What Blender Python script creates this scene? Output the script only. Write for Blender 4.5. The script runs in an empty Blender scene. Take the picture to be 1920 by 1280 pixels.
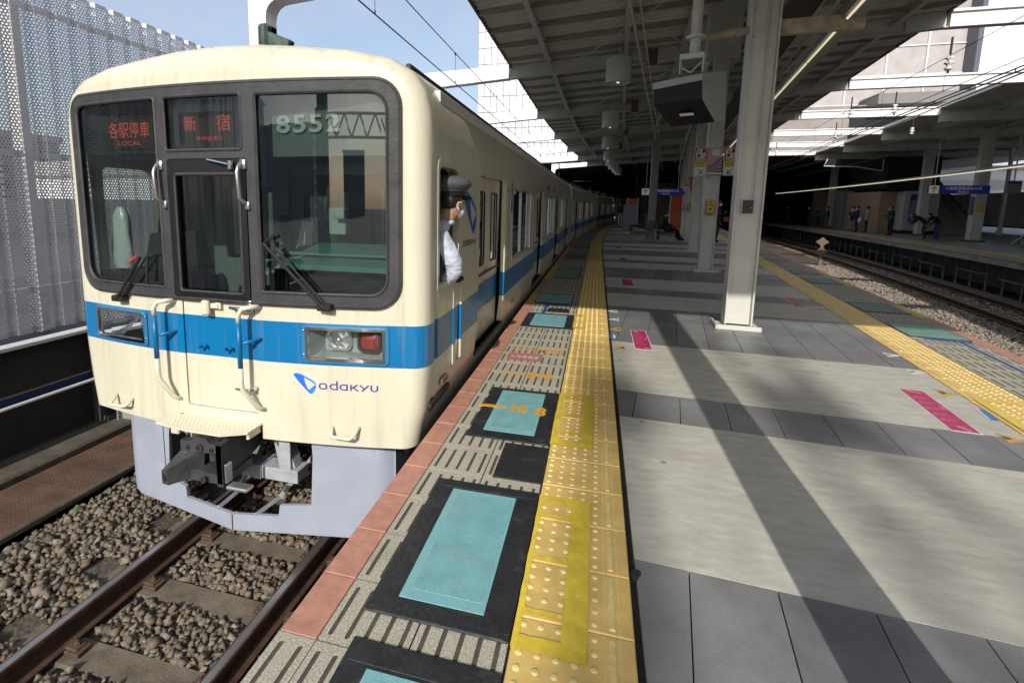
import bpy, bmesh, math, random
import numpy as np
from math import sin, cos, pi, radians, sqrt, atan2
from mathutils import Matrix, Vector
from mathutils.geometry import delaunay_2d_cdt

random.seed(7)
scene = bpy.context.scene
col = scene.collection

# ------------------------------------------------------------------ camera
cam_data = bpy.data.cameras.new('camera')
cam = bpy.data.objects.new('camera', cam_data)
col.objects.link(cam)
PIT, YAW, ROL, EYE = radians(8.28), radians(15.71), radians(0.64), 1.437
_f = Vector((-sin(YAW) * cos(PIT), cos(YAW) * cos(PIT), -sin(PIT)))
_r = Vector((cos(YAW), sin(YAW), 0))
_u = _r.cross(_f)
_r2 = cos(ROL) * _r + sin(ROL) * _u
_u2 = -sin(ROL) * _r + cos(ROL) * _u
cam.matrix_world = Matrix(((_r2.x, _u2.x, -_f.x, 0), (_r2.y, _u2.y, -_f.y, 0), (_r2.z, _u2.z, -_f.z, EYE), (0, 0, 0, 1)))
cam_data.sensor_fit = 'HORIZONTAL'
cam_data.sensor_width = 36.0
cam_data.lens = 36.0 * 970.5 / 1920.0
cam_data.shift_x = (960 - 843.3) / 1920.0
cam_data.shift_y = -(640 - 524.6) / 1920.0
cam_data.clip_start = 0.05
cam_data.clip_end = 2000
scene.camera = cam

# ------------------------------------------------------------------ sky, sun, exposure
SUN_EL = radians(31.0)
world = bpy.data.worlds.new('World')
scene.world = world
world.use_nodes = True
wn, wl = world.node_tree.nodes, world.node_tree.links
wn.clear()
sky = wn.new('ShaderNodeTexSky')
sky.sky_type = 'NISHITA'
sky.sun_disc = False
sky.sun_elevation = SUN_EL
sky.sun_rotation = pi
sky.altitude = 50
sky.air_density = 1.0
sky.dust_density = 2.2
sky.ozone_density = 1.2
bg = wn.new('ShaderNodeBackground')
bg.inputs['Strength'].default_value = 0.125
wo = wn.new('ShaderNodeOutputWorld')
tc_w = wn.new('ShaderNodeTexCoord')
mp_w = wn.new('ShaderNodeMapping')
mp_w.inputs['Scale'].default_value = (1.0, 1.0, 2.2)
wl.new(tc_w.outputs['Generated'], mp_w.inputs['Vector'])
cl_w = wn.new('ShaderNodeTexNoise')                     # thin high cloud all over the sky
cl_w.inputs['Scale'].default_value = 2.6
cl_w.inputs['Detail'].default_value = 8
cl_w.inputs['Roughness'].default_value = 0.58
wl.new(mp_w.outputs['Vector'], cl_w.inputs['Vector'])
mr_w = wn.new('ShaderNodeMapRange')
mr_w.inputs['From Min'].default_value = 0.3
mr_w.inputs['From Max'].default_value = 0.75
mr_w.inputs['To Min'].default_value = 0.22
mr_w.inputs['To Max'].default_value = 0.72
wl.new(cl_w.outputs['Fac'], mr_w.inputs['Value'])
mx_w = wn.new('ShaderNodeMix')
mx_w.data_type = 'RGBA'
mx_w.inputs['B'].default_value = (3.9, 4.4, 5.3, 1)
wl.new(mr_w.outputs['Result'], mx_w.inputs['Factor'])
wl.new(sky.outputs['Color'], mx_w.inputs['A'])
wl.new(mx_w.outputs['Result'], bg.inputs['Color'])
wl.new(bg.outputs['Background'], wo.inputs['Surface'])

sun_data = bpy.data.lights.new('sun', 'SUN')
sun_data.energy = 3.0
sun_data.angle = radians(0.6)
sun_data.color = (1.0, 0.955, 0.88)
sun = bpy.data.objects.new('sun', sun_data)
sun.rotation_euler = (radians(90) - SUN_EL, 0, radians(0.6))
sun.location = (0, -20, 20)
col.objects.link(sun)

vs = scene.view_settings
vs.view_transform = 'Standard'
vs.look = 'None'
vs.exposure = 0.45
vs.gamma = 1.0
vs.use_curve_mapping = False
scene.render.engine = 'CYCLES'
scene.cycles.use_denoising = True
scene.cycles.max_bounces = 8
scene.cycles.diffuse_bounces = 4
scene.cycles.glossy_bounces = 4
scene.cycles.transparent_max_bounces = 24
scene.cycles.sample_clamp_indirect = 6.0

# ------------------------------------------------------------------ materials
MATS = {}
def mat(name, colr=(0.5, 0.5, 0.5), rough=0.6, metal=0.0, var=0.0, vs_=3.0, bump=0.0, bs=40.0, col2=None,
        emit=None, es=1.0, coat=0.0, spec=0.5, stretch=(1, 1, 1), speck=0.0, sps=9.0, dirt=0.0, ds=1.2, dirtcol=(0.08, 0.06, 0.045), dthr=0.56):
    if name in MATS:
        return MATS[name]
    m = bpy.data.materials.new(name)
    m.use_nodes = True
    nt = m.node_tree
    n, l = nt.nodes, nt.links
    b = n['Principled BSDF']
    b.inputs['Base Color'].default_value = (*colr, 1)
    b.inputs['Roughness'].default_value = rough
    b.inputs['Metallic'].default_value = metal
    b.inputs['Coat Weight'].default_value = coat
    b.inputs['Coat Roughness'].default_value = 0.08
    b.inputs['Specular IOR Level'].default_value = spec
    if emit:
        b.inputs['Emission Color'].default_value = (*emit, 1)
        b.inputs['Emission Strength'].default_value = es
    if var or bump or dirt or speck:
        geo = n.new('ShaderNodeNewGeometry')
        mp = n.new('ShaderNodeMapping')
        mp.inputs['Scale'].default_value = stretch
        l.new(geo.outputs['Position'], mp.inputs['Vector'])
    src = None
    if var:
        t = n.new('ShaderNodeTexNoise')
        t.inputs['Scale'].default_value = vs_
        t.inputs['Detail'].default_value = 7
        t.inputs['Roughness'].default_value = 0.62
        l.new(mp.outputs['Vector'], t.inputs['Vector'])
        r = n.new('ShaderNodeMapRange')
        r.inputs['From Min'].default_value = 0.3
        r.inputs['From Max'].default_value = 0.7
        l.new(t.outputs['Fac'], r.inputs['Value'])
        mx = n.new('ShaderNodeMix')
        mx.data_type = 'RGBA'
        c2 = col2 if col2 else tuple(max(0, c * (1 - var)) for c in colr)
        c1 = colr if col2 else tuple(min(1, c * (1 + var * 0.6)) for c in colr)
        mx.inputs['A'].default_value = (*c1, 1)
        mx.inputs['B'].default_value = (*c2, 1)
        l.new(r.outputs['Result'], mx.inputs['Factor'])
        src = mx.outputs['Result']
        r2 = n.new('ShaderNodeMapRange')
        r2.inputs['To Min'].default_value = max(0.02, rough - 0.08)
        r2.inputs['To Max'].default_value = min(1, rough + 0.1)
        l.new(t.outputs['Fac'], r2.inputs['Value'])
        l.new(r2.outputs['Result'], b.inputs['Roughness'])
    if dirt:
        t = n.new('ShaderNodeTexNoise')
        t.inputs['Scale'].default_value = ds
        t.inputs['Detail'].default_value = 9
        t.inputs['Roughness'].default_value = 0.7
        l.new(mp.outputs['Vector'], t.inputs['Vector'])
        r = n.new('ShaderNodeMapRange')
        r.inputs['From Min'].default_value = dthr
        r.inputs['From Max'].default_value = dthr + 0.16
        r.inputs['To Max'].default_value = dirt
        l.new(t.outputs['Fac'], r.inputs['Value'])
        mx = n.new('ShaderNodeMix')
        mx.data_type = 'RGBA'
        mx.inputs['A'].default_value = (*colr, 1)
        mx.inputs['B'].default_value = (*dirtcol, 1)
        if src:
            l.new(src, mx.inputs['A'])
        l.new(r.outputs['Result'], mx.inputs['Factor'])
        src = mx.outputs['Result']
    if speck:
        v = n.new('ShaderNodeTexVoronoi')
        v.inputs['Scale'].default_value = sps
        l.new(geo.outputs['Position'], v.inputs['Vector'])
        no = n.new('ShaderNodeTexNoise')
        no.inputs['Scale'].default_value = 260
        no.inputs['Detail'].default_value = 2
        l.new(geo.outputs['Position'], no.inputs['Vector'])
        r = n.new('ShaderNodeMapRange')
        r.inputs['From Min'].default_value = 0.03
        r.inputs['From Max'].default_value = 0.07
        r.inputs['To Min'].default_value = 1 - speck
        r.inputs['To Max'].default_value = 1.0
        l.new(v.outputs['Distance'], r.inputs['Value'])
        r3 = n.new('ShaderNodeMapRange')
        r3.inputs['From Min'].default_value = 0.3
        r3.inputs['From Max'].default_value = 0.7
        r3.inputs['To Min'].default_value = 0.78
        r3.inputs['To Max'].default_value = 1.16
        l.new(no.outputs['Fac'], r3.inputs['Value'])
        mm = n.new('ShaderNodeMath')
        mm.operation = 'MULTIPLY'
        l.new(r.outputs['Result'], mm.inputs[0])
        l.new(r3.outputs['Result'], mm.inputs[1])
        vm = n.new('ShaderNodeVectorMath')
        vm.operation = 'SCALE'
        l.new(src, vm.inputs[0])
        l.new(mm.outputs[0], vm.inputs['Scale'])
        src = vm.outputs[0]
    if src:
        l.new(src, b.inputs['Base Color'])
    if bump:
        t = n.new('ShaderNodeTexNoise')
        t.inputs['Scale'].default_value = bs
        t.inputs['Detail'].default_value = 5
        l.new(mp.outputs['Vector'], t.inputs['Vector'])
        bp = n.new('ShaderNodeBump')
        bp.inputs['Strength'].default_value = bump
        bp.inputs['Distance'].default_value = 0.01
        l.new(t.outputs['Fac'], bp.inputs['Height'])
        l.new(bp.outputs['Normal'], b.inputs['Normal'])
    MATS[name] = m
    return m

def glass_mat(name, tint=(0.8, 0.85, 0.83), refl=1.0, rough=0.0, blend=0.0):
    m = bpy.data.materials.new(name)
    m.use_nodes = True
    nt = m.node_tree
    n, l = nt.nodes, nt.links
    n.clear()
    o = n.new('ShaderNodeOutputMaterial')
    tr = n.new('ShaderNodeBsdfTransparent')
    tr.inputs['Color'].default_value = (*tint, 1)
    gl = n.new('ShaderNodeBsdfGlossy')
    gl.inputs['Roughness'].default_value = rough
    gl.inputs['Color'].default_value = (0.95, 0.98, 1, 1)
    fr = n.new('ShaderNodeFresnel')
    fr.inputs['IOR'].default_value = 1.55
    mu = n.new('ShaderNodeMath')
    mu.operation = 'MULTIPLY_ADD'
    mu.inputs[1].default_value = 1.6 * refl
    mu.inputs[2].default_value = blend
    mu.use_clamp = True
    l.new(fr.outputs['Fac'], mu.inputs[0])
    mx = n.new('ShaderNodeMixShader')
    l.new(mu.outputs[0], mx.inputs['Fac'])
    l.new(tr.outputs[0], mx.inputs[1])
    l.new(gl.outputs[0], mx.inputs[2])
    l.new(mx.outputs[0], o.inputs['Surface'])
    MATS[name] = m
    return m

# ------------------------------------------------------------------ mesh helpers
class MB:
    """collects polygons; build() links them as one mesh object"""
    def __init__(self):
        self.v, self.f, self.mi, self.cur = [], [], [], 0
    def add(self, verts, faces, mi=None):
        o = len(self.v)
        self.v.extend([tuple(p) for p in verts])
        for fc in faces:
            self.f.append([i + o for i in fc])
            self.mi.append(self.cur if mi is None else mi)
        return self
    def box(self, x0, x1, y0, y1, z0, z1, M=None, mi=None):
        vs_ = [(x0, y0, z0), (x1, y0, z0), (x1, y1, z0), (x0, y1, z0), (x0, y0, z1), (x1, y0, z1), (x1, y1, z1), (x0, y1, z1)]
        if M is not None:
            vs_ = [M @ Vector(p) for p in vs_]
        return self.add(vs_, [(0, 3, 2, 1), (4, 5, 6, 7), (0, 1, 5, 4), (1, 2, 6, 5), (2, 3, 7, 6), (3, 0, 4, 7)], mi)
    def cbox(self, x0, x1, y0, y1, z0, z1, c=0.004, M=None, mi=None):
        """box with all edges chamfered by c"""
        bm = bmesh.new()
        bmesh.ops.create_cube(bm, size=1)
        for p in bm.verts:
            p.co = Vector(((x0 + x1) / 2 + p.co.x * (x1 - x0), (y0 + y1) / 2 + p.co.y * (y1 - y0), (z0 + z1) / 2 + p.co.z * (z1 - z0)))
        bmesh.ops.bevel(bm, geom=bm.edges[:], offset=c, segments=1, affect='EDGES')
        vs_ = [p.co.copy() for p in bm.verts]
        if M is not None:
            vs_ = [M @ p for p in vs_]
        self.add(vs_, [[q.index for q in fc.verts] for fc in bm.faces], mi) if False else None
        bm.verts.index_update()
        fs = [[q.index for q in fc.verts] for fc in bm.faces]
        bm.free()
        return self.add(vs_, fs, mi)
    def tile(self, x0, x1, y0, y1, z0, z1, c=0.006, M=None, mi=None):
        """slab with chamfered top edges"""
        vs_ = [(x0, y0, z0), (x1, y0, z0), (x1, y1, z0), (x0, y1, z0),
               (x0, y0, z1 - c), (x1, y0, z1 - c), (x1, y1, z1 - c), (x0, y1, z1 - c),
               (x0 + c, y0 + c, z1), (x1 - c, y0 + c, z1), (x1 - c, y1 - c, z1), (x0 + c, y1 - c, z1)]
        if M is not None:
            vs_ = [M @ Vector(p) for p in vs_]
        return self.add(vs_, [(0, 1, 5, 4), (1, 2, 6, 5), (2, 3, 7, 6), (3, 0, 4, 7), (4, 5, 9, 8), (5, 6, 10, 9), (6, 7, 11, 10), (7, 4, 8, 11), (8, 9, 10, 11)], mi)
    def prism(self, poly, z0, z1, M=None, mi=None):
        """polygon in xy extruded in z"""
        n = len(poly)
        vs_ = [(p[0], p[1], z0) for p in poly] + [(p[0], p[1], z1) for p in poly]
        if M is not None:
            vs_ = [M @ Vector(p) for p in vs_]
        return self.add(vs_, [list(range(n))[::-1], list(range(n, 2 * n))] + [(i, (i + 1) % n, n + (i + 1) % n, n + i) for i in range(n)], mi)
    def sweep(self, prof, path, closed=True, up=(0, 0, 1), caps=True, mi=None):
        """profile (a,b) swept along path; a = sideways, b = up"""
        pts = [Vector(p) for p in path]
        upv = Vector(up)
        n = len(prof)
        vs_ = []
        for i, p in enumerate(pts):
            t = (pts[min(i + 1, len(pts) - 1)] - pts[max(i - 1, 0)]).normalized()
            s = t.cross(upv)
            if s.length < 1e-4:
                s = Vector((1, 0, 0))
            s.normalize()
            w = s.cross(t)
            for a, b_ in prof:
                vs_.append(p + s * a + w * b_)
        fs = []
        m = n if closed else n - 1
        for i in range(len(pts) - 1):
            for j in range(m):
                a0, a1 = i * n + j, i * n + (j + 1) % n
                fs.append((a0, a1, a1 + n, a0 + n))
        if caps and closed:
            fs.append(list(range(n))[::-1])
            fs.append(list(range((len(pts) - 1) * n, len(pts) * n)))
        return self.add(vs_, fs, mi)
    def tube(self, path, r, n=8, caps=True, mi=None):
        pts = [Vector(p) for p in path]
        rs = r if isinstance(r, (list, tuple)) else [r] * len(pts)
        vs_, fs = [], []
        t0 = (pts[1] - pts[0]).normalized()
        a = Vector((0, 0, 1)) if abs(t0.z) < 0.9 else Vector((1, 0, 0))
        s = t0.cross(a).normalized()
        for i, p in enumerate(pts):
            t = (pts[min(i + 1, len(pts) - 1)] - pts[max(i - 1, 0)]).normalized()
            s = (s - t * s.dot(t)).normalized()
            w = t.cross(s)
            for k in range(n):
                an = 2 * pi * k / n
                vs_.append(p + (s * cos(an) + w * sin(an)) * rs[i])
        for i in range(len(pts) - 1):
            for k in range(n):
                a0, a1 = i * n + k, i * n + (k + 1) % n
                fs.append((a0, a1, a1 + n, a0 + n))
        if caps:
            fs.append(list(range(n))[::-1])
            fs.append(list(range((len(pts) - 1) * n, len(pts) * n)))
        return self.add(vs_, fs, mi)
    def lathe(self, prof, n=16, M=None, mi=None, cap=True):
        """(r, z) profile turned round z"""
        vs_ = [Vector((r * cos(2 * pi * k / n), r * sin(2 * pi * k / n), z)) for r, z in prof for k in range(n)]
        if M is not None:
            vs_ = [M @ p for p in vs_]
        fs = []
        for i in range(len(prof) - 1):
            for k in range(n):
                a0, a1 = i * n + k, i * n + (k + 1) % n
                fs.append((a0, a1, a1 + n, a0 + n))
        if cap:
            fs.append(list(range(n))[::-1])
            fs.append(list(range((len(prof) - 1) * n, len(prof) * n)))
        return self.add(vs_, fs, mi)
    def ellipsoid(self, c, r, n=14, m=9, M=None, mi=None):
        vs_, fs = [], []
        for i in range(m + 1):
            th = pi * i / m
            for k in range(n):
                ph = 2 * pi * k / n
                vs_.append(Vector((c[0] + r[0] * sin(th) * cos(ph), c[1] + r[1] * sin(th) * sin(ph), c[2] + r[2] * cos(th))))
        if M is not None:
            vs_ = [M @ p for p in vs_]
        for i in range(m):
            for k in range(n):
                a0, a1 = i * n + k, i * n + (k + 1) % n
                fs.append((a0, a0 + n, a1 + n, a1))
        return self.add(vs_, fs, mi)
    def mesh(self, name, mats, smooth=False):
        me = bpy.data.meshes.new(name)
        me.from_pydata(self.v, [], self.f)
        mats = mats if isinstance(mats, (list, tuple)) else [mats]
        for m in mats:
            me.materials.append(m)
        if len(mats) > 1:
            me.polygons.foreach_set('material_index', self.mi)
        if smooth:
            me.polygons.foreach_set('use_smooth', [True] * len(me.polygons))
        me.update()
        return me
    def weld(self, d=0.0005):
        bm = bmesh.new()
        vs_ = [bm.verts.new(p) for p in self.v]
        for f in self.f:
            try: bm.faces.new([vs_[i] for i in f])
            except ValueError: pass
        bmesh.ops.remove_doubles(bm, verts=bm.verts[:], dist=d)
        bmesh.ops.recalc_face_normals(bm, faces=bm.faces[:])
        bm.verts.index_update()
        self.v = [tuple(p.co) for p in bm.verts]
        self.f = [[q.index for q in f.verts] for f in bm.faces]
        self.mi = [0] * len(self.f)
        bm.free()
        return self
    def build(self, name, mats, parent=None, smooth=False, loc=None, auto=None):
        me = self.mesh(name, mats, smooth or bool(auto))
        if auto:
            me.set_sharp_from_angle(angle=radians(auto))
        return place(name, me, parent, loc)

def place(name, me, parent=None, loc=None, rotz=None):
    o = bpy.data.objects.new(name, me)
    col.objects.link(o)
    if parent is not None:
        o.parent = parent
    if loc is not None:
        o.location = loc
    if rotz is not None:
        o.rotation_euler = (0, 0, rotz)
    return o

def tag(o, label=None, cat=None, group=None, kind=None):
    if label: o['label'] = label
    if cat: o['category'] = cat
    if group: o['group'] = group
    if kind: o['kind'] = kind
    return o

def thing(name, label, cat, loc=(0, 0, 0), rotz=0.0, group=None):
    o = bpy.data.objects.new(name, None)
    o.empty_display_size = 0.2
    o.location = loc
    o.rotation_euler = (0, 0, rotz)
    col.objects.link(o)
    return tag(o, label, cat, group)

def dup(root, loc=None, rotz=None, label=None, group=None):
    r = root.copy()
    col.objects.link(r)
    if loc is not None: r.location = loc
    if rotz is not None: r.rotation_euler = (0, 0, rotz)
    if label: r['label'] = label
    if group: r['group'] = group
    for ch in list(root.children):
        c = ch.copy()
        col.objects.link(c)
        c.parent = r
        for g in list(ch.children):
            d = g.copy()
            col.objects.link(d)
            d.parent = c
    return r

# planar sheets with holes --------------------------------------------------
def rrect(x0, x1, y0, y1, r, n=5):
    rr = r if isinstance(r, (list, tuple)) else [r] * 4      # bl, br, tr, tl
    out = []
    for (cx, cy, a0, q) in ((x0 + rr[0], y0 + rr[0], pi, rr[0]), (x1 - rr[1], y0 + rr[1], 1.5 * pi, rr[1]),
                            (x1 - rr[2], y1 - rr[2], 0, rr[2]), (x0 + rr[3], y1 - rr[3], 0.5 * pi, rr[3])):
        if q < 1e-5:
            out.append((cx, cy))
        else:
            for k in range(n + 1):
                a = a0 + 0.5 * pi * k / n
                out.append((cx + q * cos(a), cy + q * sin(a)))
    return out

def dens(poly, d=0.1, closed=True):
    out = []
    n = len(poly)
    for i in range(n if closed else n - 1):
        a, b = poly[i], poly[(i + 1) % n]
        k = max(1, int(math.hypot(b[0] - a[0], b[1] - a[1]) / d))
        out += [(a[0] + (b[0] - a[0]) * j / k, a[1] + (b[1] - a[1]) * j / k) for j in range(k)]
    return out if closed else out + [poly[-1]]

def inside(p, poly):
    x, y = p
    c = False
    j = len(poly) - 1
    for i in range(len(poly)):
        xi, yi = poly[i]
        xj, yj = poly[j]
        if (yi > y) != (yj > y) and x < (xj - xi) * (y - yi) / (yj - yi) + xi:
            c = not c
        j = i
    return c

def sheet(mb, outer, holes, fn, thick=0.0, extra=(), lines=(), mi=None, back=True, flip=False, rim=True):
    """outer polygon with holes, mapped to 3-D by fn(a, b, depth); thick gives walls round every loop"""
    pts, edges = [], []
    def loop(poly):
        o = len(pts)
        pts.extend(Vector(p) for p in poly)
        edges.extend((o + i, o + (i + 1) % len(poly)) for i in range(len(poly)))
    loop(outer)
    for h in holes:
        loop(h)
    for a, b in lines:
        o = len(pts)
        pts.extend((Vector(a), Vector(b)))
        edges.append((o, o + 1))
    for p in extra:
        if inside(p, outer) and not any(inside(p, h) for h in holes):
            pts.append(Vector(p))
    _n0 = len(pts)
    res = delaunay_2d_cdt(pts, edges, [], 0, 1e-5)
    vv, ff = res[0], res[2]
    tris = []
    for t in ff:
        c = ((vv[t[0]][0] + vv[t[1]][0] + vv[t[2]][0]) / 3, (vv[t[0]][1] + vv[t[1]][1] + vv[t[2]][1]) / 3)
        if inside(c, outer) and not any(inside(c, h) for h in holes):
            tris.append(t if not flip else t[::-1])
    mb.add([fn(p[0], p[1], 0.0) for p in vv], tris, mi)
    if thick:
        if back:
            mb.add([fn(p[0], p[1], thick) for p in vv], [t[::-1] for t in tris], mi)
        for poly in ([outer] if rim else []) + list(holes):
            n = len(poly)
            mb.add([fn(p[0], p[1], 0.0) for p in poly] + [fn(p[0], p[1], thick) for p in poly],
                   [(i, (i + 1) % n, n + (i + 1) % n, n + i) for i in range(n)], mi)
    return mb

def ribbon(mb, pts, w, fn, closed=False, mi=None):
    """flat stroke of width w along 2-D points"""
    n = len(pts)
    L, R = [], []
    for i in range(n):
        if closed:
            a, b = Vector(pts[i - 1]), Vector(pts[(i + 1) % n])
        else:
            a, b = Vector(pts[max(i - 1, 0)]), Vector(pts[min(i + 1, n - 1)])
        t = (b - a).normalized()
        nn = Vector((-t.y, t.x)) * w / 2
        p = Vector(pts[i])
        L.append(fn(*(p + nn)))
        R.append(fn(*(p - nn)))
    m = n if closed else n - 1
    mb.add(L + R, [(n + i, n + (i + 1) % n, (i + 1) % n, i) for i in range(m)], mi)

# text: made first, while the scene is still empty --------------------------
TXT = {}
def make_text(key, s, size=1.0, extrude=0.0, space=1.0, bold=0.0):
    cu = bpy.data.curves.new('text', 'FONT')
    cu.body = s
    cu.size = size
    cu.extrude = extrude
    cu.offset = bold
    cu.align_x = 'CENTER'
    cu.align_y = 'CENTER'
    cu.space_character = space
    cu.resolution_u = 3
    o = bpy.data.objects.new('text', cu)
    col.objects.link(o)
    dg = bpy.context.evaluated_depsgraph_get()
    me = bpy.data.meshes.new_from_object(o.evaluated_get(dg))
    vs_ = [tuple(p.co) for p in me.vertices]
    fs = [tuple(p.vertices) for p in me.polygons]
    bpy.data.objects.remove(o)
    bpy.data.curves.remove(cu)
    bpy.data.meshes.remove(me)
    xs, ys = [p[0] for p in vs_] or [0, 1], [p[1] for p in vs_] or [0, 1]
    cx, cy = (min(xs) + max(xs)) / 2, (min(ys) + max(ys)) / 2
    TXT[key] = ([(p[0] - cx, p[1] - cy, p[2]) for p in vs_], fs, max(xs) - min(xs), max(ys) - min(ys))

def put_text(mb, key, w, h, fn, mi=None, refine=False):
    """text scaled to w x h; fn(a, b, c) maps to 3-D"""
    vs_, fs, tw, th = TXT[key]
    sx, sy = w / tw, h / th
    mb.add([fn(p[0] * sx, p[1] * sy, p[2]) for p in vs_], fs, mi)

for k_, s_, e_ in (('8552', '8552', 0.02), ('dest', '新宿', 0), ('dest1', '新', 0), ('dest2', '宿', 0), ('destE', 'SHINJUKU', 0), ('kind', '各駅停車', 0), ('kindE', 'LOCAL', 0),
                   ('M10', 'M10', 0), ('E10', 'E10', 0), ('10', '10', 0), ('8', '8', 0), ('stop', 'STOP', 0),
                   ('dept', '小田急百貨店お入口', 0), ('deptE', 'ODAKYU', 0), ('wait', 'お待ちください', 0), ('tateyoko', '女性専用車', 0),
                   ('women', '女性専用', 0), ('no', '8552', 0), ('seat', '優先席', 0), ('r1', '列車', 0), ('bell', '非常', 0), ('line', '一一一', 0)):
    make_text(k_, s_, 1.0, e_, bold=0.035 if k_ in ('M10', 'E10', '10', '8', 'stop') else (0.02 if k_ == '8552' else 0.0), space=1.12 if k_ == '8552' else 1.0)

# ------------------------------------------------------------------ lines of the place
KL = 0.0018
def xL(y): return -0.97 + KL * max(0.0, y - 16) ** 2            # left platform edge
def xT(y): return xL(y) - 1.45                                   # axis of the train
def xR(y): return 4.14 + 0.123 * (y - 6.34)                      # right platform edge
def xB(y):                                                       # axis of the far track
    return 8.95 + 0.165 * (y - 14.0) - 0.0012 * (y - 14.0) ** 2 + 0.95
def xF(y): return xB(y) + 1.5                                    # far platform edge
ZF = -0.1                                                        # far platform level
RAIL = -1.1

m_granite = mat('granite', (0.47, 0.445, 0.35), 0.75, var=0.62, vs_=150, bump=0.25, bs=220, dirt=0.35, ds=2.0, dirtcol=(0.12, 0.11, 0.09))
m_groove = mat('groove_filler', (0.085, 0.075, 0.06), 0.85, var=0.3, vs_=30)
m_pink = mat('edge_paint', (0.50, 0.245, 0.175), 0.6, var=0.22, vs_=14, bump=0.2, bs=60, dirt=0.4, ds=3.0, dirtcol=(0.30, 0.15, 0.10))
m_yellow = mat('tactile_yellow', (0.80, 0.555, 0.185), 0.5, var=0.18, vs_=7, bump=0.08, bs=90, dirt=0.4, ds=3.2, dirtcol=(0.46, 0.30, 0.10))
m_yellow2 = mat('tactile_wear', (0.84, 0.66, 0.28), 0.5, var=0.2, vs_=20)
m_tape = mat('yellow_tape', (0.80, 0.61, 0.07), 0.28, var=0.2, vs_=15, bump=0.15, bs=35)
m_lightslab = mat('light_paving', (0.545, 0.53, 0.46), 0.5, speck=0.55, sps=3.1, var=0.20, vs_=7.0, bump=0.06, bs=90, stretch=(1, 2.2, 1), dirt=0.5, ds=1.7, dirtcol=(0.38, 0.36, 0.305), dthr=0.48)
m_darkslab = mat('dark_paving', (0.205, 0.208, 0.212), 0.45, speck=0.5, sps=4.1, var=0.3, vs_=1.6, bump=0.06, bs=120, dirt=0.35, ds=4, dirtcol=(0.10, 0.10, 0.105), dthr=0.5)
m_darkslab2 = mat('dark_paving_b', (0.24, 0.242, 0.243), 0.45, speck=0.5, sps=4.1, var=0.3, vs_=1.6, bump=0.06, bs=120, dirt=0.35, ds=4, dirtcol=(0.12, 0.12, 0.122), dthr=0.5)
m_bed = mat('joint_rubber', (0.025, 0.024, 0.023), 0.9, var=0.4, vs_=10)
m_conc = mat('concrete', (0.30, 0.285, 0.25), 0.85, var=0.35, vs_=3, bump=0.3, bs=30, dirt=0.6, ds=1.5)
m_rubber = mat('black_mat', (0.022, 0.023, 0.026), 0.55, var=0.5, vs_=14, bump=0.5, bs=45, dirt=0.45, ds=7, dirtcol=(0.11, 0.11, 0.11), dthr=0.54)
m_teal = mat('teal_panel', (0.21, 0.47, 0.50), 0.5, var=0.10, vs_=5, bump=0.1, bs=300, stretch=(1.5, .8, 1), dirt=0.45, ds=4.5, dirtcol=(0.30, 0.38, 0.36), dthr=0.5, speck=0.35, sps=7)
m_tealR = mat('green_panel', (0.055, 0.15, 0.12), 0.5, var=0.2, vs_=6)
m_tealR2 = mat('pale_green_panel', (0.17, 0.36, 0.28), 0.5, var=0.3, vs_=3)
m_orange = mat('orange_paint', (0.72, 0.36, 0.03), 0.6, var=0.3, vs_=60)
m_magenta = mat('magenta_sticker', (0.45, 0.025, 0.12), 0.45, var=0.15, vs_=12)
m_stickerpink = mat('sticker_print', (0.80, 0.42, 0.50), 0.5)
m_white = mat('white_paint', (0.72, 0.72, 0.70), 0.45, var=0.12, vs_=6)
m_blue = mat('blue_sticker', (0.03, 0.17, 0.55), 0.45)
m_bluetape = mat('blue_tape', (0.02, 0.06, 0.30), 0.4)
m_ink = mat('black_ink', (0.02, 0.02, 0.02), 0.5)

# ------------------------------------------------------------------ ground and platform body
g = MB()
g.add([(-400, -300, -1.75), (500, -300, -1.75), (500, 700, -1.75), (-400, 700, -1.75)], [(0, 1, 2, 3)])
ground = tag(g.build('ground', mat('soil', (0.20, 0.20, 0.20), 0.95, var=0.4, vs_=0.5)), kind='structure')

ys = [-7] + list(range(-4, 62, 2)) + [80, 110]
LFT = [(xL(y), y) for y in ys]
RGT = [(xR(y), y) for y in ys]
pl = MB()
n = len(ys)
V = [(x, y, -0.035) for x, y in LFT] + [(x, y, -0.035) for x, y in RGT] + [(x + 0.12, y, -1.7) for x, y in LFT] + [(x - 0.12, y, -1.7) for x, y in RGT]
F = []
for i in range(n - 1):
    F += [(i, n + i, n + i + 1, i + 1), (2 * n + i, i, i + 1, 2 * n + i + 1), (n + i, 3 * n + i, 3 * n + i + 1, n + i + 1)]
F.append((0, 2 * n, 3 * n, n))
pl.add(V, F)
platform = tag(pl.build('platform', [m_bed]), 'island platform paved in light and dark bands', kind='structure')

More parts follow.
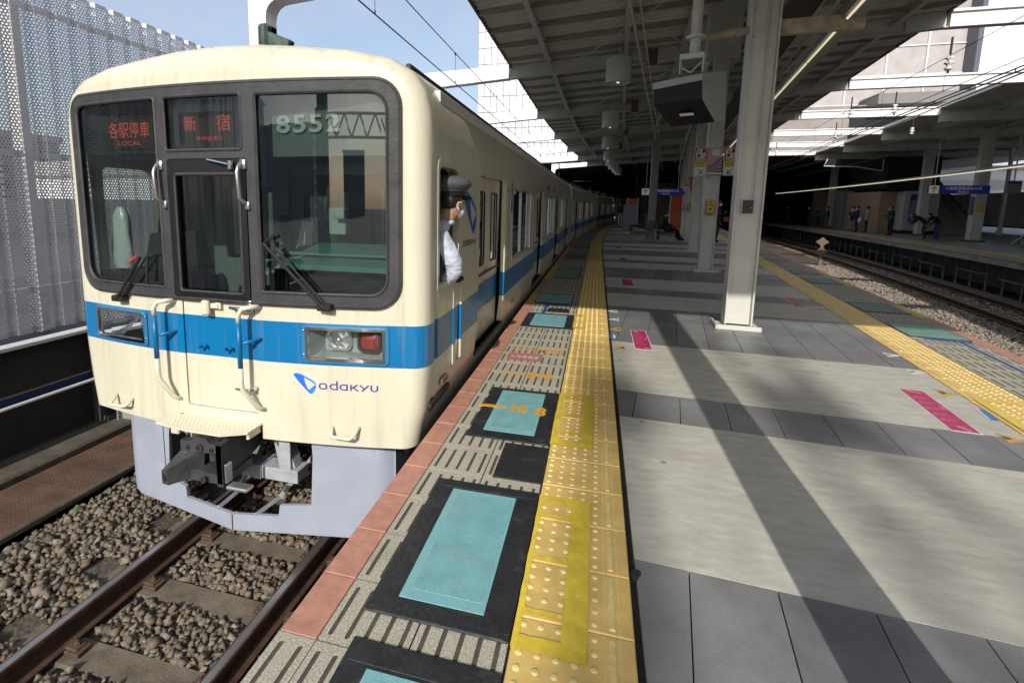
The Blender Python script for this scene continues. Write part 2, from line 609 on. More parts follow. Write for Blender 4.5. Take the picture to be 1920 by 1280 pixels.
# paving bands (light slabs across, dark slabs cut into tiles)
HD, BS = 0.128, -0.071
bands = [(-2.2, -0.9, 'l'), (-0.9, 0.15, 'd'), (0.15, 1.12, 'l'), (1.12, 2.09, 'd'), (2.09, 3.62, 'l'), (3.62, 4.17, 'd'), (4.17, 5.72, 'l'), (5.72, 7.81, 'd'), (7.81, 8.99, 'l'), (8.99, 9.66, 'd'),
         (9.66, 11.0, 'l'), (11.0, 12.87, 'd'), (12.87, 14.13, 'l'), (14.13, 14.85, 'd'), (14.85, 16.3, 'l'), (16.3, 18.2, 'd'), (18.2, 19.4, 'l'), (19.4, 20.1, 'd'),
         (20.1, 21.6, 'l'), (21.6, 23.5, 'd'), (23.5, 24.8, 'l'), (24.8, 25.5, 'd'), (25.5, 27.0, 'l'), (27.0, 29.0, 'd'), (29.0, 31.0, 'l'), (31.0, 33.0, 'd'), (33, 36, 'l'), (36, 39, 'd'), (39, 44, 'l'), (44, 60, 'd')]
def xin(y): return xR(y) - 1.142
def band_pt(x, yb):
    return (x, yb + BS * (x - 0.22))
def xleft(y): return 0.218 + KL * max(0, y - 16) ** 2
for (y0, y1, k) in bands:
    if k == 'l' or y0 > 13.5:
        xa, xb = xleft(y0), None
        P0, P1 = band_pt(xleft(y0), y0 + 0.002), band_pt(xleft(y1), y1 - 0.002)
        xr0 = xin(y0) - 0.03
        q0 = band_pt(xin(y0 + BS * (xr0 - 0.22)), y0 + 0.002)
        xr1 = xin(y1) - 0.03
        q1 = band_pt(xin(y1 + BS * (xr1 - 0.22)), y1 - 0.002)
        mb = MB()
        poly = [P0, q0, q1, P1]
        c = Vector((sum(p[0] for p in poly) / 4, sum(p[1] for p in poly) / 4))
        mb.prism([(p[0], p[1]) for p in poly], -0.03, 0.0)
        mb.build('paving_slab', [m_lightslab if k == 'l' else m_darkslab], platform)
    else:
        ym = (y0 + y1) / 2
        off = {1.12: 0.42 - 0.306 - HD * 2.06, 3.62: 0.37 - HD * 4.16, 5.72: 0.52 - HD * 7.8}.get(y0, 0.37 - HD * ym)
        j = -14
        while True:
            def jx(jj, y): return off + 0.306 * jj + HD * y
            lo, hi = xleft(ym), xin(ym)
            if jx(j, ym) > hi: break
            cs = []
            for (jj, yb, e) in ((j, y0, 0.0025), (j + 1, y0, -0.0025), (j + 1, y1, -0.0025), (j, y1, 0.0025)):
                sgn = 0.002 if yb == y0 else -0.002
                x = jx(jj, yb) + e
                x = min(max(x, xleft(yb)), xin(yb + BS * (x - 0.22)))
                cs.append(band_pt(x, yb + sgn))
            j += 1
            if cs[1][0] - cs[0][0] < 0.02 and cs[2][0] - cs[3][0] < 0.02: continue
            mb = MB()
            mb.prism(cs, -0.03, -random.uniform(0.0002, 0.0015))
            mb.build('paving_slab', [random.choice((m_darkslab, m_darkslab, m_darkslab2))], platform)

# shared tile meshes -------------------------------------------------------
def slot(cx, y0, y1, w=0.0082):
    return rrect(cx - w, cx + w, y0, y1, w * 0.98, 2)
def granite_mesh(w, n, L=0.293):
    mb = MB()
    gx = [w * (i + 0.5) / n for i in range(n)]
    holes = [slot(x, 0.028, L - 0.03) for x in gx]
    sheet(mb, [(0.001, 0.001), (w - 0.001, 0.001), (w - 0.001, L), (0.001, L)], holes, lambda a, b, d: (a, b, -d), 0.004, back=False, mi=0)
    for h in holes:
        mb.add([(p[0], p[1], -0.0038) for p in h], [list(range(len(h)))], 1)
    mb.add([(0.001, 0.001, 0), (w - 0.001, 0.001, 0), (w - 0.001, L, 0), (0.001, L, 0), (0.001, 0.001, -.03), (w - 0.001, 0.001, -.03), (w - 0.001, L, -.03), (0.001, L, -.03)],
           [(0, 4, 5, 1), (1, 5, 6, 2), (2, 6, 7, 3), (3, 7, 4, 0)], 0)
    return mb.mesh('granite_tile', [m_granite, m_groove])
g_tile = granite_mesh(0.306, 5)
g_edge = granite_mesh(0.14, 2)
g_tile2 = granite_mesh(0.268, 4)
mb = MB(); mb.tile(0.001, 0.137, 0.001, 0.294, -0.03, 0.0, 0.003); pink_me = mb.mesh('edge_stone', [m_pink])
mb = MB(); mb.tile(0.001, 0.137, 0.001, 0.294, -0.03, 0.0, 0.003); ypad_me = mb.mesh('edge_stone', [mat('edge_yellow', (0.62, 0.46, 0.05), 0.55, var=0.25, vs_=9)])

def yellow_mesh(flip=False):
    mb = MB()
    W, L = 0.398, 0.302
    mb.tile(0.001, W, 0.001, L - 0.001, -0.03, 0.0, 0.004, mi=0)
    for i in range(5):
        for j in range(5):
            cx, cy = 0.030 + 0.0594 * i, 0.032 + 0.0598 * j
            mb.lathe([(0.0125, -0.0005), (0.0113, 0.003), (0.0085, 0.0052), (0.003, 0.0058)], 10, Matrix.Translation((cx, cy, 0)), mi=1)
    for (a, b) in ((0.316, 0.338), ):
        mb.tile(a, b, 0.02, L - 0.02, -0.001, 0.005, 0.004, mi=1)
    mb.tile(0.350, 0.354, 0.004, L - 0.004, -0.001, 0.0015, 0.001, mi=1)
    mb.tile(0.300, 0.303, 0.004, L - 0.004, -0.001, 0.0012, 0.001, mi=1)
    if flip:
        mb.v = [(W - p[0], p[1], p[2]) for p in mb.v]
        mb.f = [f[::-1] for f in mb.f]
    return mb.mesh('tactile_tile', [m_yellow, m_yellow2])
y_me, y_meR = yellow_mesh(), yellow_mesh(True)

YT = 14.1
k = 0
PITCH = 0.297
for k in range(-4, 43):
    y = 1.361 + PITCH * k
    if k >= 0:
        pad = (7.5 < y + 0.15 < 8.6) or (10.4 < y + .15 < 11.4) or (11.7 < y + .15 < 12.6)
        place('edge_stone', ypad_me if pad else pink_me, platform, (-0.97, y, random.uniform(-.0008, .0004)))
    else:
        place('granite_tile', g_edge, platform, (-0.97, y, 0))
    place('granite_tile', g_tile, platform, (-0.829, y, random.uniform(-.0008, .0)))
    place('granite_tile', g_tile, platform, (-0.519, y, random.uniform(-.0008, .0)))
yend = 1.361 + PITCH * 43
for k in range(-5, 41):
    place('tactile_tile', y_me, platform, (-0.206, 1.655 + 0.3045 * k, random.uniform(-0.0012, 0.0006)))
yendy = 1.655 + 0.3045 * 41

def strip(name, off0, off1, fn, yy, m, parent, z=0.0, right=False):
    mb = MB()
    A = [(fn(y) + off0, y, z) for y in yy]
    B = [(fn(y) + off1, y, z) for y in yy]
    q = len(yy)
    mb.add(A + B, [(i, q + i, q + i + 1, i + 1) for i in range(q - 1)])
    return mb.build(name, [m], parent)

def striped(name, c1, c2, scale, axis='X', rough=0.6, thr=0.5, bump=0.0):
    """fine lines too far off to tell apart"""
    m = bpy.data.materials.new(name); m.use_nodes = True
    n_, l_ = m.node_tree.nodes, m.node_tree.links
    b = n_['Principled BSDF']; b.inputs['Roughness'].default_value = rough
    geo = n_.new('ShaderNodeNewGeometry')
    w = n_.new('ShaderNodeTexWave'); w.wave_type = 'BANDS'; w.bands_direction = axis; w.inputs['Scale'].default_value = scale
    l_.new(geo.outputs['Position'], w.inputs['Vector'])
    no = n_.new('ShaderNodeTexNoise'); no.inputs['Scale'].default_value = 1.5; no.inputs['Detail'].default_value = 6
    l_.new(geo.outputs['Position'], no.inputs['Vector'])
    r = n_.new('ShaderNodeMapRange'); r.inputs['From Min'].default_value = thr; r.inputs['From Max'].default_value = thr + 0.15
    l_.new(w.outputs['Fac'], r.inputs['Value'])
    mx = n_.new('ShaderNodeMix'); mx.data_type = 'RGBA'; mx.inputs['A'].default_value = (*c1, 1); mx.inputs['B'].default_value = (*c2, 1)
    l_.new(r.outputs['Result'], mx.inputs['Factor'])
    m2 = n_.new('ShaderNodeMix'); m2.data_type = 'RGBA'; m2.blend_type = 'MULTIPLY'; m2.inputs['Factor'].default_value = 0.7
    l_.new(mx.outputs['Result'], m2.inputs['A']); l_.new(no.outputs['Fac'], m2.inputs['B'])
    g2 = n_.new('ShaderNodeGamma'); g2.inputs['Gamma'].default_value = 0.85
    l_.new(m2.outputs['Result'], g2.inputs['Color'])
    l_.new(g2.outputs['Color'], b.inputs['Base Color'])
    return m
m_granfar = striped('far_granite', (0.36, 0.345, 0.29), (0.13, 0.12, 0.10), 5.4)
m_yelfar = striped('far_tactile', (0.80, 0.50, 0.11), (0.95, 0.66, 0.20), 5.3)
yy = [yend + i * 1.0 for i in range(0, 50)]
strip('edge_stone', 0, 0.138, xL, yy, m_pink, platform)
strip('granite_strip', 0.141, 0.755, xL, yy, m_granfar, platform)
strip('tactile_strip', 0.764, 1.163, xL, [yendy + i for i in range(0, 50)], m_yelfar, platform)

# right-hand edge
TH = -math.atan(0.123)
tv, nv = Vector((sin(-TH), cos(TH))), Vector((-cos(TH), sin(-TH)))
OR = Vector((xR(5.97), 5.97))
def RP(s, d, z=0.0):
    p = OR + tv * s + nv * d
    return (p.x, p.y, z)
for k in range(-12, 28):
    s = k * 0.297
    for me, d in ((pink_me, 0.138), (g_tile, 0.446), ):
        place('edge_stone' if d < 0.2 else 'granite_tile', (ypad_me if (d < .2 and 2.3 < s + .15 < 3.35 or d < .2 and 5.4 < s + .15 < 6.4 or d < .2 and 6.9 < s + .15 < 7.9) else me), platform, RP(s, d), TH)
    mbx = None
    place('granite_tile', g_tile2, platform, RP(s, 0.716), TH)
for k in range(-12, 27):
    place('tactile_tile', y_meR, platform, RP(k * 0.3045 + 0.1, 1.12), TH)
def stripR(name, d0, d1, s0, s1, m, z=0.0):
    mb = MB(); mb.add([RP(s0, d1, z), RP(s0, d0, z), RP(s1, d0, z), RP(s1, d1, z)], [(0, 1, 2, 3)])
    return mb.build(name, [m], platform)
stripR('edge_stone', 0, 0.138, 28 * 0.297, 60, m_pink)
stripR('granite_strip', 0.14, 0.715, 28 * 0.297, 60, m_granfar)
stripR('tactile_strip', 0.722, 1.12, 27 * 0.3045 + 0.1, 60, m_yelfar)

# ------------------------------------------------------------------ mats, tape, paint and stickers on the platform
def mat_thing(label, x0, x1, y0, y1, cx0, cx1, cy0, cy1, teal=m_teal, M=None, cut=None):
    t = thing('boarding_mat', label, 'floor mat', (0, 0, 0), 0, 'boarding position mats')
    mb = MB(); mb.tile(x0, x1, y0, y1, 0.0005, 0.0065, 0.003, M)
    mb.build('rubber_border', [m_rubber], t)
    if cx0 is not None:
        mb = MB(); mb.tile(cx0, cx1, cy0, cy1, 0.004, 0.0085, 0.001, M)
        mb.build('panel', [teal], t)
        mb = MB(); mb.tile(cx0 + .035, cx1 - .012, cy0 + .05, cy1 - .03, 0.006, 0.0092, 0.0006, M)
        mb.build('panel_overlay', [mat(teal.name + '_worn', tuple(c * .93 for c in teal.node_tree.nodes['Principled BSDF'].inputs['Base Color'].default_value[:3]), 0.5, var=0.16, vs_=9, bump=0.15, bs=200, dirt=0.5, ds=6, dirtcol=(0.26, 0.33, 0.31) if teal.name == 'teal_panel' else (0.05, 0.09, 0.08), dthr=0.5, speck=.4, sps=6)], t)
        # overlapping strips of tape round the panel
        mb = MB()
        for q_, (a, b, c, d) in enumerate(((x0 + .012, cx0 - .012, y0 + .02, y1 - .03), (cx1 + .008, x1 - .006, y0 + .03, y1 - .02), (x0 + .03, x1 - .02, y0 + .004, cy0 - .02), (x0 + .02, x1 - .02, cy1 + .014, y1 - .008))):
            mb.tile(a, b, c, d, 0.004, 0.0076 + .0004 * q_, 0.0012, M)
        mb.build('tape', [m_rubber], t)
    return t
mat_thing('black mat with large turquoise panel, second nearest to the camera', -0.735, -0.212, 1.52, 2.46, -0.635, -0.315, 1.61, 2.375)
mat_thing('black mat with turquoise panel cut off at the bottom of the photo', -0.712, -0.212, 0.42, 1.405, -0.62, -0.32, 0.5, 1.30)
mat_thing('black mat with turquoise panel painted 10 and 8', -0.73, -0.212, 3.0, 3.91, -0.64, -0.312, 3.105, 3.85)
mat_thing('black mat with turquoise panel just beyond the M10 mark', -0.828, -0.215, 6.08, 6.92, -0.725, -0.315, 6.16, 6.84)
t = mat_thing('plain black square mat between two turquoise panels', -0.47, -0.21, 2.55, 2.97, None, None, None, None)
t = mat_thing('small plain black mat beside the blue tape', -0.6, -0.31, 7.05, 7.33, None, None, None, None)
mat_thing('turquoise panel behind blue tape next to a yellow edge stone', -0.838, -0.29, 7.66, 8.52, -0.83, -0.31, 7.72, 8.48)
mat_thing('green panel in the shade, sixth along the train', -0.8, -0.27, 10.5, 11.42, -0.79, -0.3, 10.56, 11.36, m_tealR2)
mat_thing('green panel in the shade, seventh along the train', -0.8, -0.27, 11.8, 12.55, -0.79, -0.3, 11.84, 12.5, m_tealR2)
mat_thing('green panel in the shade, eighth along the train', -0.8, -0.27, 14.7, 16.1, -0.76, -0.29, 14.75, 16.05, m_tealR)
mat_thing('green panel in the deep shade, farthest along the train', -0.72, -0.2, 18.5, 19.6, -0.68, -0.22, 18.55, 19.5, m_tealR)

def rmat(label, s0, s1, tealm):
    M = Matrix.Translation((*OR, 0)) @ Matrix.Rotation(TH, 4, 'Z')
    mat_thing(label, -0.70, -0.15, s0, s1, -0.69, -0.16, s0 + 0.03, s1 - 0.03, tealm, M)
rmat('pale green panel with blue tape on the right platform edge', 0.95, 1.75, m_tealR2)
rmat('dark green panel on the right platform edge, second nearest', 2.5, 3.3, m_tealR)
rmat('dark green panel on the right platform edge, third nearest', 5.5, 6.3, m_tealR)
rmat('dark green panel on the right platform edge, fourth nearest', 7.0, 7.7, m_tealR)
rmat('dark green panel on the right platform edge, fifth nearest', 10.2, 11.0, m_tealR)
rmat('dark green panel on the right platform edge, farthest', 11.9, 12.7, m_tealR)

def flat(name, label, cat, poly, m, z0=0.0005, z1=0.0025, group=None):
    mb = MB(); mb.prism(poly, z0, z1)
    return tag(mb.build(name, [m]), label, cat, group)
# tape frames over the tactile tiles
def frame_tape(label, x0, x1, y0, y1, wl, wr, wb, wt, cross=()):
    t = thing('floor_tape', label, 'floor tape', (0, 0, 0), 0, 'yellow tape frames')
    for (a, b, c, d) in [(x0, x0 + wl, y0, y1), (x1 - wr, x1, y0 + .002, y1 - .002), (x0 + .003, x1 - .004, y0 - .002, y0 + wb), (x0 + .003, x1 - .004, y1 - wt, y1 + .002)] + [(x0 + .01, x1 - .03, q - .014, q + .014) for q in cross]:
        mb = MB(); N = 14
        V_, F_ = [], []
        lng = (d - c) > (b - a)
        for i in range(N + 1):
            zz = 0.0062 + random.uniform(-0.0012, 0.0012)
            if lng: V_ += [(a + random.uniform(-.002, .002), c + (d - c) * i / N, zz), (b + random.uniform(-.002, .002), c + (d - c) * i / N, zz)]
            else: V_ += [(a + (b - a) * i / N, c + random.uniform(-.002, .002), zz), (a + (b - a) * i / N, d + random.uniform(-.002, .002), zz)]
        for i in range(N): F_.append((2 * i, 2 * i + 1, 2 * i + 3, 2 * i + 2) if lng else (2 * i, 2 * i + 2, 2 * i + 3, 2 * i + 1))
        mb.add(V_, F_)
        mb.build('tape', [m_tape], t)
frame_tape('yellow tape frame on tactile tiles next to the nearest turquoise panel', -0.206, 0.038, 1.51, 2.45, 0.022, 0.085, 0.06, 0.06, (1.68, 1.975, 2.28))
frame_tape('yellow tape frame on tactile tiles beside the mat painted 10 8', -0.21, 0.04, 3.03, 3.92, 0.04, 0.07, 0.07, 0.05, (3.22, 3.5, 3.84))
frame_tape('small yellow tape frame on tactile tiles beyond the M10 mark', -0.22, -0.075, 6.17, 6.95, 0.03, 0.03, 0.06, 0.06, (6.55,))
frame_tape('yellow tape frame cut off at the bottom edge of the photo', -0.206, 0.03, 0.62, 1.36, 0.022, 0.05, 0.05, 0.05, ())
M = Matrix.Translation((*OR, 0)) @ Matrix.Rotation(TH, 4, 'Z')
t = thing('floor_tape', 'yellow tape frame on the right-hand tactile strip', 'floor tape', (0, 0, 0), 0, 'yellow tape frames')
for (a, b, c, d) in ((-1.09, -1.03, -2.6, -1.35), (-0.80, -0.76, -2.6, -1.35), (-1.03, -0.80, -1.40, -1.35), (-1.03, -0.80, -1.75, -1.72)):
    mb = MB(); mb.box(a, b, c, d, 0.0055, 0.0068, M); mb.build('tape', [m_tape], t)
flat('tape_strip', 'blue tape across the grooved tiles before a turquoise panel', 'floor tape', [(-0.66, 7.54), (-0.31, 7.56), (-0.31, 7.63), (-0.66, 7.61)], m_bluetape, 0.0005, 0.009)
flat('tape_strip', 'blue tape running lengthwise beside the small black mat', 'floor tape', [(-0.655, 6.88), (-0.62, 6.88), (-0.625, 7.535), (-0.66, 7.535)], m_bluetape)
flat('tape_strip', 'blue tape in front of the pale green right-hand panel', 'floor tape', [RP(0.86, 0.60)[:2], RP(0.83, 0.17)[:2], RP(0.92, 0.17)[:2], RP(0.945, 0.60)[:2]], m_bluetape)
flat('tape_strip', 'long blue tape running along the right platform edge', 'floor tape', [RP(-1.1, 0.33)[:2], RP(-1.1, 0.29)[:2], RP(0.82, 0.27)[:2], RP(0.82, 0.31)[:2]], m_bluetape)

def paint_text(name, label, items, bar=None):
    t = MB()
    for key, x0, x1, y0, y1 in items:
        put_text(t, key, x1 - x0, y1 - y0, lambda a, b, c, X=(x0 + x1) / 2, Y=(y0 + y1) / 2: (X + a, Y + b, ZT))
    if bar:
        t.prism([(bar[0], bar[2]), (bar[1], bar[2]), (bar[1], bar[3]), (bar[0], bar[3])], 0.0005, ZT)
    return tag(t.build(name, [m_orange]), label, 'floor marking')
ZT = 0.0016
paint_text('stop_mark', 'orange painted stop mark reading E10', [('E10', -0.51, -0.295, 4.21, 4.38)], (-0.735, -0.57, 4.285, 4.325))
paint_text('stop_mark', 'orange painted stop mark reading M10', [('M10', -0.515, -0.25, 5.0, 5.17)], (-0.74, -0.55, 5.065, 5.11))
ZT = 0.0103
paint_text('stop_mark', 'orange painted numbers 10 and 8 on a turquoise panel', [('10', -0.52, -0.405, 3.43, 3.59), ('8', -0.355, -0.275, 3.42, 3.575)], (-0.75, -0.56, 3.49, 3.53))
t = flat('floor_sticker', 'pale red sticker with white characters between E10 and M10', 'floor sticker', [(-0.755, 4.695), (-0.44, 4.705), (-0.44, 4.94), (-0.765, 4.93)], mat('faded_red', (0.48, 0.16, 0.16), 0.6, var=0.3, vs_=30))
mb = MB(); put_text(mb, 'tateyoko', 0.27, 0.11, lambda a, b, c: (-0.6 + a, 4.815 + b, 0.0032)); mb.build('lettering', [m_white], t)

def sticker(label, cx, cy, w, h, rot, rows, portrait=False):
    t = thing('floor_sticker', label, 'floor sticker', (cx, cy, 0), rot, 'magenta floor stickers')
    mb = MB(); mb.box(-w / 2, w / 2, -h / 2, h / 2, 0.0004, 0.0016); mb.build('white_margin', [m_white], t)
    mb = MB(); mb.box(-w / 2 + .008, w / 2 - .008, -h / 2 + .015, h / 2 - .015, 0.001, 0.0024); mb.build('print', [m_magenta], t)
    mb = MB()
    for i in range(rows):
        yb = h * (0.26 - 0.13 * i) if rows > 3 else h * (0.2 - 0.2 * i)
        put_text(mb, 'wait', w * random.uniform(.4, .55), h * 0.06, lambda a, b, c: (-w * 0.12 + a, yb + b, 0.003))
    for s in (-1, 1):
        for q in range(3):
            cxp, cyp = random.uniform(-.3, .3) * w, s * h * random.uniform(.38, .46)
            for k in range(6):
                a = pi * k / 3
                ribbon(mb, [(cxp, cyp), (cxp + cos(a) * w * 0.12, cyp + sin(a) * h * 0.025)], 0.006, lambda a, b: (a, b, 0.003))
    put_text(mb, 'bell', w * .17, h * .1, lambda a, b, c: (w * 0.3 + a, h * 0.03 + b, 0.003))
    mb.build('lettering', [m_stickerpink], t)
    return t
sticker('magenta floor sticker beside the left tactile strip, nearest of its row', 0.525, 5.88, 0.175, 0.86, 0.0, 5)
sticker('magenta floor sticker in the foreground beside the right tactile strip', 2.45, 4.44, 0.165, 0.88, TH, 5)
sticker('magenta floor sticker by the right tactile strip behind the near pillar', 3.01, 9.06, 0.155, 0.9, TH, 4)
sticker('magenta floor sticker beside the left tactile strip, second of its row', 0.62, 10.35, 0.2, 0.9, 0, 4)
sticker('magenta floor sticker beside the left tactile strip, third of its row', 0.75, 14.9, 0.22, 0.9, 0, 4)
sticker('magenta floor sticker beside the left tactile strip, farthest of its row', 0.8, 19.2, 0.24, 0.9, 0, 4)
sticker('magenta floor sticker right of the near pillar, half hidden by it', 2.85, 12.9, 0.16, 0.8, TH, 4)

def tri(label, pts, m, ink=True):
    t = flat('arrow_sticker', label, 'floor sticker', pts, m, 0.0004, 0.002, 'small queue arrows')
    a, b, c = [Vector(p) for p in pts]
    mb = MB()
    e = (b + c) / 2
    for k in range(3):
        p = e + (a - e) * (0.12 + 0.1 * k)
        d = (b - c) * (0.3 - 0.05 * k)
        ribbon(mb, [p - d * .5, p - d * .1], 0.013, lambda x, y: (x, y, 0.0026))
        ribbon(mb, [p + d * .02, p + d * .5], 0.013, lambda x, y: (x, y, 0.0026))
    mb.build('lettering', [m_ink], t)
tri('white arrow sticker by the left tactile strip, farther one', [(0.205, 7.38), (0.33, 7.52), (0.33, 7.3)], m_white)
tri('white arrow sticker by the left tactile strip, nearer one', [(0.205, 6.83), (0.335, 6.96), (0.335, 6.76)], m_white)
m_orst = mat('orange_sticker', (0.60, 0.36, 0.10), 0.5, var=0.15, vs_=20)
tri('orange arrow sticker left of the magenta sticker, farther one', [(0.205, 6.28), (0.335, 6.4), (0.33, 6.2)], m_orst)
tri('orange arrow sticker left of the magenta sticker, nearer one', [(0.225, 5.43), (0.34, 5.54), (0.34, 5.37)], m_orst)
tri('white arrow sticker by the right tactile strip, farther one', [(2.985, 6.02), (2.85, 6.11), (2.83, 5.93)], m_white)
tri('white arrow sticker by the right tactile strip, nearer one', [(2.895, 5.43), (2.77, 5.52), (2.75, 5.36)], m_white)
tri('orange arrow sticker beside the right foreground magenta sticker', [(2.80, 4.84), (2.7, 4.97), (2.67, 4.76)], m_orst)
tri('orange arrow sticker at the right edge of the photo', [(2.67, 3.96), (2.58, 4.07), (2.55, 3.9)], m_orst)
t = flat('square_sticker', 'small blue and white sticker by the left tactile strip', 'floor sticker', [(0.205, 5.82), (0.265, 5.82), (0.265, 6.01), (0.205, 6.01)], m_blue)
mb = MB(); mb.box(.237, .262, 5.84, 5.99, .0025, .0032); mb.build('white_field', [m_white], t)
t = flat('square_sticker', 'blue sticker beside the right tactile strip in the foreground', 'floor sticker', [(2.69, 4.31), (2.74, 4.3), (2.785, 4.52), (2.735, 4.53)], m_blue)
mb = MB(); mb.prism([(2.688, 4.32), (2.70, 4.318), (2.745, 4.525), (2.733, 4.527)], .0025, .0032); mb.build('white_field', [m_white], t)
flat('square_sticker', 'small orange sticker behind the near pillar by the right strip', 'floor sticker', [(3.2, 9.25), (3.32, 9.25), (3.33, 9.36), (3.21, 9.36)], m_orst)
flat('square_sticker', 'small orange sticker by the right strip, nearer of two', 'floor sticker', [(3.13, 8.5), (3.26, 8.48), (3.27, 8.6), (3.14, 8.62)], m_orst)
# black lump of sealant at the joint beside the tactile tiles
mb = MB(); mb.ellipsoid((0.212, 1.985, 0.0), (0.016, 0.035, 0.014), 9, 6); mb.ellipsoid((0.226, 2.0, 0.0), (0.012, 0.02, 0.011), 8, 5)
tag(mb.build('sealant_lump', [m_bed], smooth=True), 'black lump of sealant beside the near tactile tiles', 'sealant')

# ------------------------------------------------------------------ tracks
m_rust = mat('rail_rust', (0.085, 0.045, 0.028), 0.7, var=0.5, vs_=12, bump=0.2, bs=80)
m_railtop = mat('rail_top', (0.62, 0.62, 0.62), 0.36, metal=0.9, var=0.4, vs_=9, stretch=(1, 0.15, 1))
m_sleeper = mat('sleeper_concrete', (0.165, 0.135, 0.10), 0.9, var=0.4, vs_=6, bump=0.5, bs=55, dirt=0.5, ds=6, dirtcol=(0.10, 0.065, 0.04))
m_clip = mat('clip_rust', (0.10, 0.06, 0.04), 0.75, var=0.4, vs_=25)
RP_ = [(-.0325, 0), (.0325, 0), (.0345, -.012), (.0325, -.035), (.009, -.047), (.009, -.122), (.0635, -.138), (.0635, -.152), (-.0635, -.152), (-.0635, -.138), (-.009, -.122), (-.009, -.047), (-.0325, -.035), (-.0345, -.012)]
def rail(path, parent):
    mb = MB()
    mb.sweep(RP_, path, mi=0)
    mb.sweep([(-.021, .0006), (.021, .0006), (.021, -.004), (-.021, -.004)], path, mi=1)
    return mb.build('rail', [m_rust, m_railtop], parent)
slp = MB()
slp.add([(-1.0, -.115, -.15), (1.0, -.115, -.15), (1.0, .115, -.15), (-1.0, .115, -.15), (-1.0, -.1, -0.0), (-.42, -.09, -.012), (.42, -.09, -.012), (1.0, -.1, 0), (1.0, .1, 0), (.42, .09, -.012), (-.42, .09, -.012), (-1.0, .1, 0)],
        [(0, 3, 2, 1), (0, 1, 7, 6, 5, 4), (2, 3, 11, 10, 9, 8), (1, 2, 8, 7), (3, 0, 4, 11), (4, 5, 10, 11), (5, 6, 9, 10), (6, 7, 8, 9)])
sl_me = slp.mesh('sleeper', [m_sleeper])
cl = MB()
cl.cbox(-.06, .05, -.05, .05, -.01, .016, .005)
cl.cbox(-.035, .06, -.035, .035, .012, .03, .006)
cl.lathe([(.017, .028), (.017, .046), (.012, .05)], 6, Matrix.Translation((-.005, 0, 0)))
cl.lathe([(.009, .05), (.009, .062)], 6, Matrix.Translation((-.005, 0, 0)))
cl_me = cl.mesh('rail_clip', [m_clip])
XC = -2.455
track = thing('railway_track', 'brown railway track on concrete sleepers under the train', 'railway track', (0, 0, 0))
rail([(XC - 0.5655, y, RAIL) for y in (-6, 0, 8, 16)] + [(xL(y) - 1.45 - .5655, y, RAIL) for y in range(18, 60, 3)], track)
rail([(XC + 0.5655, y, RAIL) for y in (-6, 0, 8, 16)] + [(xL(y) - 1.45 + .5655, y, RAIL) for y in range(18, 60, 3)], track)
SLY = [2.075 + 0.565 * k for k in range(-5, 9)]
for y in SLY:
    place('sleeper', sl_me, track, (XC, y, RAIL - 0.158), random.uniform(-.012, .012))
    for sx in (-1, 1):
        for side in (-1, 1):
            c = place('rail_clip', cl_me, track, (XC + sx * 0.5655 + side * 0.115, y, RAIL - 0.156))
            c.rotation_euler = (0, 0, 0 if side < 0 else pi)
# circled yellow mark painted on the nearest sleeper
mb = MB()
cxm, cym, zm = -2.17, 1.525, RAIL - 0.158 - 0.007
ribbon(mb, [(cxm + .095 * cos(a * pi / 10), cym + .055 * sin(a * pi / 10)) for a in range(20)], 0.012, lambda a, b: (a, b, zm), True)
for pts in ([(-.05, .03), (-.05, -.02), (0, -.03)], [(-.06, .01), (-.01, .015)], [(0, .03), (.05, .032)], [(.02, .03), (.015, -.03)], [(.0, .003), (.05, .006)], [(.05, .005), (.045, -.025)]):
    ribbon(mb, [(cxm + a, cym + b) for a, b in pts], 0.010, lambda a, b: (a, b, zm))
mb.build('painted_mark', [mat('mark_yellow', (0.62, 0.55, 0.08), 0.7, var=0.4, vs_=60)], track)

track2 = thing('railway_track', 'dark rusty track beside the far platform', 'railway track', (0, 0, 0))
for s in (-1, 1):
    rail([(xB(y) + s * .5665, y, RAIL) for y in range(5, 70, 3)], track2)
for k in range(60):
    y = 9 + 0.58 * k
    place('sleeper', sl_me, track2, (xB(y), y, RAIL - 0.158), -math.atan(0.15))

# ballast: bed plus loose stones
def bedz(x, y):
    z = -1.285
    if x < XC - 0.62:
        z += min(0.13, 0.155 * (XC - 0.62 - x))
    return z
bed = MB()
xs_ = [-4.12, -3.8, -3.4, -3.1, -2.5, -1.8, -1.3, -0.85]
yq = [-6 + 2 * i for i in range(34)]
bed.add([(x + (KL * max(0, y - 16) ** 2), y, bedz(x, y) - 0.012) for y in yq for x in xs_], [(j * 8 + i, j * 8 + i + 1, j * 8 + 8 + i + 1, j * 8 + 8 + i) for j in range(33) for i in range(7)])
xs2 = [0, 1, 2, 3, 4, 5]
m_bed2 = mat('ballast_bed', (0.10, 0.082, 0.062), 0.95, var=0.7, vs_=28, bump=1.0, bs=30)
bed.add([(xR(y) - 0.15 + (xF(y) + 0.4 - xR(y)) * t_ / 5, y, -1.3) for y in yq for t_ in xs2], [(j * 6 + i, j * 6 + i + 1, j * 6 + 6 + i + 1, j * 6 + 6 + i) for j in range(33) for i in range(5)])
tag(bed.build('track_bed', [m_bed2]), kind='structure')

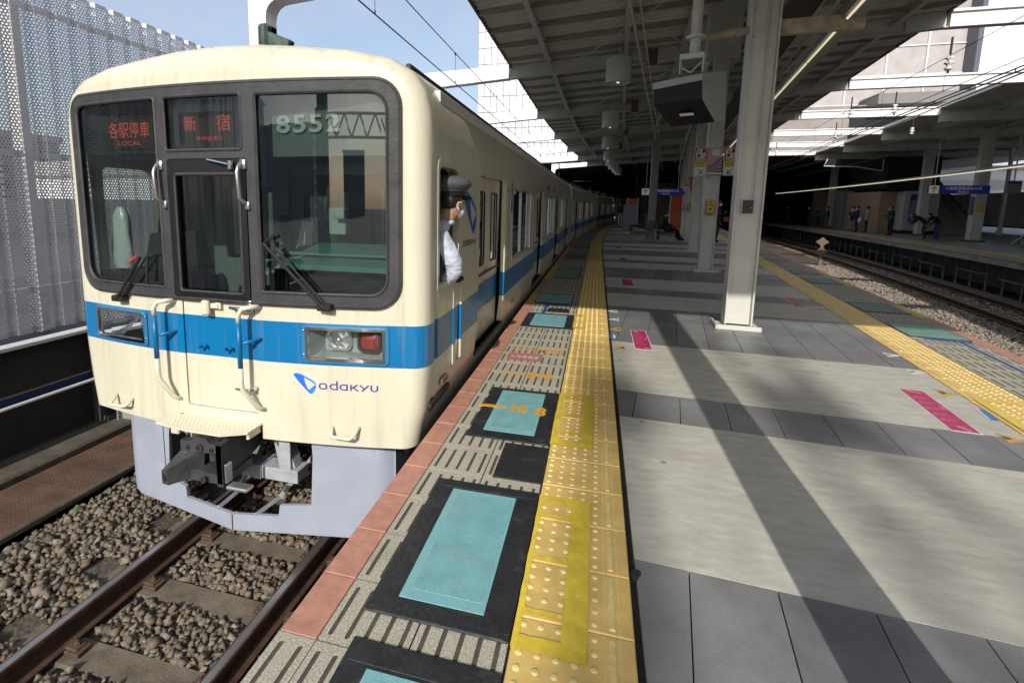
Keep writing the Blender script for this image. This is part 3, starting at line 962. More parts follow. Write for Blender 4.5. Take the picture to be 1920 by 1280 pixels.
rng = np.random.default_rng(3)
ph = (1 + 5 ** .5) / 2
ICO_ = np.array([(-1, ph, 0), (1, ph, 0), (-1, -ph, 0), (1, -ph, 0), (0, -1, ph), (0, 1, ph), (0, -1, -ph), (0, 1, -ph), (ph, 0, -1), (ph, 0, 1), (-ph, 0, -1), (-ph, 0, 1)]) / 1.9
ICO = np.array([(x, y, z) for x in (-1, 1) for y in (-1, 1) for z in (-1, 1)]) * 0.72
ICF = np.array([(0, 1, 3), (0, 3, 2), (4, 6, 7), (4, 7, 5), (0, 4, 5), (0, 5, 1), (2, 3, 7), (2, 7, 6), (0, 2, 6), (0, 6, 4), (1, 5, 7), (1, 7, 3)])
ICF_ = np.array([(0, 11, 5), (0, 5, 1), (0, 1, 7), (0, 7, 10), (0, 10, 11), (1, 5, 9), (5, 11, 4), (11, 10, 2), (10, 7, 6), (7, 1, 8), (3, 9, 4), (3, 4, 2), (3, 2, 6), (3, 6, 8), (3, 8, 9), (4, 9, 5), (2, 4, 11), (6, 2, 10), (8, 6, 7), (9, 8, 1)])
def stones(name, pos, rad, mats, label):
    N = len(pos)
    q = rng.normal(size=(N, 4)); q /= np.linalg.norm(q, axis=1)[:, None]
    w, x, y, z = q.T
    R = np.stack([1 - 2 * (y * y + z * z), 2 * (x * y - z * w), 2 * (x * z + y * w), 2 * (x * y + z * w), 1 - 2 * (x * x + z * z), 2 * (y * z - x * w), 2 * (x * z - y * w), 2 * (y * z + x * w), 1 - 2 * (x * x + y * y)], 1).reshape(N, 3, 3)
    S = rad[:, None] * rng.uniform(0.65, 1.35, (N, 3))
    base = ICO[None] + rng.uniform(-0.42, 0.42, (N, 8, 3))
    v = np.einsum('nij,nkj->nki', R, base * S[:, None, :])
    v[:, :, 2] *= 0.85
    v += pos[:, None, :]
    f = (ICF[None] + 8 * np.arange(N)[:, None, None]).reshape(-1, 3)
    me = bpy.data.meshes.new(name)
    me.vertices.add(N * 8); me.vertices.foreach_set('co', v.reshape(-1))
    me.loops.add(len(f) * 3); me.loops.foreach_set('vertex_index', f.reshape(-1).astype(np.int32))
    me.polygons.add(len(f)); me.polygons.foreach_set('loop_start', np.arange(0, len(f) * 3, 3, dtype=np.int32))
    me.polygons.foreach_set('material_index', np.repeat(rng.choice(len(mats), N, p=np.array([.3, .3, .2, .12, .08])), 12).astype(np.int32))
    for m in mats: me.materials.append(m)
    me.update(calc_edges=True); me.validate()
    return tag(place(name, me), label, kind='stuff')
m_st = [mat('stone_a', (0.20, 0.162, 0.118), 0.85, var=0.35, vs_=30), mat('stone_b', (0.16, 0.13, 0.10), 0.85, var=0.35, vs_=30), mat('stone_c', (0.24, 0.205, 0.16), 0.85, var=0.35, vs_=30),
        mat('stone_d', (0.18, 0.125, 0.085), 0.85, var=0.35, vs_=30), mat('stone_e', (0.11, 0.095, 0.08), 0.85, var=0.35, vs_=30)]
pos, rad = [], []
def ok(x, y, r):
    for xr in (XC - .5655, XC + .5655):
        if abs(x - xr) < 0.07 + r: return False
    if abs(x - XC) < 1.02:
        k = round((y - 2.075) / 0.565)
        if abs(y - (2.075 + .565 * k)) < 0.095 + r * 0.6: return False
        for xr in (XC - .5655, XC + .5655):
            if abs(x - xr) < 0.19 and abs(y - (2.075 + .565 * k)) < 0.13 + r: return False
    return True
for layer, sp in ((0, 0.038), (1, 0.046), (2, 0.07)):
    nx, ny = int(3.2 / sp), int(5.6 / sp)
    for i in range(nx):
        for j in range(ny):
            x = -4.13 + (i + random.random()) * sp
            y = 0.7 + (j + random.random()) * sp
            r = random.uniform(0.014, 0.028) * (1.0 if layer < 2 else 1.1)
            if x > -0.9 or not ok(x, y, r): continue
            if layer == 2 and random.random() < 0.45: continue
            pos.append((x, y, bedz(x, y) + 0.004 + layer * 0.017 + random.uniform(-.006, .006))); rad.append(r)
stones('ballast', np.array(pos), np.array(rad), m_st, 'brown crushed stone ballast around the near track')
pos, rad = [], []
for j in range(1500):
    y = 8.5 * (30 / 8.5) ** random.random()
    for q in range(11):
        y2 = y + random.uniform(-.2, .2)
        x = xB(y2) - 2.9 + random.random() * 3.4
        if abs(x - xB(y2)) < 1.0 and random.random() < 0.6: continue
        if abs(abs(x - xB(y2)) - .5665) < .1: continue
        pos.append((x, y2, -1.275 + random.uniform(-.01, .02))); rad.append(random.uniform(.02, .034))
m_st2 = [mat('far_stone_a', (0.30, 0.26, 0.22), 0.85), mat('far_stone_b', (0.25, 0.21, 0.17), 0.85), mat('far_stone_c', (0.34, 0.31, 0.27), 0.85), mat('far_stone_d', (0.32, 0.23, 0.17), 0.85), mat('far_stone_e', (0.2, 0.17, 0.14), 0.85)]
stones('ballast', np.array(pos), np.array(rad), m_st2, 'pale brown ballast between the platforms')
# small weed at the edge of the ballast
mb = MB()
for k in range(14):
    a = random.uniform(0, 2 * pi); L = random.uniform(.04, .075)
    p = Vector((-4.04 + random.uniform(-.03, .03), 2.98 + random.uniform(-.03, .03), -1.12))
    d = Vector((cos(a), sin(a), random.uniform(.5, 1.4))).normalized(); s = d.cross(Vector((0, 0, 1))).normalized() * .007
    mb.add([p - s * .3, p + s * .3, p + d * L * .6 + s, p + d * L - Vector((0, 0, .01)), p + d * L * .6 - s], [(0, 1, 2, 3, 4)])
tag(mb.build('weed', [mat('weed_green', (0.13, 0.26, 0.05), 0.6)]), 'small green weed at the edge of the ballast', 'weed')

# ------------------------------------------------------------------ walkway and barriers on the far left
m_plate = mat('rusty_plate', (0.115, 0.062, 0.042), 0.8, var=0.45, vs_=5, bump=0.5, bs=55, dirt=0.5, ds=2, dirtcol=(0.045, 0.038, 0.033))
m_moss = mat('mossy_concrete', (0.10, 0.085, 0.06), 0.95, var=0.5, vs_=4, bump=0.5, bs=30, dirt=0.5, ds=3, dirtcol=(0.06, 0.065, 0.025))
wk = MB(); wk.box(-6.6, -4.10, -6, 60, -1.7, -1.075)
walk = tag(wk.build('walkway', [m_moss]), 'walkway of rusty plates left of the track', kind='structure')
for k in range(-3, 13):
    mb = MB(); mb.tile(-4.84, -4.16, 2.22 + 0.92 * k, 2.22 + 0.92 * k + 0.915, -1.07, -1.05 + random.uniform(-.003, .003), 0.003)
    # raised chequer studs
    if -1 <= k <= 3:
        for i in range(14):
            for j in range(19):
                x, y = -4.81 + .047 * i + (.023 if j % 2 else 0), 2.24 + .92 * k + .047 * j
                mb.tile(x, x + .022, y, y + .008, -1.051, -1.046, .002)
    mb.build('plate', [m_plate], walk)
mb = MB(); mb.tile(-5.12, -4.86, -6, 60, -1.074, -0.985, 0.02); mb.build('kerb', [m_moss], walk)
mb = MB(); mb.tile(-4.155, -4.10, -6, 60, -1.2, -1.03, 0.01); mb.build('kerb', [m_moss], walk)

m_alu = mat('pale_rail', (0.70, 0.70, 0.68), 0.4, var=0.1, vs_=4)
m_net = mat('brown_net', (0.035, 0.03, 0.026), 0.75, var=0.3, vs_=3, bump=0.4, bs=120)
barrier = thing('trackside_barrier', 'low dark net barrier with white rails left of the train', 'barrier', (0, 0, 0))
for k in range(-4, 9):
    y0 = 4.28 - 2.2 + 2.2 * k
    if y0 > 18: break
    mb = MB(); mb.box(-5.315, -5.30, y0 + .05, y0 + 2.15, -1.0, 0.03); mb.build('panel', [m_net], barrier)
    mb = MB(); mb.box(-5.34, -5.22, y0 - .045, y0 + .045, -1.0, 0.02); mb.box(-5.24, -5.15, y0 - .01, y0 + .01, -1.0, -.95); mb.build('post', [mat('post_grey', (0.07, 0.07, 0.072), 0.5, var=0.3, vs_=8)], barrier)
    mb = MB(); mb.cbox(-5.30, -5.288, y0 + .02, y0 + .05, -.98, .02, .002); mb.build('post_edge', [m_alu], barrier)
mb = MB(); mb.cbox(-5.35, -5.22, -8, 24, 0.03, 0.075, .008); mb.build('top_rail', [m_alu], barrier)
mb = MB(); mb.tube([(-5.17, -8, -0.48), (-5.17, 24, -0.48)], 0.018, 8); mb.build('middle_rail', [m_alu], barrier)
mb = MB(); mb.box(-5.299, -5.294, -8, 24, -0.50, -0.43); mb.build('blue_band', [mat('blue_band', (0.012, 0.03, 0.12), 0.5)], barrier)
mb = MB(); mb.box(-5.299, -5.293, -8, 24, -0.428, -0.412); mb.build('band_edge', [mat('band_edge', (0.28, 0.27, 0.22), 0.6)], barrier)
t = thing('cable_bracket', 'grey steel bracket standing at the foot of the barrier', 'bracket', (-5.0, 4.35, -0.985))
mb = MB(); mb.box(-.05, -.035, -.06, .06, 0, .22); mb.box(-.05, .09, -.006, .006, 0, .22); mb.build('angle', [mat('bracket_grey', (0.28, 0.3, 0.27), 0.5, var=0.3, vs_=10)], t)
mb = MB(); mb.cbox(.16, .34, .2, .3, .16, .22, .005); mb.build('foot', [m_alu], t)

# perforated corrugated screen
def perf_mat():
    m = bpy.data.materials.new('perforated_metal'); m.use_nodes = True
    n_, l_ = m.node_tree.nodes, m.node_tree.links
    b = n_['Principled BSDF']
    b.inputs['Base Color'].default_value = (0.66, 0.65, 0.65, 1); b.inputs['Roughness'].default_value = 0.5; b.inputs['Metallic'].default_value = 0.1
    uv = n_.new('ShaderNodeUVMap'); uv.uv_map = 'UVMap'
    P_ = 0.036
    def cell(ox, oy):
        mp = n_.new('ShaderNodeVectorMath'); mp.operation = 'ADD'; mp.inputs[1].default_value = (ox, oy, 0); l_.new(uv.outputs['UV'], mp.inputs[0])
        md = n_.new('ShaderNodeVectorMath'); md.operation = 'WRAP'; l_.new(mp.outputs[0], md.inputs[0])
        md.inputs[1].default_value = (P_ / 2, P_ * 1.732 / 2, 1); md.inputs[2].default_value = (-P_ / 2, -P_ * 1.732 / 2, -1)
        ln = n_.new('ShaderNodeVectorMath'); ln.operation = 'LENGTH'; l_.new(md.outputs[0], ln.inputs[0])
        return ln.outputs['Value']
    mi = n_.new('ShaderNodeMath'); mi.operation = 'MINIMUM'; l_.new(cell(0, 0), mi.inputs[0]); l_.new(cell(P_ / 2, P_ * 1.732 / 2), mi.inputs[1])
    ls = n_.new('ShaderNodeMath'); ls.operation = 'LESS_THAN'; ls.inputs[1].default_value = 0.0106; l_.new(mi.outputs[0], ls.inputs[0])
    # plain margins at the folds are given by a second map: u2 = 1 inside the punched field
    uv2 = n_.new('ShaderNodeUVMap'); uv2.uv_map = 'Field'
    sp = n_.new('ShaderNodeSeparateXYZ'); l_.new(uv2.outputs['UV'], sp.inputs[0])
    g1 = n_.new('ShaderNodeMath'); g1.operation = 'GREATER_THAN'; g1.inputs[1].default_value = 0.5; l_.new(sp.outputs['X'], g1.inputs[0])
    mu = n_.new('ShaderNodeMath'); mu.operation = 'MULTIPLY'; l_.new(ls.outputs[0], mu.inputs[0]); l_.new(g1.outputs[0], mu.inputs[1])
    tr = n_.new('ShaderNodeBsdfTransparent'); mx = n_.new('ShaderNodeMixShader')
    l_.new(mu.outputs[0], mx.inputs['Fac']); l_.new(b.outputs[0], mx.inputs[1]); l_.new(tr.outputs[0], mx.inputs[2])
    l_.new(mx.outputs[0], n_['Material Output'].inputs['Surface'])
    return m
m_perf = perf_mat()
def screen_mesh(periods):
    """one sheet: folds across, plain borders at top and bottom"""
    prof = []
    per = 0.245
    for k in range(periods):
        y = k * per
        prof += [(y, 0.0, 0), (y + .012, 0, 1), (y + .132, 0, 1), (y + .142, 0, 0), (y + .158, -.05, 2), (y + .162, -.05, 0), (y + .216, -.05, 0), (y + .22, -.05, 2)]
    prof.append((periods * per, 0, 0))
    zs = [0, 0.05, 0.28, 0.30, 1.0, 2.0, 3.0, 3.55, 3.71, 3.76]
    V_, F_, U_, H_ = [], [], [], []
    s = [0]
    for a, b in zip(prof[:-1], prof[1:]): s.append(s[-1] + math.hypot(b[0] - a[0], b[1] - a[1]))
    for z in zs:
        for p in prof: V_.append((p[1], p[0], z))
    n = len(prof)
    for j in range(len(zs) - 1):
        for i in range(n - 1):
            F_.append((j * n + i, j * n + i + 1, (j + 1) * n + i + 1, (j + 1) * n + i))
            punched = 1.0 if (1 <= j <= len(zs) - 3) and (i % 8 not in (0, 2, 4, 6)) else 0.0
            U_ += [(s[i], zs[j]), (s[i + 1], zs[j]), (s[i + 1], zs[j + 1]), (s[i], zs[j + 1])]
            H_ += [(punched, 0)] * 4
    me = bpy.data.meshes.new('panel'); me.from_pydata(V_, [], F_)
    u1 = me.uv_layers.new(name='UVMap'); u1.data.foreach_set('uv', np.array(U_).reshape(-1))
    u2 = me.uv_layers.new(name='Field'); u2.data.foreach_set('uv', np.array(H_).reshape(-1))
    me.materials.append(m_perf); me.update()
    return me
scr_me = screen_mesh(4)
screen = thing('perforated_screen', 'tall corrugated screen of perforated grey metal on the left', 'screen', (0, 0, 0))
for k in range(-6, 22):
    p = place('panel', scr_me, screen, (-5.88 + (k % 2) * 0.004, 1.0 + 0.98 * k, 0.0))
for z in (0.42, 1.9, 3.45):
    mb = MB(); mb.cbox(-6.03, -5.965, -3, 22.5, z, z + .06, .004); mb.build('girt', [m_alu], screen)
for k in range(9):
    mb = MB(); mb.cbox(-6.2, -6.05, -1.5 + 2.9 * k, -1.4 + 2.9 * k, -1.5, 3.6, .004); mb.build('post', [m_alu], screen)
mb = MB(); mb.box(-6.3, -5.36, -8, 24, -0.16, -0.06); mb.build('sill', [mat('sill_dark', (0.05, 0.045, 0.05), 0.6)], screen)

# ------------------------------------------------------------------ train
def paint_mat():
    m = bpy.data.materials.new('train_paint'); m.use_nodes = True
    n_, l_ = m.node_tree.nodes, m.node_tree.links
    b = n_['Principled BSDF']
    b.inputs['Roughness'].default_value = 0.33; b.inputs['Coat Weight'].default_value = 0.35; b.inputs['Coat Roughness'].default_value = 0.12
    tc = n_.new('ShaderNodeTexCoord'); sp = n_.new('ShaderNodeSeparateXYZ'); l_.new(tc.outputs['Object'], sp.inputs[0])
    a = n_.new('ShaderNodeMath'); a.operation = 'GREATER_THAN'; a.inputs[1].default_value = 1.495; l_.new(sp.outputs['Z'], a.inputs[0])
    c = n_.new('ShaderNodeMath'); c.operation = 'LESS_THAN'; c.inputs[1].default_value = 1.772; l_.new(sp.outputs['Z'], c.inputs[0])
    mu = n_.new('ShaderNodeMath'); mu.operation = 'MULTIPLY'; l_.new(a.outputs[0], mu.inputs[0]); l_.new(c.outputs[0], mu.inputs[1])
    no = n_.new('ShaderNodeTexNoise'); no.inputs['Scale'].default_value = 2.2; no.inputs['Detail'].default_value = 8; no.inputs['Roughness'].default_value = 0.65
    mp = n_.new('ShaderNodeMapping'); mp.inputs['Scale'].default_value = (2.5, 2.5, 0.7)
    l_.new(tc.outputs['Object'], mp.inputs['Vector']); l_.new(mp.outputs['Vector'], no.inputs['Vector'])
    r = n_.new('ShaderNodeMapRange'); r.inputs['From Min'].default_value = 0.35; r.inputs['From Max'].default_value = 0.75; l_.new(no.outputs['Fac'], r.inputs['Value'])
    cr = n_.new('ShaderNodeMix'); cr.data_type = 'RGBA'; cr.inputs['A'].default_value = (0.71, 0.68, 0.535, 1); cr.inputs['B'].default_value = (0.645, 0.61, 0.465, 1); l_.new(r.outputs['Result'], cr.inputs['Factor'])
    mx = n_.new('ShaderNodeMix'); mx.data_type = 'RGBA'; l_.new(mu.outputs[0], mx.inputs['Factor']); l_.new(cr.outputs['Result'], mx.inputs['A']); mx.inputs['B'].default_value = (0.002, 0.165, 0.40, 1)
    ns = n_.new('ShaderNodeTexNoise'); ns.inputs['Scale'].default_value = 9; ns.inputs['Detail'].default_value = 6; ns.inputs['Roughness'].default_value = 0.6
    ms = n_.new('ShaderNodeMapping'); ms.inputs['Scale'].default_value = (1.6, 1.6, 0.09); l_.new(tc.outputs['Object'], ms.inputs['Vector']); l_.new(ms.outputs['Vector'], ns.inputs['Vector'])
    rs = n_.new('ShaderNodeMapRange'); rs.inputs['From Min'].default_value = 0.52; rs.inputs['From Max'].default_value = 0.78; rs.inputs['To Max'].default_value = 0.34; l_.new(ns.outputs['Fac'], rs.inputs['Value'])
    mz = n_.new('ShaderNodeMix'); mz.data_type = 'RGBA'; mz.inputs['B'].default_value = (0.30, 0.27, 0.20, 1); l_.new(rs.outputs['Result'], mz.inputs['Factor']); l_.new(mx.outputs['Result'], mz.inputs['A'])
    l_.new(mz.outputs['Result'], b.inputs['Base Color'])
    n2 = n_.new('ShaderNodeTexNoise'); n2.inputs['Scale'].default_value = 330; l_.new(tc.outputs['Object'], n2.inputs['Vector'])
    n3 = n_.new('ShaderNodeTexNoise'); n3.inputs['Scale'].default_value = 1.6; n3.inputs['Detail'].default_value = 2; l_.new(tc.outputs['Object'], n3.inputs['Vector'])
    b1 = n_.new('ShaderNodeBump'); b1.inputs['Strength'].default_value = 0.06; b1.inputs['Distance'].default_value = 0.002; l_.new(n2.outputs['Fac'], b1.inputs['Height'])
    b2 = n_.new('ShaderNodeBump'); b2.inputs['Strength'].default_value = 0.12; b2.inputs['Distance'].default_value = 0.02; l_.new(n3.outputs['Fac'], b2.inputs['Height']); l_.new(b1.outputs['Normal'], b2.inputs['Normal'])
    l_.new(b2.outputs['Normal'], b.inputs['Normal'])
    return m
m_paint = paint_mat()
m_cream = mat('cream_paint', (0.70, 0.67, 0.52), 0.38, var=0.06, vs_=10)
m_bluep = mat('blue_paint', (0.004, 0.15, 0.36), 0.35)
m_gask = mat('window_rubber', (0.045, 0.045, 0.047), 0.6, var=0.35, vs_=9, bump=0.25, bs=60)
m_blackfr = mat('black_frame', (0.012, 0.013, 0.016), 0.35, var=0.3, vs_=9)
m_cabin = mat('cab_lining', (0.20, 0.25, 0.22), 0.6, var=0.15, vs_=5)
m_cabdark = mat('cab_dark', (0.03, 0.034, 0.034), 0.6, var=0.3, vs_=5)
m_black = mat('matt_black', (0.012, 0.012, 0.013), 0.7)
m_deskg = mat('desk_green', (0.16, 0.33, 0.27), 0.45, var=0.1, vs_=6)
m_chrome = mat('chrome', (0.78, 0.78, 0.78), 0.12, metal=1.0)
m_alum = mat('aluminium', (0.62, 0.63, 0.63), 0.32, metal=0.85, var=0.15, vs_=20)
m_skirt = mat('skirt_grey', (0.35, 0.385, 0.47), 0.45, var=0.1, vs_=4, bump=0.05, bs=80, dirt=0.25, ds=3, dirtcol=(0.28, 0.27, 0.27), dthr=0.6)
m_coup = mat('coupler_grey', (0.055, 0.055, 0.06), 0.5, var=0.4, vs_=10, bump=0.2, bs=40, dirt=0.4, ds=6)
m_under = mat('underframe', (0.04, 0.037, 0.034), 0.8, var=0.4, vs_=6)
m_undergrey = mat('bracket_paint', (0.40, 0.42, 0.46), 0.5, var=0.2, vs_=10, dirt=0.4, ds=9)
m_roofcov = mat('roof_covering', (0.10, 0.085, 0.065), 0.7, var=0.3, vs_=5)
m_num = mat('number_metal', (0.55, 0.60, 0.57), 0.3, metal=0.35, emit=(0.55, 0.6, 0.57), es=0.0)
m_led = mat('led_red', (0.25, 0.03, 0.02), 0.5, emit=(1.0, 0.16, 0.07), es=0.42)
m_ledpan = mat('led_panel', (0.02, 0.018, 0.018), 0.5, emit=(0.35, 0.10, 0.05), es=0.04)
m_red = mat('red_lens', (0.28, 0.05, 0.045), 0.18, var=0.25, vs_=30, coat=1.0)
m_lampbox = mat('lamp_box', (0.30, 0.33, 0.31), 0.5, var=0.2, vs_=20)
m_glass = glass_mat('cab_glass', (0.50, 0.57, 0.545), 1.0, blend=0.02)
m_glassd = glass_mat('side_glass', (0.30, 0.34, 0.32), 1.0, blend=0.03)
m_lens = glass_mat('lamp_cover', (0.9, 0.93, 0.92), 0.6)
m_int = mat('saloon_lining', (0.30, 0.30, 0.27), 0.6)

HALF = [(1.345, .95), (1.363, 1.05), (1.381, 1.15), (1.39, 1.2), (1.40, 1.3), (1.41, 1.4), (1.415, 1.45)] + [(1.42, 1.55 + .1 * i) for i in range(14)] + [(1.42, 3.0), (1.41, 3.12), (1.385, 3.22), (1.32, 3.325), (1.18, 3.41), (.92, 3.465), (.6, 3.507), (.3, 3.535), (0, 3.545)]
def usd(w):
    for (a, b), (c, d) in zip(HALF[:-1], HALF[1:]):
        if b <= w <= d:
            return a + (c - a) * (w - b) / (d - b)
    return HALF[0][0]
def bow(u): return 0.0903 * min(abs(u), 1.3) ** 2
RING = [(-u, w) for u, w in HALF] + [(u, w) for u, w in HALF[::-1][1:]]

def body_loft(mb, v0, v1, front):
    """front dome (if any) and the roof"""
    n = len(RING)
    nr = []
    for i in range(n):
        a, b = RING[max(i - 1, 0)], RING[min(i + 1, n - 1)]
        t = Vector((b[0] - a[0], b[1] - a[1])).normalized()
        q = Vector((t.y, -t.x))
        if RING[i][1] < 1.5: q = Vector((1 if RING[i][0] < 0 else -1, 0))
        nr.append(q)
    st = []
    inset = []
    if front:
        for s in range(0, 8):
            th = 0.5 * pi * s / 7
            row = []
            for (u, w), q in zip(RING, nr):
                r = 0.12 + 0.08 * max(0, min(1, (1.0 - abs(u)) / .5)) * (1 if w > 3.3 else 0)
                iu, iw = u + q.x * r * (1 - sin(th)), w + q.y * r * (1 - sin(th))
                bu = u + q.x * r
                row.append((iu, bow(bu) + r * (1 - cos(th)), iw))
                if s == 0: inset.append((iu, iw))
            st.append(row)
        st.append([(u, v0, w) for u, w in RING])
        V_ = [p for row in st for p in row]
        mb.add(V_, [(j * n + i, j * n + i + 1, (j + 1) * n + i + 1, (j + 1) * n + i) for j in range(len(st) - 1) for i in range(n - 1)])
    roof = [(u, w) for u, w in RING if w >= 3.0]
    m = len(roof)
    vs_ = [v0, v0 + 3, v0 + 9, v1]
    mb.add([(u, v, w) for v in vs_ for u, w in roof], [(j * m + i, j * m + i + 1, (j + 1) * m + i + 1, (j + 1) * m + i) for j in range(len(vs_) - 1) for i in range(m - 1)])
    return inset

def doors_windows(D0):
    ds = [D0 + 4.34 * k for k in range(4)]
    wins = []
    for k in range(3):
        d = ds[k]
        wins += [(d + 1.44, d + 1.66, 1.9, 2.70), (d + 1.86, d + 3.64, 1.87, 2.73), (d + 3.84, d + 4.0, 1.9, 2.68)]
    return ds, wins

def side_wall(car, sg, v0, v1, D0, cab):
    ds, wins = doors_windows(D0)
    holes = [dens(rrect(d, d + 1.36, 1.2, 2.8, [0.0, 0.0, .04, .04], 3), .25) for d in ds] + [rrect(a, b, c, e, .03, 3) for a, b, c, e in wins]
    if cab: holes.append(rrect(.42, .95, 1.98, 2.8, [.02, .02, .13, .05], 4))
    else:
        holes += [rrect(v0 + .35, v0 + 1.0, 1.9, 2.7, .03, 3)]
        wins = wins + [(v0 + .35, v0 + 1.0, 1.9, 2.70)]
    fn = lambda a, b, d: (sg * (usd(b) - d), a, b)
    ex = [(v0 + .4 * i + .1, w) for i in range(int((v1 - v0) / .4)) for w in (1.2, 1.45, 1.9, 2.9)]
    mb = MB()
    sheet(mb, [(v0, .95), (v1, .95), (v1, 3.0), (v0, 3.0)], holes, fn, 0.05, ex, mi=0, flip=sg < 0, back=True)
    mb.build('side_wall', [m_paint], car)
    # door leaves, recessed
    for d in ds:
        for q in range(2):
            a0 = d + .68 * q
            lf = MB()
            wa = (a0 + .2, a0 + .52) if q == 0 else (a0 + .16, a0 + .48)
            hole = rrect(wa[0], wa[1], 1.95, 2.66, .05, 4)
            sheet(lf, [(a0 + .003, 1.2), (a0 + .677, 1.2), (a0 + .677, 2.8), (a0 + .003, 2.8)], [hole], lambda a, b, dd: (sg * (usd(b) - .07 - dd), a, b), .03, [(a0 + .3, w) for w in (1.3, 1.45, 1.7)], flip=sg < 0)
            o = lf.build('door_leaf', [m_paint], car)
            gl = MB(); gl.add([(sg * (1.42 - .082), p[0], p[1]) for p in hole], [list(range(len(hole)))]); gl.build('pane', [m_glassd], o)
            rb = MB()
            rb.tube([(sg * (1.42 - .07), p[0], p[1]) for p in hole + hole[:1]], .008, 5); rb.build('window_rubber', [m_blackfr], o)
            if q == 0:
                st = MB(); st.box(min(sg * 1.352, sg * 1.35), max(sg * 1.352, sg * 1.35), a0 + .02, d + 1.34, 1.845, 1.875); st.build('brown_line', [mat('door_line', (0.10, 0.05, 0.035), 0.6)], o)
            sk = MB(); sk.lathe([(.045, 0), (.045, .002)], 12, Matrix.Translation((sg * 1.342, wa[0] + .14, 2.08)) @ Matrix.Rotation(pi / 2, 4, 'Y')); sk.build('sticker', [m_white], o)
        sl = MB(); sl.cbox(min(sg * 1.30, sg * 1.405), max(sg * 1.30, sg * 1.405), d - .02, d + 1.38, 1.165, 1.2, .004); sl.build('door_sill', [m_under], car)
    for i, (a, b, c, e) in enumerate(wins):
        poly = rrect(a, b, c, e, .03, 3)
        fr = MB(); fr.tube([(sg * 1.416, p[0], p[1]) for p in poly + poly[:1]], .012, 5)
        if b - a > 1:
            fr.cbox(min(sg * 1.36, sg * 1.405), max(sg * 1.36, sg * 1.405), (a + b) / 2 - .02, (a + b) / 2 + .02, c, e, .003)
            fr.cbox(min(sg * 1.37, sg * 1.412), max(sg * 1.37, sg * 1.412), a + .02, b - .02, c, c + .03, .003)
        o = fr.build('window_frame', [m_alum], car)
        gl = MB(); gl.add([(sg * 1.385, p[0], p[1]) for p in poly], [list(range(len(poly)))]); gl.build('pane', [m_glassd], o)

def interior(car, v0, v1):
    mb = MB(); mb.box(-1.33, 1.33, v0, v1, 1.08, 1.15); mb.build('floor', [mat('saloon_floor', (0.09, 0.08, 0.07), 0.7)], car)
    mb = MB(); mb.box(-1.3, 1.3, v0, v1, 3.05, 3.1); mb.build('ceiling', [m_int], car)
    for sg in (-1, 1):
        for k in range(3):
            mb = MB(); mb.box(1.05 if sg > 0 else -1.3, 1.3 if sg > 0 else -1.05, v0 + 3.1 + 4.34 * k, v0 + 5.7 + 4.34 * k, 1.15, 1.6)
            mb.build('bench_seat', [mat('seat_moquette', (0.08, 0.05, 0.09), 0.9)], car)

def underframe(car, v0, v1):
    mb = MB(); mb.box(-1.15, 1.15, v0, v1, .55, .98); mb.build('underframe', [m_under], car)
    for vc in (v0 + 2.4, v1 - 2.6):
        for dv in (-1.05, 1.05):
            w = MB()
            for sg in (-1, 1): w.lathe([(.43, 0), (.43, .1), (.45, .1), (.45, .13)], 20, Matrix.Translation((sg * .55 - .06, vc + dv, .43)) @ Matrix.Rotation(pi / 2, 4, 'Y'))
            w.build('wheelset', [m_rust], car)

def car_tail(car, v1):
    mb = MB()
    rg = [(u, w) for u, w in RING]
    mb.add([(u, v1, w) for u, w in rg], [list(range(len(rg)))]); mb.build('end_wall', [m_cream], car)
    mb = MB(); mb.cbox(-.55, .55, v1 - .02, v1 + .5, 1.15, 3.1, .03); mb.build('gangway_bellows', [m_black], car)

def roof_parts(car, v0, v1):
    mb = MB()
    cov = [(u, w + .02) for u, w in RING if abs(u) < 1.2 and w > 3]
    m = len(cov)
    vv = [v0, v0 + 6, v1]
    mb.add([(u, v, w) for v in vv for u, w in cov], [(j * m + i, j * m + i + 1, (j + 1) * m + i + 1, (j + 1) * m + i) for j in range(2) for i in range(m - 1)])
    for k in range(3):
        mb.cbox(-.75, .75, v0 + 2.2 + 4.6 * k, v0 + 4.6 + 4.6 * k, 3.5, 3.72, .05)
    mb.build('roof_covering', [m_roofcov], car)
    for sg in (-1, 1):
        mb = MB(); mb.cbox(min(sg * 1.15, sg * 1.19), max(sg * 1.15, sg * 1.19), v0 - .1, v1, 3.37, 3.455, .008); mb.build('roof_edge', [mat('roof_edge', (0.05, 0.035, 0.03), 0.6)], car)
        mb = MB(); mb.cbox(min(sg * 1.3, sg * 1.395), max(sg * 1.3, sg * 1.395), v0 - .1, v1, 3.20, 3.275, .006); mb.build('gutter', [m_white], car)

Y0, XC0 = 2.852, -2.42
LEN = 17.5
car1 = thing('train_car', 'cream and blue leading train car with number 8552 and flat front', 'train car', (XC0, Y0, RAIL), 0.0, 'cars of the train at the platform')
mb = MB()
inset = body_loft(mb, .34, LEN, True)
shell = mb
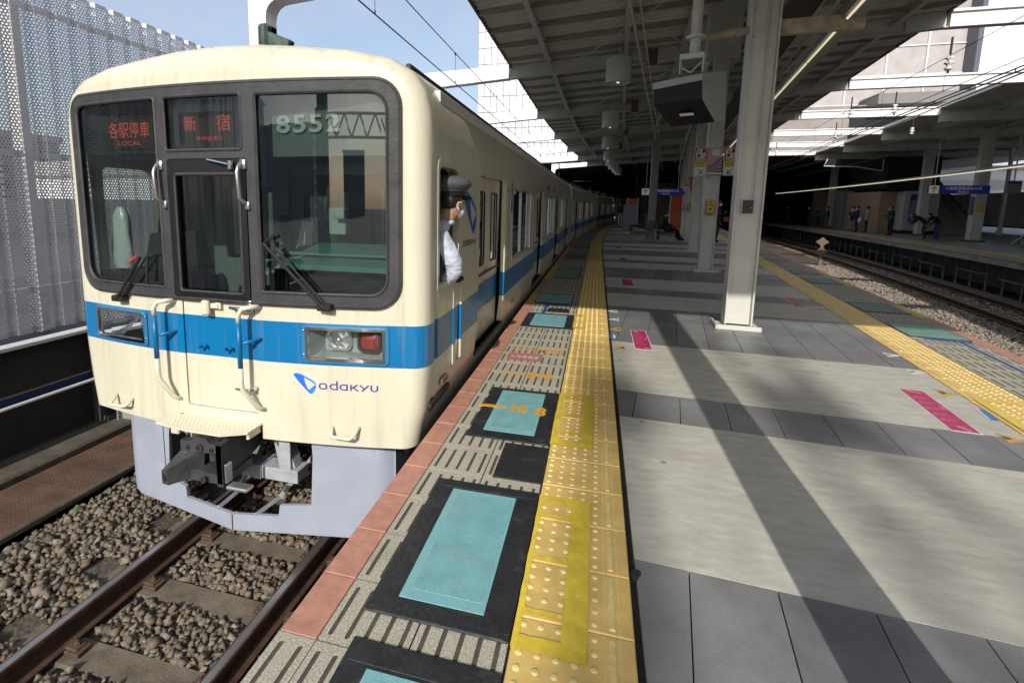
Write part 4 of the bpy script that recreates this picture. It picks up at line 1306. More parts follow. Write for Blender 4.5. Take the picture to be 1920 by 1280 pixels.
# front face with openings
GO = (-1.265, 1.26, 1.89, 3.265)
face_out = [p for p in inset]
face_out = [(face_out[0][0], .95)] + face_out[1:-1] + [(face_out[-1][0], .95), (.31, .95), (.31, 1.05), (-.36, 1.05), (-.36, .95)]
win_hole = dens(rrect(GO[0] + .03, GO[1] - .03, GO[2] + .025, GO[3] - .03, .13, 6))
door_hole = dens(rrect(-.287, .291, 1.125, 1.885, .012, 2))
hlR, hlL = dens(rrect(.665, 1.152, 1.548, 1.735, .012, 2)), dens(rrect(-1.152, -.665, 1.548, 1.735, .012, 2))
face_out = dens(face_out)
facefn = lambda a, b, d: (a, bow(a) + d, b)
grid = [(-1.25 + .1 * i, 1.0 + .1 * j) for i in range(26) for j in range(24)]
sheet(shell, face_out, [win_hole, door_hole, hlR, hlL], facefn, .03, grid, back=False, flip=False, rim=False)
shell.weld().build('body_shell', [m_paint], car1, auto=38)
# gangway door
gd = MB()
sheet(gd, dens(rrect(-.282, .286, 1.13, 1.88, .01, 2)), [], lambda a, b, d: (a, bow(a) + .008 + d, b), .03, [])
gdo = gd.build('gangway_door', [m_paint], car1)
mb = MB()
sheet(mb, rrect(-.312, .287, 1.905, 2.805, .015, 2), [rrect(-.252, .24, 1.945, 2.712, .02, 2)], lambda a, b, d: (a, bow(a) - .035 + d, b), .06, [])
mb.build('window_frame', [m_blackfr], gdo)
mb = MB(); p = rrect(-.252, .24, 1.945, 2.712, .02, 2); mb.add([(a, bow(a) - .005, b) for a, b in p], [list(range(len(p)))]); mb.build('pane', [m_glass], gdo)
mb = MB(); mb.tube([(a, bow(a) - .034, b) for a, b in p + p[:1]], .010, 5); mb.build('glazing_bead', [m_gask], gdo)
def chrome_handle(u, w, up):
    mb = MB()
    mb.cbox(u - .005, u + .05, bow(u) - .025, bow(u) + .01, w - .03, w + .055, .006) if up else None
    mb.tube([(u + .03, bow(u) - .01, w + .005), (u + .02, bow(u) - .05, w), (u - .03, bow(u) - .055, w - .004), (u - .1, bow(u) - .05, w)], [.013, .014, .014, .009], 8)
    mb.build('door_handle', [m_chrome], gdo, smooth=True)
chrome_handle(.235, 1.853, True); chrome_handle(.255, 1.304, False)
mb = MB(); mb.cbox(-.085, -.025, -.06, -.02, 1.79, 1.89, .012); mb.cbox(-.03, .03, -.03, .0, 1.835, 1.87, .005); mb.cbox(.0, .045, -.02, .005, 1.83, 1.88, .004); mb.build('latch_box', [m_cream], gdo)
for u in (-.13, .075):
    mb = MB(); mb.cbox(u - .03, u + .03, -.012, .008, 1.555, 1.575, .003); mb.tube([(u, 0, 1.565), (u, -.045, 1.565)], .011, 8); mb.tube([(u + .035, -.005, 1.566), (u + .035, -.03, 1.566)], .007, 6); mb.build('door_stud', [m_bluep], gdo)
# gasket and glass
wl = dens(rrect(-1.195, -.395, 1.955, 3.2, [.12, .02, .02, .07], 5))
wd = dens(rrect(-.318, .265, 2.862, 3.2, .015, 2))
wdoor = dens(rrect(-.315, .29, 1.905, 2.81, .015, 2))
wr = dens(rrect(.365, 1.19, 1.965, 3.195, [.02, .11, .11, .02], 5))
gout = dens(rrect(*GO, [.16, .16, .15, .13], 7))
mb = MB()
sheet(mb, gout, [wl, wd, wdoor, wr], lambda a, b, d: (a, bow(a) - .026 + d, b), .05, grid, back=False)
mb.tube([(a, bow(a) - .014, b) for a, b in gout + gout[:1]], .016, 6)
for lp in (wl, wd, wr): mb.tube([(a, bow(a) - .024, b) for a, b in lp + lp[:1]], .011, 5)
gk = mb.build('window_surround', [m_gask], car1, auto=35)
for nm, lp in (('side_window', wl), ('destination_window', wd), ('driver_window', wr)):
    mb = MB(); sheet(mb, lp, [], lambda a, b, d: (a, bow(a) - .012 + d, b), 0, grid); mb.build('pane', [m_glass], gk)
# grips beside the door window
for s, u in ((-1, -.375), (1, .268)):
    mb = MB(); mb.tube([(u, bow(u) - .03, 2.80), (u, bow(u) - .075, 2.745), (u, bow(u) - .085, 2.72), (u + .01, bow(u) - .085, 2.56), (u + .025, bow(u) - .05, 2.53), (u + .03, bow(u) - .03, 2.525)], .012, 8)
    mb.cbox(u - .012, u + .03, bow(u) - .045, bow(u) - .02, 2.74, 2.8, .004); mb.cbox(u + .015, u + .045, bow(u) - .045, bow(u) - .02, 2.49, 2.54, .004); mb.build('grip', [m_alum], gk, smooth=True)
mb = MB(); mb.tube([(.02, -.04, 2.80), (.20, -.05, 2.765)], .009, 6); mb.lathe([(.018, 0), (.018, .05)], 8, Matrix.Translation((.2, -.05, 2.74))); mb.build('door_stay', [m_chrome], gk)
# wipers
def wiper(pts_arm, blade, red):
    mb = MB()
    b0 = pts_arm[0]
    mb.cbox(b0[0] - .05, b0[0] + .05, bow(b0[0]) - .07, bow(b0[0]) - .005, b0[1] - .02, b0[1] + .025, .008)
    mb.tube([(u, bow(u) - .065 - .01 * i, w) for i, (u, w) in enumerate(pts_arm)], .011, 6)
    mb.tube([(u + .03, bow(u) - .06, w + .005) for i, (u, w) in enumerate(pts_arm)], .007, 6)
    o = mb.build('wiper', [m_black], car1)
    mb = MB(); mb.tube([(u, bow(u) - .05, w) for u, w in blade], .009, 6); mb.build('blade', [m_black], o)
    if red: mb = MB(); mb.tube([(red[0], bow(red[0]) - .085, red[1]), (red[2], bow(red[2]) - .085, red[3])], .010, 6); mb.build('marker', [mat('wiper_red', (0.45, 0.06, 0.03), 0.5)], o)
wiper([(.80, 1.885), (.62, 2.08), (.43, 2.28)], [(.48, 2.33), (.40, 2.28), (.40, 1.99)], None)
wiper([(-.85, 1.845), (-.70, 2.0), (-.55, 2.16)], [(-.46, 2.17), (-.52, 2.17), (-.545, 1.98)], (-.66, 2.12, -.58, 2.165))
# front handrails
for s, u0 in ((-1, -.348), (1, .334)):
    mb = MB()
    uo = u0 - .095
    mb.tube([(u0, bow(u0), 1.865), (u0 - .02, bow(u0) - .06, 1.87), (uo + .02, bow(uo) - .09, 1.86), (uo, bow(uo) - .1, 1.82), (uo, bow(uo) - .1, 1.772)], .0165, 8, mi=0)
    mb.tube([(uo, bow(uo) - .1, 1.772), (uo, bow(uo) - .1, 1.47)], .0165, 8, mi=1)
    mb.tube([(uo, bow(uo) - .1, 1.47), (uo, bow(uo) - .1, 1.36), (uo + .01, bow(uo) - .1, 1.32), (u0 - .02, bow(u0) - .04, 1.18), (u0, bow(u0), 1.16)], .0165, 8, mi=0)
    mb.tube([(uo, bow(uo) - .1, 1.63), (u0, bow(u0) + .01, 1.645)], .012, 8, mi=1)
    mb.build('handrail', [m_cream, m_bluep], car1, smooth=True)
for uu in (.90, -.93):
    mb = MB(); mb.tube([(uu - .09, bow(uu - .09), 1.085), (uu - .075, bow(uu) - .06, 1.045), (uu - .06, bow(uu) - .075, 1.038), (uu + .06, bow(uu) - .075, 1.038), (uu + .075, bow(uu) - .06, 1.045), (uu + .09, bow(uu + .09), 1.085)], .011, 8)
    mb.build('step_handle', [m_cream], car1, smooth=True)
# step plate with raised studs
mb = MB()
pts = [(-.285, 0.0), (-.42, -.12), (-.39, -.19), (-.1, -.23), (.16, -.23), (.31, -.15), (.31, 0.0)]
mb.prism([(a, b + .005) for a, b in pts], 1.045, 1.06)
for i in range(22):
    for j in range(8):
        a, b = -.38 + .032 * i + (.016 if j % 2 else 0), -.20 + .025 * j
        if inside((a, b + .02), pts) and inside((a, b - .02), pts): mb.tile(a - .007, a + .007, b - .003, b + .003, 1.059, 1.0625, .0015)
mb.prism([(.285, -.13), (.3, -.12), (.3, 0), (.285, 0)], 1.0, 1.046); mb.cbox(-.36, -.29, -.1, .05, .94, 1.045, .01)
mb.build('front_step', [m_cream], car1)
# headlights
for s in (-1, 1):
    def U(a): return s * a
    fr = dens(rrect(.622, 1.188, 1.512, 1.77, .03, 4)); ch = dens(rrect(.648, 1.168, 1.53, 1.752, .012, 3)); ci = dens(rrect(.668, 1.15, 1.55, 1.733, .008, 2))
    mb = MB(); sheet(mb, fr, [ch], lambda a, b, d: (U(a), bow(a) - .012 + d, b), .014, back=False, flip=s < 0); hl = mb.build('headlight', [mat('lamp_surround', (0.05, 0.25, 0.50), 0.3, metal=0.3)], car1)
    mb = MB(); sheet(mb, ch, [ci], lambda a, b, d: (U(a), bow(a) - .022 + d, b), .04, back=False, flip=s < 0); mb.build('bezel', [m_chrome], hl)
    mb = MB()
    bk = .16
    A = [(.668, 1.55), (1.15, 1.55), (1.15, 1.733), (.668, 1.733)]
    mb.add([(U(a), bow(a), b) for a, b in A] + [(U(a if a > .8 else a + .04), .178, b if b > 1.6 else b + .014) for a, b in A], [(0, 1, 5, 4), (1, 2, 6, 5), (2, 3, 7, 6), (3, 0, 4, 7), (4, 5, 6, 7)])
    mb.build('lamp_box', [m_lampbox], hl)
    for cx, red in ((.825, False), (1.035, True)):
        q = rrect(cx - .085, cx + .085, 1.572, 1.722, .045, 5); q2 = rrect(cx - .068, cx + .068, 1.588, 1.707, .04, 5)
        mb = MB(); sheet(mb, q, [q2], lambda a, b, d: (U(a), .152 + d, b), .024, back=False, flip=s < 0); mb.build('lamp_ring', [m_gask if red else m_alum], hl)
        mb = MB()
        R_ = 6
        V_, F_ = [], []
        for r in range(R_ + 1):
            k = 1 - r / R_
            for p in q2: V_.append((U(cx + (p[0] - cx) * k), .168 - (0.012 if not red else .018) * (1 - k * k), 1.6475 + (p[1] - 1.6475) * k))
        nq = len(q2)
        for r in range(R_):
            for i in range(nq): F_.append((r * nq + i, r * nq + (i + 1) % nq, (r + 1) * nq + (i + 1) % nq, (r + 1) * nq + i))
        mb.add(V_, F_)
        mb.build('red_lamp' if red else 'reflector', [m_red if red else mat('reflector', (0.85, 0.87, 0.9), 0.12, metal=1.0, bump=1.0, bs=38)], hl, smooth=True)
        if not red:
            mb = MB(); mb.lathe([(.016, 0), (.014, .03), (.004, .036)], 10, Matrix.Translation((U(cx), .158, 1.65)) @ Matrix.Rotation(pi / 2, 4, 'X')); mb.build('bulb', [m_alum], hl)
    mb = MB(); mb.add([(U(a), bow(a) - .004, b) for a, b in ci], [list(range(len(ci)))]); mb.build('pane', [m_lens], hl)
    for b in (1.565, 1.725):
        mb = MB(); mb.ellipsoid((U(.635), bow(.635) - .014, b), (.009, .006, .009), 8, 5); mb.build('screw', [m_chrome], hl, smooth=True)
# emblem and lettering on the front
LOGO_L = [(270, 190), (285, 172), (330, 165), (380, 178), (436, 202), (430, 240), (440, 300), (462, 365), (497, 437), (540, 493), (520, 493), (490, 468), (430, 400), (350, 310), (300, 245), (275, 210)]
LOGO_T = [(436, 202), (500, 232), (560, 265), (600, 297), (611, 320), (606, 338), (520, 282), (433, 236)]
LOGO_R = [(606, 338), (608, 375), (595, 420), (572, 462), (550, 490), (540, 493), (497, 437), (550, 385), (592, 345)]
def logo(mb, fn):
    for i, poly in enumerate((LOGO_L, LOGO_T, LOGO_R)):
        mb.add([fn((x - 440) / 340.0, (330 - y) / 340.0) for x, y in poly], [list(range(len(poly)))[::-1]], i)
def word(mb, fn, mi=0):
    """six wide strokes letters in a 6.2 x 1 box"""
    def arc(cx, cy, rx, ry, a0, a1, n=14): return [(cx + rx * cos(a0 + (a1 - a0) * i / n), cy + ry * sin(a0 + (a1 - a0) * i / n)) for i in range(n + 1)]
    def se(cx, cy, rx, ry, n=20):
        o = []
        for i in range(n):
            a = 2 * pi * i / n
            c_, s_ = cos(a), sin(a)
            o.append((cx + rx * math.copysign(abs(c_) ** .7, c_), cy + ry * math.copysign(abs(s_) ** .7, s_)))
        return o
    W = .16
    ribbon(mb, se(.42, .42, .36, .34), W, fn, True, mi)
    ribbon(mb, [(1.88, .1), (1.5, .1)] + arc(1.5, .42, .32, .32, -pi / 2, -3 * pi / 2, 10) + [(1.88, .74)], W, fn, False, mi)
    ribbon(mb, [(1.88, 0.02), (1.88, 1.2)], W, fn, False, mi)
    ribbon(mb, [(2.9, .1), (2.52, .1)] + arc(2.52, .42, .32, .32, -pi / 2, -3 * pi / 2, 10) + [(2.9, .74)], W, fn, False, mi)
    ribbon(mb, [(2.9, 0.02), (2.9, .82)], W, fn, False, mi)
    ribbon(mb, [(3.3, 0.02), (3.3, .82)], W, fn, False, mi)
    ribbon(mb, [(3.4, .38), (3.98, .82)], W, fn, False, mi); ribbon(mb, [(3.55, .45), (4.02, .02)], W, fn, False, mi)
    ribbon(mb, [(4.2, .82), (4.68, .32)], W, fn, False, mi); ribbon(mb, [(5.1, .82), (4.42, .02)], W, fn, False, mi)
    ribbon(mb, [(5.35, .82), (5.35, .35)] + arc(5.66, .36, .31, .28, pi, 2 * pi, 8) + [(5.97, .82)], W, fn, False, mi)
e1, e2, e3 = mat('emblem_blue', (0.02, 0.16, 0.80), 0.4), mat('emblem_light_blue', (0.04, 0.32, 0.85), 0.4), mat('emblem_mid_blue', (0.03, 0.23, 0.80), 0.4)
m_letter = mat('letter_violet', (0.06, 0.055, 0.30), 0.4)
mb = MB(); logo(mb, lambda a, b: (.628 + a * .152, bow(.628 + a * .152) - .0025, 1.365 + b * .14)); mb.build('emblem', [e1, e2, e3], car1)
mb = MB(); word(mb, lambda a, b: (.725 + a * .0645, bow(.725 + a * .0645) - .0025, 1.332 + b * .052)); mb.build('lettering', [m_letter], car1)
mb = MB(); logo(mb, lambda a, b: (1.4235, 1.30 + a * .44, 2.47 + b * .36)); mb.build('emblem', [mat('emblem_side', (0.01, 0.12, 0.45), 0.4), mat('emblem_side2', (0.015, 0.16, 0.5), 0.4), mat('emblem_side3', (0.01, 0.1, 0.4), 0.4)], car1)
mb = MB(); word(mb, lambda a, b: (1.4235, 1.06 + a * .073, 2.21 + b * .052)); mb.build('lettering', [m_ink], car1)
mb = MB(); put_text(mb, 'no', .28, .065, lambda a, b, c: (usd(1.3) + .003, 3.83 + a, 1.30 + b)); mb.build('car_number', [mat('number_brown', (0.10, 0.03, 0.02), 0.5)], car1)
for (a, b, c, d) in ((7.97, 8.4, 2.84, 2.95), (9.5, 9.8, 2.86, 2.96)):
    mb = MB(); mb.cbox(1.41, 1.425, a, b, c, d, .003); mb.build('side_indicator', [m_ledpan], car1)
mb = MB(); mb.cbox(1.415, 1.428, 3.38, 3.46, 2.45, 2.80, .003); mb.build('notice_plate', [mat('notice', (0.12, 0.12, 0.18), 0.5)], car1)
# lateral details at the cab door
for v, wa, wb in ((.985, 1.33, 1.97),):
    mb = MB(); mb.tube([(1.405, v, wb), (1.428, v, wb - .03), (1.428, v, wa + .03), (1.405, v, wa)], .013, 8); mb.build('cab_handrail', [m_paint], car1, smooth=True)
mb = MB(); mb.cbox(1.405, 1.4245, .80, .86, 1.34, 1.97, .002); mb.build('door_post', [m_paint], car1)
mb = MB(); mb.cbox(1.36, 1.412, .30, .76, 1.185, 1.215, .004); mb.cbox(1.33, 1.40, .28, .78, 1.15, 1.18, .004); mb.build('cab_step', [m_under], car1)
mb = MB(); mb.cbox(1.40, 1.424, .53, .68, 1.27, 1.31, .004); mb.build('cab_plate', [mat('plate_brown', (0.2, 0.13, 0.09), 0.5)], car1)
mb = MB(); sheet(mb, rrect(.395, .98, 1.955, 2.83, [.03, .03, .15, .06], 4), [rrect(.435, .935, 1.995, 2.785, [.02, .02, .12, .05], 4)], lambda a, b, d: (1.4225 - d, a, b), .05); mb.build('cab_window_frame', [m_paint], car1)
mb = MB(); mb.add([(1.385, a, b) for a, b in ((.43, 2.68), (.94, 2.68), (.94, 2.79), (.43, 2.79))], [(0, 1, 2, 3)]); mb.build('pane', [m_glassd], car1)
side_wall(car1, 1, .34, LEN, 1.66, True)
side_wall(car1, -1, .34, LEN, 1.66, True)
interior(car1, .3, LEN)
underframe(car1, .7, LEN)
car_tail(car1, LEN)
roof_parts(car1, .62, LEN)
# roof antenna above the front
mb = MB()
mb.lathe([(.12, 3.53), (.115, 3.56), (.07, 3.575)], 14, Matrix.Translation((0, .66, 0)))
mb.prism([(-.045, .58), (.045, .58), (.055, .72), (-.055, .72)], 3.56, 3.585)
b_ = mb.build('antenna_base', [mat('antenna_rust', (0.10, 0.055, 0.045), 0.6)], car1)
mb = MB()
mb.cbox(-.042, .042, .61, .70, 3.57, 3.83, .02); mb.cbox(.0, .05, .64, .72, 3.56, 3.73, .012)
ang = Matrix.Translation((.0, .66, 3.79)) @ Matrix.Rotation(radians(22), 4, 'Y')
mb.cbox(0, .24, -.03, .04, -.09, .0, .008, ang)
mb.build('antenna', [mat('antenna_green', (0.07, 0.11, 0.085), 0.4, var=0.6, vs_=14)], car1)
# cab interior
mb = MB(); mb.box(-1.3, 1.3, .3, .62, 2.865, 3.24); mb.build('cab_header', [m_cabin], car1)
mb = MB(); sheet(mb, [(-1.36, 1.15), (1.36, 1.15), (1.36, 3.05), (-1.36, 3.05)], [rrect(-1.05, -.5, 2.0, 2.68, .03, 2), rrect(-.34, .26, 1.3, 2.75, .03, 2), rrect(.5, 1.1, 2.02, 2.68, .03, 2)], lambda a, b, d: (a, 1.42 + d, b), .04); bh = mb.build('cab_bulkhead', [m_cabin], car1)
for (a, b, c, d) in ((-1.05, -.5, 2.0, 2.68), (.5, 1.1, 2.02, 2.68)):
    mb = MB(); mb.add([(a, 1.44, c), (b, 1.44, c), (b, 1.44, d), (a, 1.44, d)], [(0, 1, 2, 3)]); mb.build('pane', [m_glassd], bh)
mb = MB(); sheet(mb, [(-.33, 1.16), (.25, 1.16), (.25, 2.74), (-.33, 2.74)], [rrect(-.2, .14, 2.0, 2.6, .03, 2)], lambda a, b, d: (a, 1.435 + d, b), .03); mb.build('bulkhead_door', [m_cabin], bh)
mb = MB(); mb.cbox(.28, 1.27, .24, .40, 1.3, 2.13, .01); mb.build('cab_console', [m_black], car1)
mb = MB(); mb.cbox(-1.27, -.31, .24, .40, 1.3, 2.0, .01); mb.build('cab_console', [m_black], car1)
mb = MB(); mb.add([(.28, .15, 2.135), (1.27, .15, 2.135), (1.27, .72, 2.235), (.28, .72, 2.235), (.28, .72, 2.2), (1.27, .72, 2.2), (.28, .15, 2.1), (1.27, .15, 2.1)], [(0, 1, 2, 3), (3, 2, 5, 4), (4, 5, 7, 6), (6, 7, 1, 0)]); mb.cbox(.34, 1.2, .3, .34, 2.18, 2.2, .003); mb.build('driving_desk', [m_deskg], car1)
mb = MB(); mb.cbox(.46, .60, .70, .78, 2.3, 2.62, .008); mb.cbox(.47, .56, .66, .72, 2.55, 2.66, .006); mb.cbox(.54, .62, .64, .72, 2.42, 2.5, .006); mb.build('intercom', [mat('intercom_pale', (0.42, 0.50, 0.45), 0.5)], car1)
mb = MB(); mb.cbox(-.12, .3, .75, 1.0, 1.2, 2.06, .01); mb.build('equipment_cabinet', [m_cabdark], car1)
mb = MB(); mb.tube([(.06 + .025 * cos(a * .9), .72 + .02 * sin(a * .9), 2.34 - .0055 * a) for a in range(40)] + [(.1, .7, 2.1), (.12, .74, 2.3)], .006, 5); mb.cbox(.03, .1, .70, .74, 2.33, 2.44, .01); mb.build('handset', [m_black], car1)
mb = MB(); mb.add([(.2, .6, 2.07), (.36, .6, 2.07), (.34, .68, 2.4), (.25, .68, 2.4)], [(0, 1, 2, 3)]); mb.add([(.0, .5, 2.08), (.3, .5, 2.08), (.3, .7, 2.09), (.0, .7, 2.09)], [(0, 1, 2, 3)]); mb.build('papers', [mat('paper', (0.75, 0.76, 0.78), 0.6)], car1)
mb = MB(); mb.cbox(.34, 1.26, .42, .45, 2.73, 2.80, .006); mb.cbox(.36, 1.25, .4, .42, 2.80, 2.808, .002); mb.build('sun_blind', [mat('blind_grey', (0.22, 0.25, 0.25), 0.35, metal=0.3)], car1)
# displays and number behind the glass
mb = MB(); sheet(mb, rrect(-.30, .25, 2.868, 3.195, .02, 3), [rrect(-.215, .205, 2.905, 3.105, .02, 3)], lambda a, b, d: (a - .03, .03 + d, b), .05); mb.build('display_hood', [m_cabdark], car1)
mb = MB(); mb.box(-.29, .17, .075, .09, 2.89, 3.13); dp = mb.build('destination_display', [m_ledpan], car1)
mb = MB()
for key, cx, cy, w, h in (('dest1', -.195, 3.045, .10, .10), ('dest2', .065, 3.045, .105, .105), ('destE', -.05, 2.945, .2, .034)):
    put_text(mb, key, w, h, lambda a, b, c: (cx + a, .072, cy + b))
mb.build('lettering', [m_led], dp)
mb = MB(); mb.box(-1.24, -.45, .165, .18, 2.865, 3.22); mb.build('display_hood', [m_cabdark], car1)
mb = MB(); mb.box(-1.0, -.58, .155, .164, 2.90, 3.13); dk = mb.build('service_display', [m_ledpan], car1)
mb = MB(); put_text(mb, 'kind', .36, .11, lambda a, b, c: (-.79 + a, .152, 3.03 + b)); put_text(mb, 'kindE', .2, .03, lambda a, b, c: (-.79 + a, .152, 2.94 + b)); mb.build('lettering', [m_led], dk)
mb = MB(); mb.box(.30, 1.25, .15, .17, 2.83, 3.22); mb.tube([(.42, .148, 2.93), (.415, .148, 3.13), (.435, .148, 3.15), (.87, .148, 3.15)], .006, 5); nb = mb.build('number_board', [mat('board_grey', (0.16, 0.185, 0.175), 0.45)], car1)
mb = MB(); put_text(mb, '8552', .45, .112, lambda a, b, c: (.64 + a, .142 - c * .4, 3.03 + b)); mb.build('train_number', [mat('number_pale', (0.62, 0.68, 0.64), 0.3, metal=0.2)], nb)
# skirt
def vsk(u): return .04 + .19 * abs(u)
for s in (-1, 1):
    mb = MB()
    if s < 0: op = [(-.0, .32), (-.47, .315), (-.48, .40), (-.66, .424), (-.635, .79), (-.6, .93)]
    else: op = [(.0, .32), (.34, .325), (.352, .41), (.578, .425), (.598, .79), (.59, .93)]
    out = [(0, .195), (s * 1.02, .195)] + [(s * (1.10 + .05 * sin(a)), .245 - .05 * cos(a)) for a in (0.4, .8, 1.2, 1.57)] + [(s * 1.15, .95), (op[-1][0], .95)] + op[::-1]
    sheet(mb, out if s > 0 else out[::-1], [], lambda a, b, d: (a, vsk(a) + d + max(0, abs(a) - 1.03) ** 2 * 3.5, b), .025, [(s * (.1 * i), .25) for i in range(1, 11)] + [(s * (1.0 + .02 * i), .27 + .1 * j) for i in range(8) for j in range(7)])
    o = mb.build('skirt', [m_skirt], car1, auto=30)
    mb = MB(); mb.box(min(s * 1.14, s * 1.155), max(s * 1.14, s * 1.155), vsk(1.15) + .05, .85, .25, .95); mb.build('skirt_side', [m_skirt], o)
    mb = MB(); mb.tube([(s * .16, vsk(.1) + .03, .31), (s * .18, .35, .30), (s * .28, .75, .5)], [.02, .022, .022], 4); mb.build('stay', [m_undergrey], o)
mb = MB(); mb.add([(-.64, .2, .95), (-.61, .17, .9), (-.49, .18, .80), (-.48, .2, .95)], [(0, 1, 2, 3)]); mb.box(-.47, -.36, .2, .24, .6, .95); mb.build('hanger', [m_undergrey], car1)
for u in (-.92, -.82):
    mb = MB(); mb.tube([(u, vsk(u) - .01, .955), (u, vsk(u) - .02, .9)], .008, 5); mb.cbox(u - .025, u + .02, vsk(u) - .02, vsk(u) - .005, .92, .94, .002); mb.build('clip', [m_under], car1)
mb = MB(); mb.tube([(1.2, .5, .98), (1.2, .5, .86), (1.17, .5, .82), (1.17, .5, .74)], .014, 6); mb.build('hose', [m_alum], car1)
# coupler
mb = MB()
f0 = -.23
def yz(poly, v0, v1, mi=None):
    n_ = len(poly)
    mb.add([(a, v0, b) for a, b in poly] + [(a, v1, b) for a, b in poly], [list(range(n_)), list(range(n_, 2 * n_))[::-1]] + [(i, n_ + i, n_ + (i + 1) % n_, (i + 1) % n_) for i in range(n_)], mi)
yz([(-.15, .905), (.165, .93), (.165, .985), (.08, .99), (.05, 1.02), (-.03, 1.02), (-.06, .99), (-.15, .985)], f0, f0 + .05)
yz([(.125, .70), (.17, .70), (.165, .94), (.125, .94)], f0, f0 + .08)
yz([(-.24, .70), (.17, .705), (.17, .76), (.0, .78), (-.2, .78)], f0 + .02, f0 + .3)
mb.add([(-.25, f0 - .07, .70), (-.19, f0 - .08, .70), (-.05, f0 + .08, .72), (-.25, f0 - .07, .79), (-.19, f0 - .09, .81), (-.03, f0 + .08, .90), (-.2, f0 + .1, .72), (-.2, f0 + .1, .9)], [(0, 1, 4, 3), (1, 2, 5, 4), (3, 4, 5, 7), (0, 3, 7, 6), (2, 6, 7, 5), (0, 6, 2, 1)])
mb.cbox(-.12, .10, f0 + .25, f0 + .8, .76, .93, .02)
mb.tube([(-.06, f0 + .05, .985), (.0, .6, 1.0)], .05, 10); mb.tube([(.06, f0 + .06, .97), (.12, .6, .98)], .035, 10)
mb.cbox(-.02, .03, f0 + .1, f0 + .2, .80, .9, .006)
mb.add([(.125, f0, .72), (.165, f0, .72), (.125, f0, .985), (.165, f0, .985), (.10, f0 + .42, .80), (.15, f0 + .42, .80), (.10, f0 + .42, 1.02), (.15, f0 + .42, 1.02)], [(0, 1, 3, 2), (1, 5, 7, 3), (4, 0, 2, 6), (2, 3, 7, 6), (0, 4, 5, 1), (5, 4, 6, 7)])
cp = mb.build('coupler', [m_coup], car1)
mb = MB()
for a, b, r in ((-.09, .945, .014), (.005, .955, .026), (.095, .95, .014), (.02, .735, .022)): mb.lathe([(r, 0), (r, .012), (r * .6, .012), (r * .6, .002)], 12, Matrix.Translation((a, f0 - .0, b)) @ Matrix.Rotation(pi / 2, 4, 'X'))
mb.build('coupler_pin', [m_under], cp)
mb = MB(); mb.ellipsoid((-.215, f0 - .082, .755), (.022, .004, .03), 12, 6); mb.build('coupler_eye', [m_black], cp, smooth=True)
mb = MB(); mb.cbox(-.004, .004, vsk(0) - .004, vsk(0) + .02, .197, .318, .001); mb.build('skirt_seam', [m_under], car1)
mb = MB(); mb.cbox(-.70, -.693, vsk(.7) - .004, vsk(.7) + .01, .5, .9, .001); mb.build('skirt_seam', [m_under], car1)
mb = MB(); mb.cbox(.18, .20, f0 + .0, f0 + .06, .73, .86, .006); mb.build('lever', [m_alum], cp)
mb = MB(); mb.cbox(.20, .36, f0 - .02, f0 + .06, .70, .725, .008); mb.build('lever_plate', [m_alum], cp)
mb = MB(); mb.cbox(-.20, -.155, f0 + .05, f0 + .1, .84, .92, .006); mb.build('lever_block', [m_alum], cp)
mb = MB(); mb.cbox(-.1, .46, .17, .32, .55, .645, .006); mb.cbox(.1, .17, .15, .34, .552, .66, .004); mb.cbox(-.34, -.05, .27, .35, .57, .63, .004); bb = mb.build('cross_bar', [m_undergrey], car1)
mb = MB(); mb.add([(.24, .2, .92), (.34, .2, .92), (.34, .3, .92), (.24, .3, .92), (.29, .21, .65), (.42, .21, .65), (.42, .3, .65), (.29, .3, .65)], [(0, 1, 5, 4), (1, 2, 6, 5), (3, 0, 4, 7), (2, 3, 7, 6)]); mb.cbox(.31, .40, .18, .2, .64, .9, .004); mb.build('hanger', [m_undergrey], bb)
mb = MB(); mb.cbox(.36, .62, .75, 1.15, .12, .32, .01); mb.build('track_device', [mat('device_green', (0.13, 0.15, 0.075), 0.6, var=0.2, vs_=10)], car1)
mb = MB(); mb.tube([(.25, .6, .85), (.3, .5, .78), (.42, .45, .8), (.5, .5, .9)], .03, 8); mb.tube([(.1, .7, .9), (.2, .6, .83), (.35, .62, .86)], .025, 8); mb.build('air_hose', [m_under], car1)

# following cars, along the bend
car2 = thing('train_car', 'second cream and blue train car behind the leading car', 'train car', (0, 0, RAIL), 0, 'cars of the train at the platform')
mb = MB(); body_loft(mb, 0.0, LEN, False); mb.build('body_shell', [m_paint], car2, smooth=True)
side_wall(car2, 1, 0.0, LEN, 1.55, False)
mb = MB(); mb.box(-1.42, -1.38, 0, LEN, .95, 3.0); mb.build('side_wall', [m_paint], car2)
interior(car2, 0.05, LEN - .05); underframe(car2, .3, LEN - .3); car_tail(car2, LEN); roof_parts(car2, .05, LEN)
mb = MB(); mb.add([(u, 0.0, w) for u, w in RING], [list(range(len(RING)))[::-1]]); mb.build('end_wall', [m_cream], car2)
mb = MB()
for s in (-1, 1):
    mb.tube([(s * .45, 3.2, 3.72), (s * .4, 4.2, 4.05), (s * .45, 3.3, 4.42)], .022, 6)
mb.tube([(-.8, 3.3, 4.43), (.8, 3.3, 4.43)], .02, 6); mb.tube([(-.8, 3.45, 4.43), (.8, 3.45, 4.43)], .02, 6); mb.cbox(-.5, .5, 2.9, 4.3, 3.66, 3.72, .02)
mb.build('pantograph', [m_under], car2)
ycur = Y0 + LEN + 0.45
pos = []
labels = [None, 'third train car along the bend, in the shade', 'fourth train car along the bend, deep in the shade']
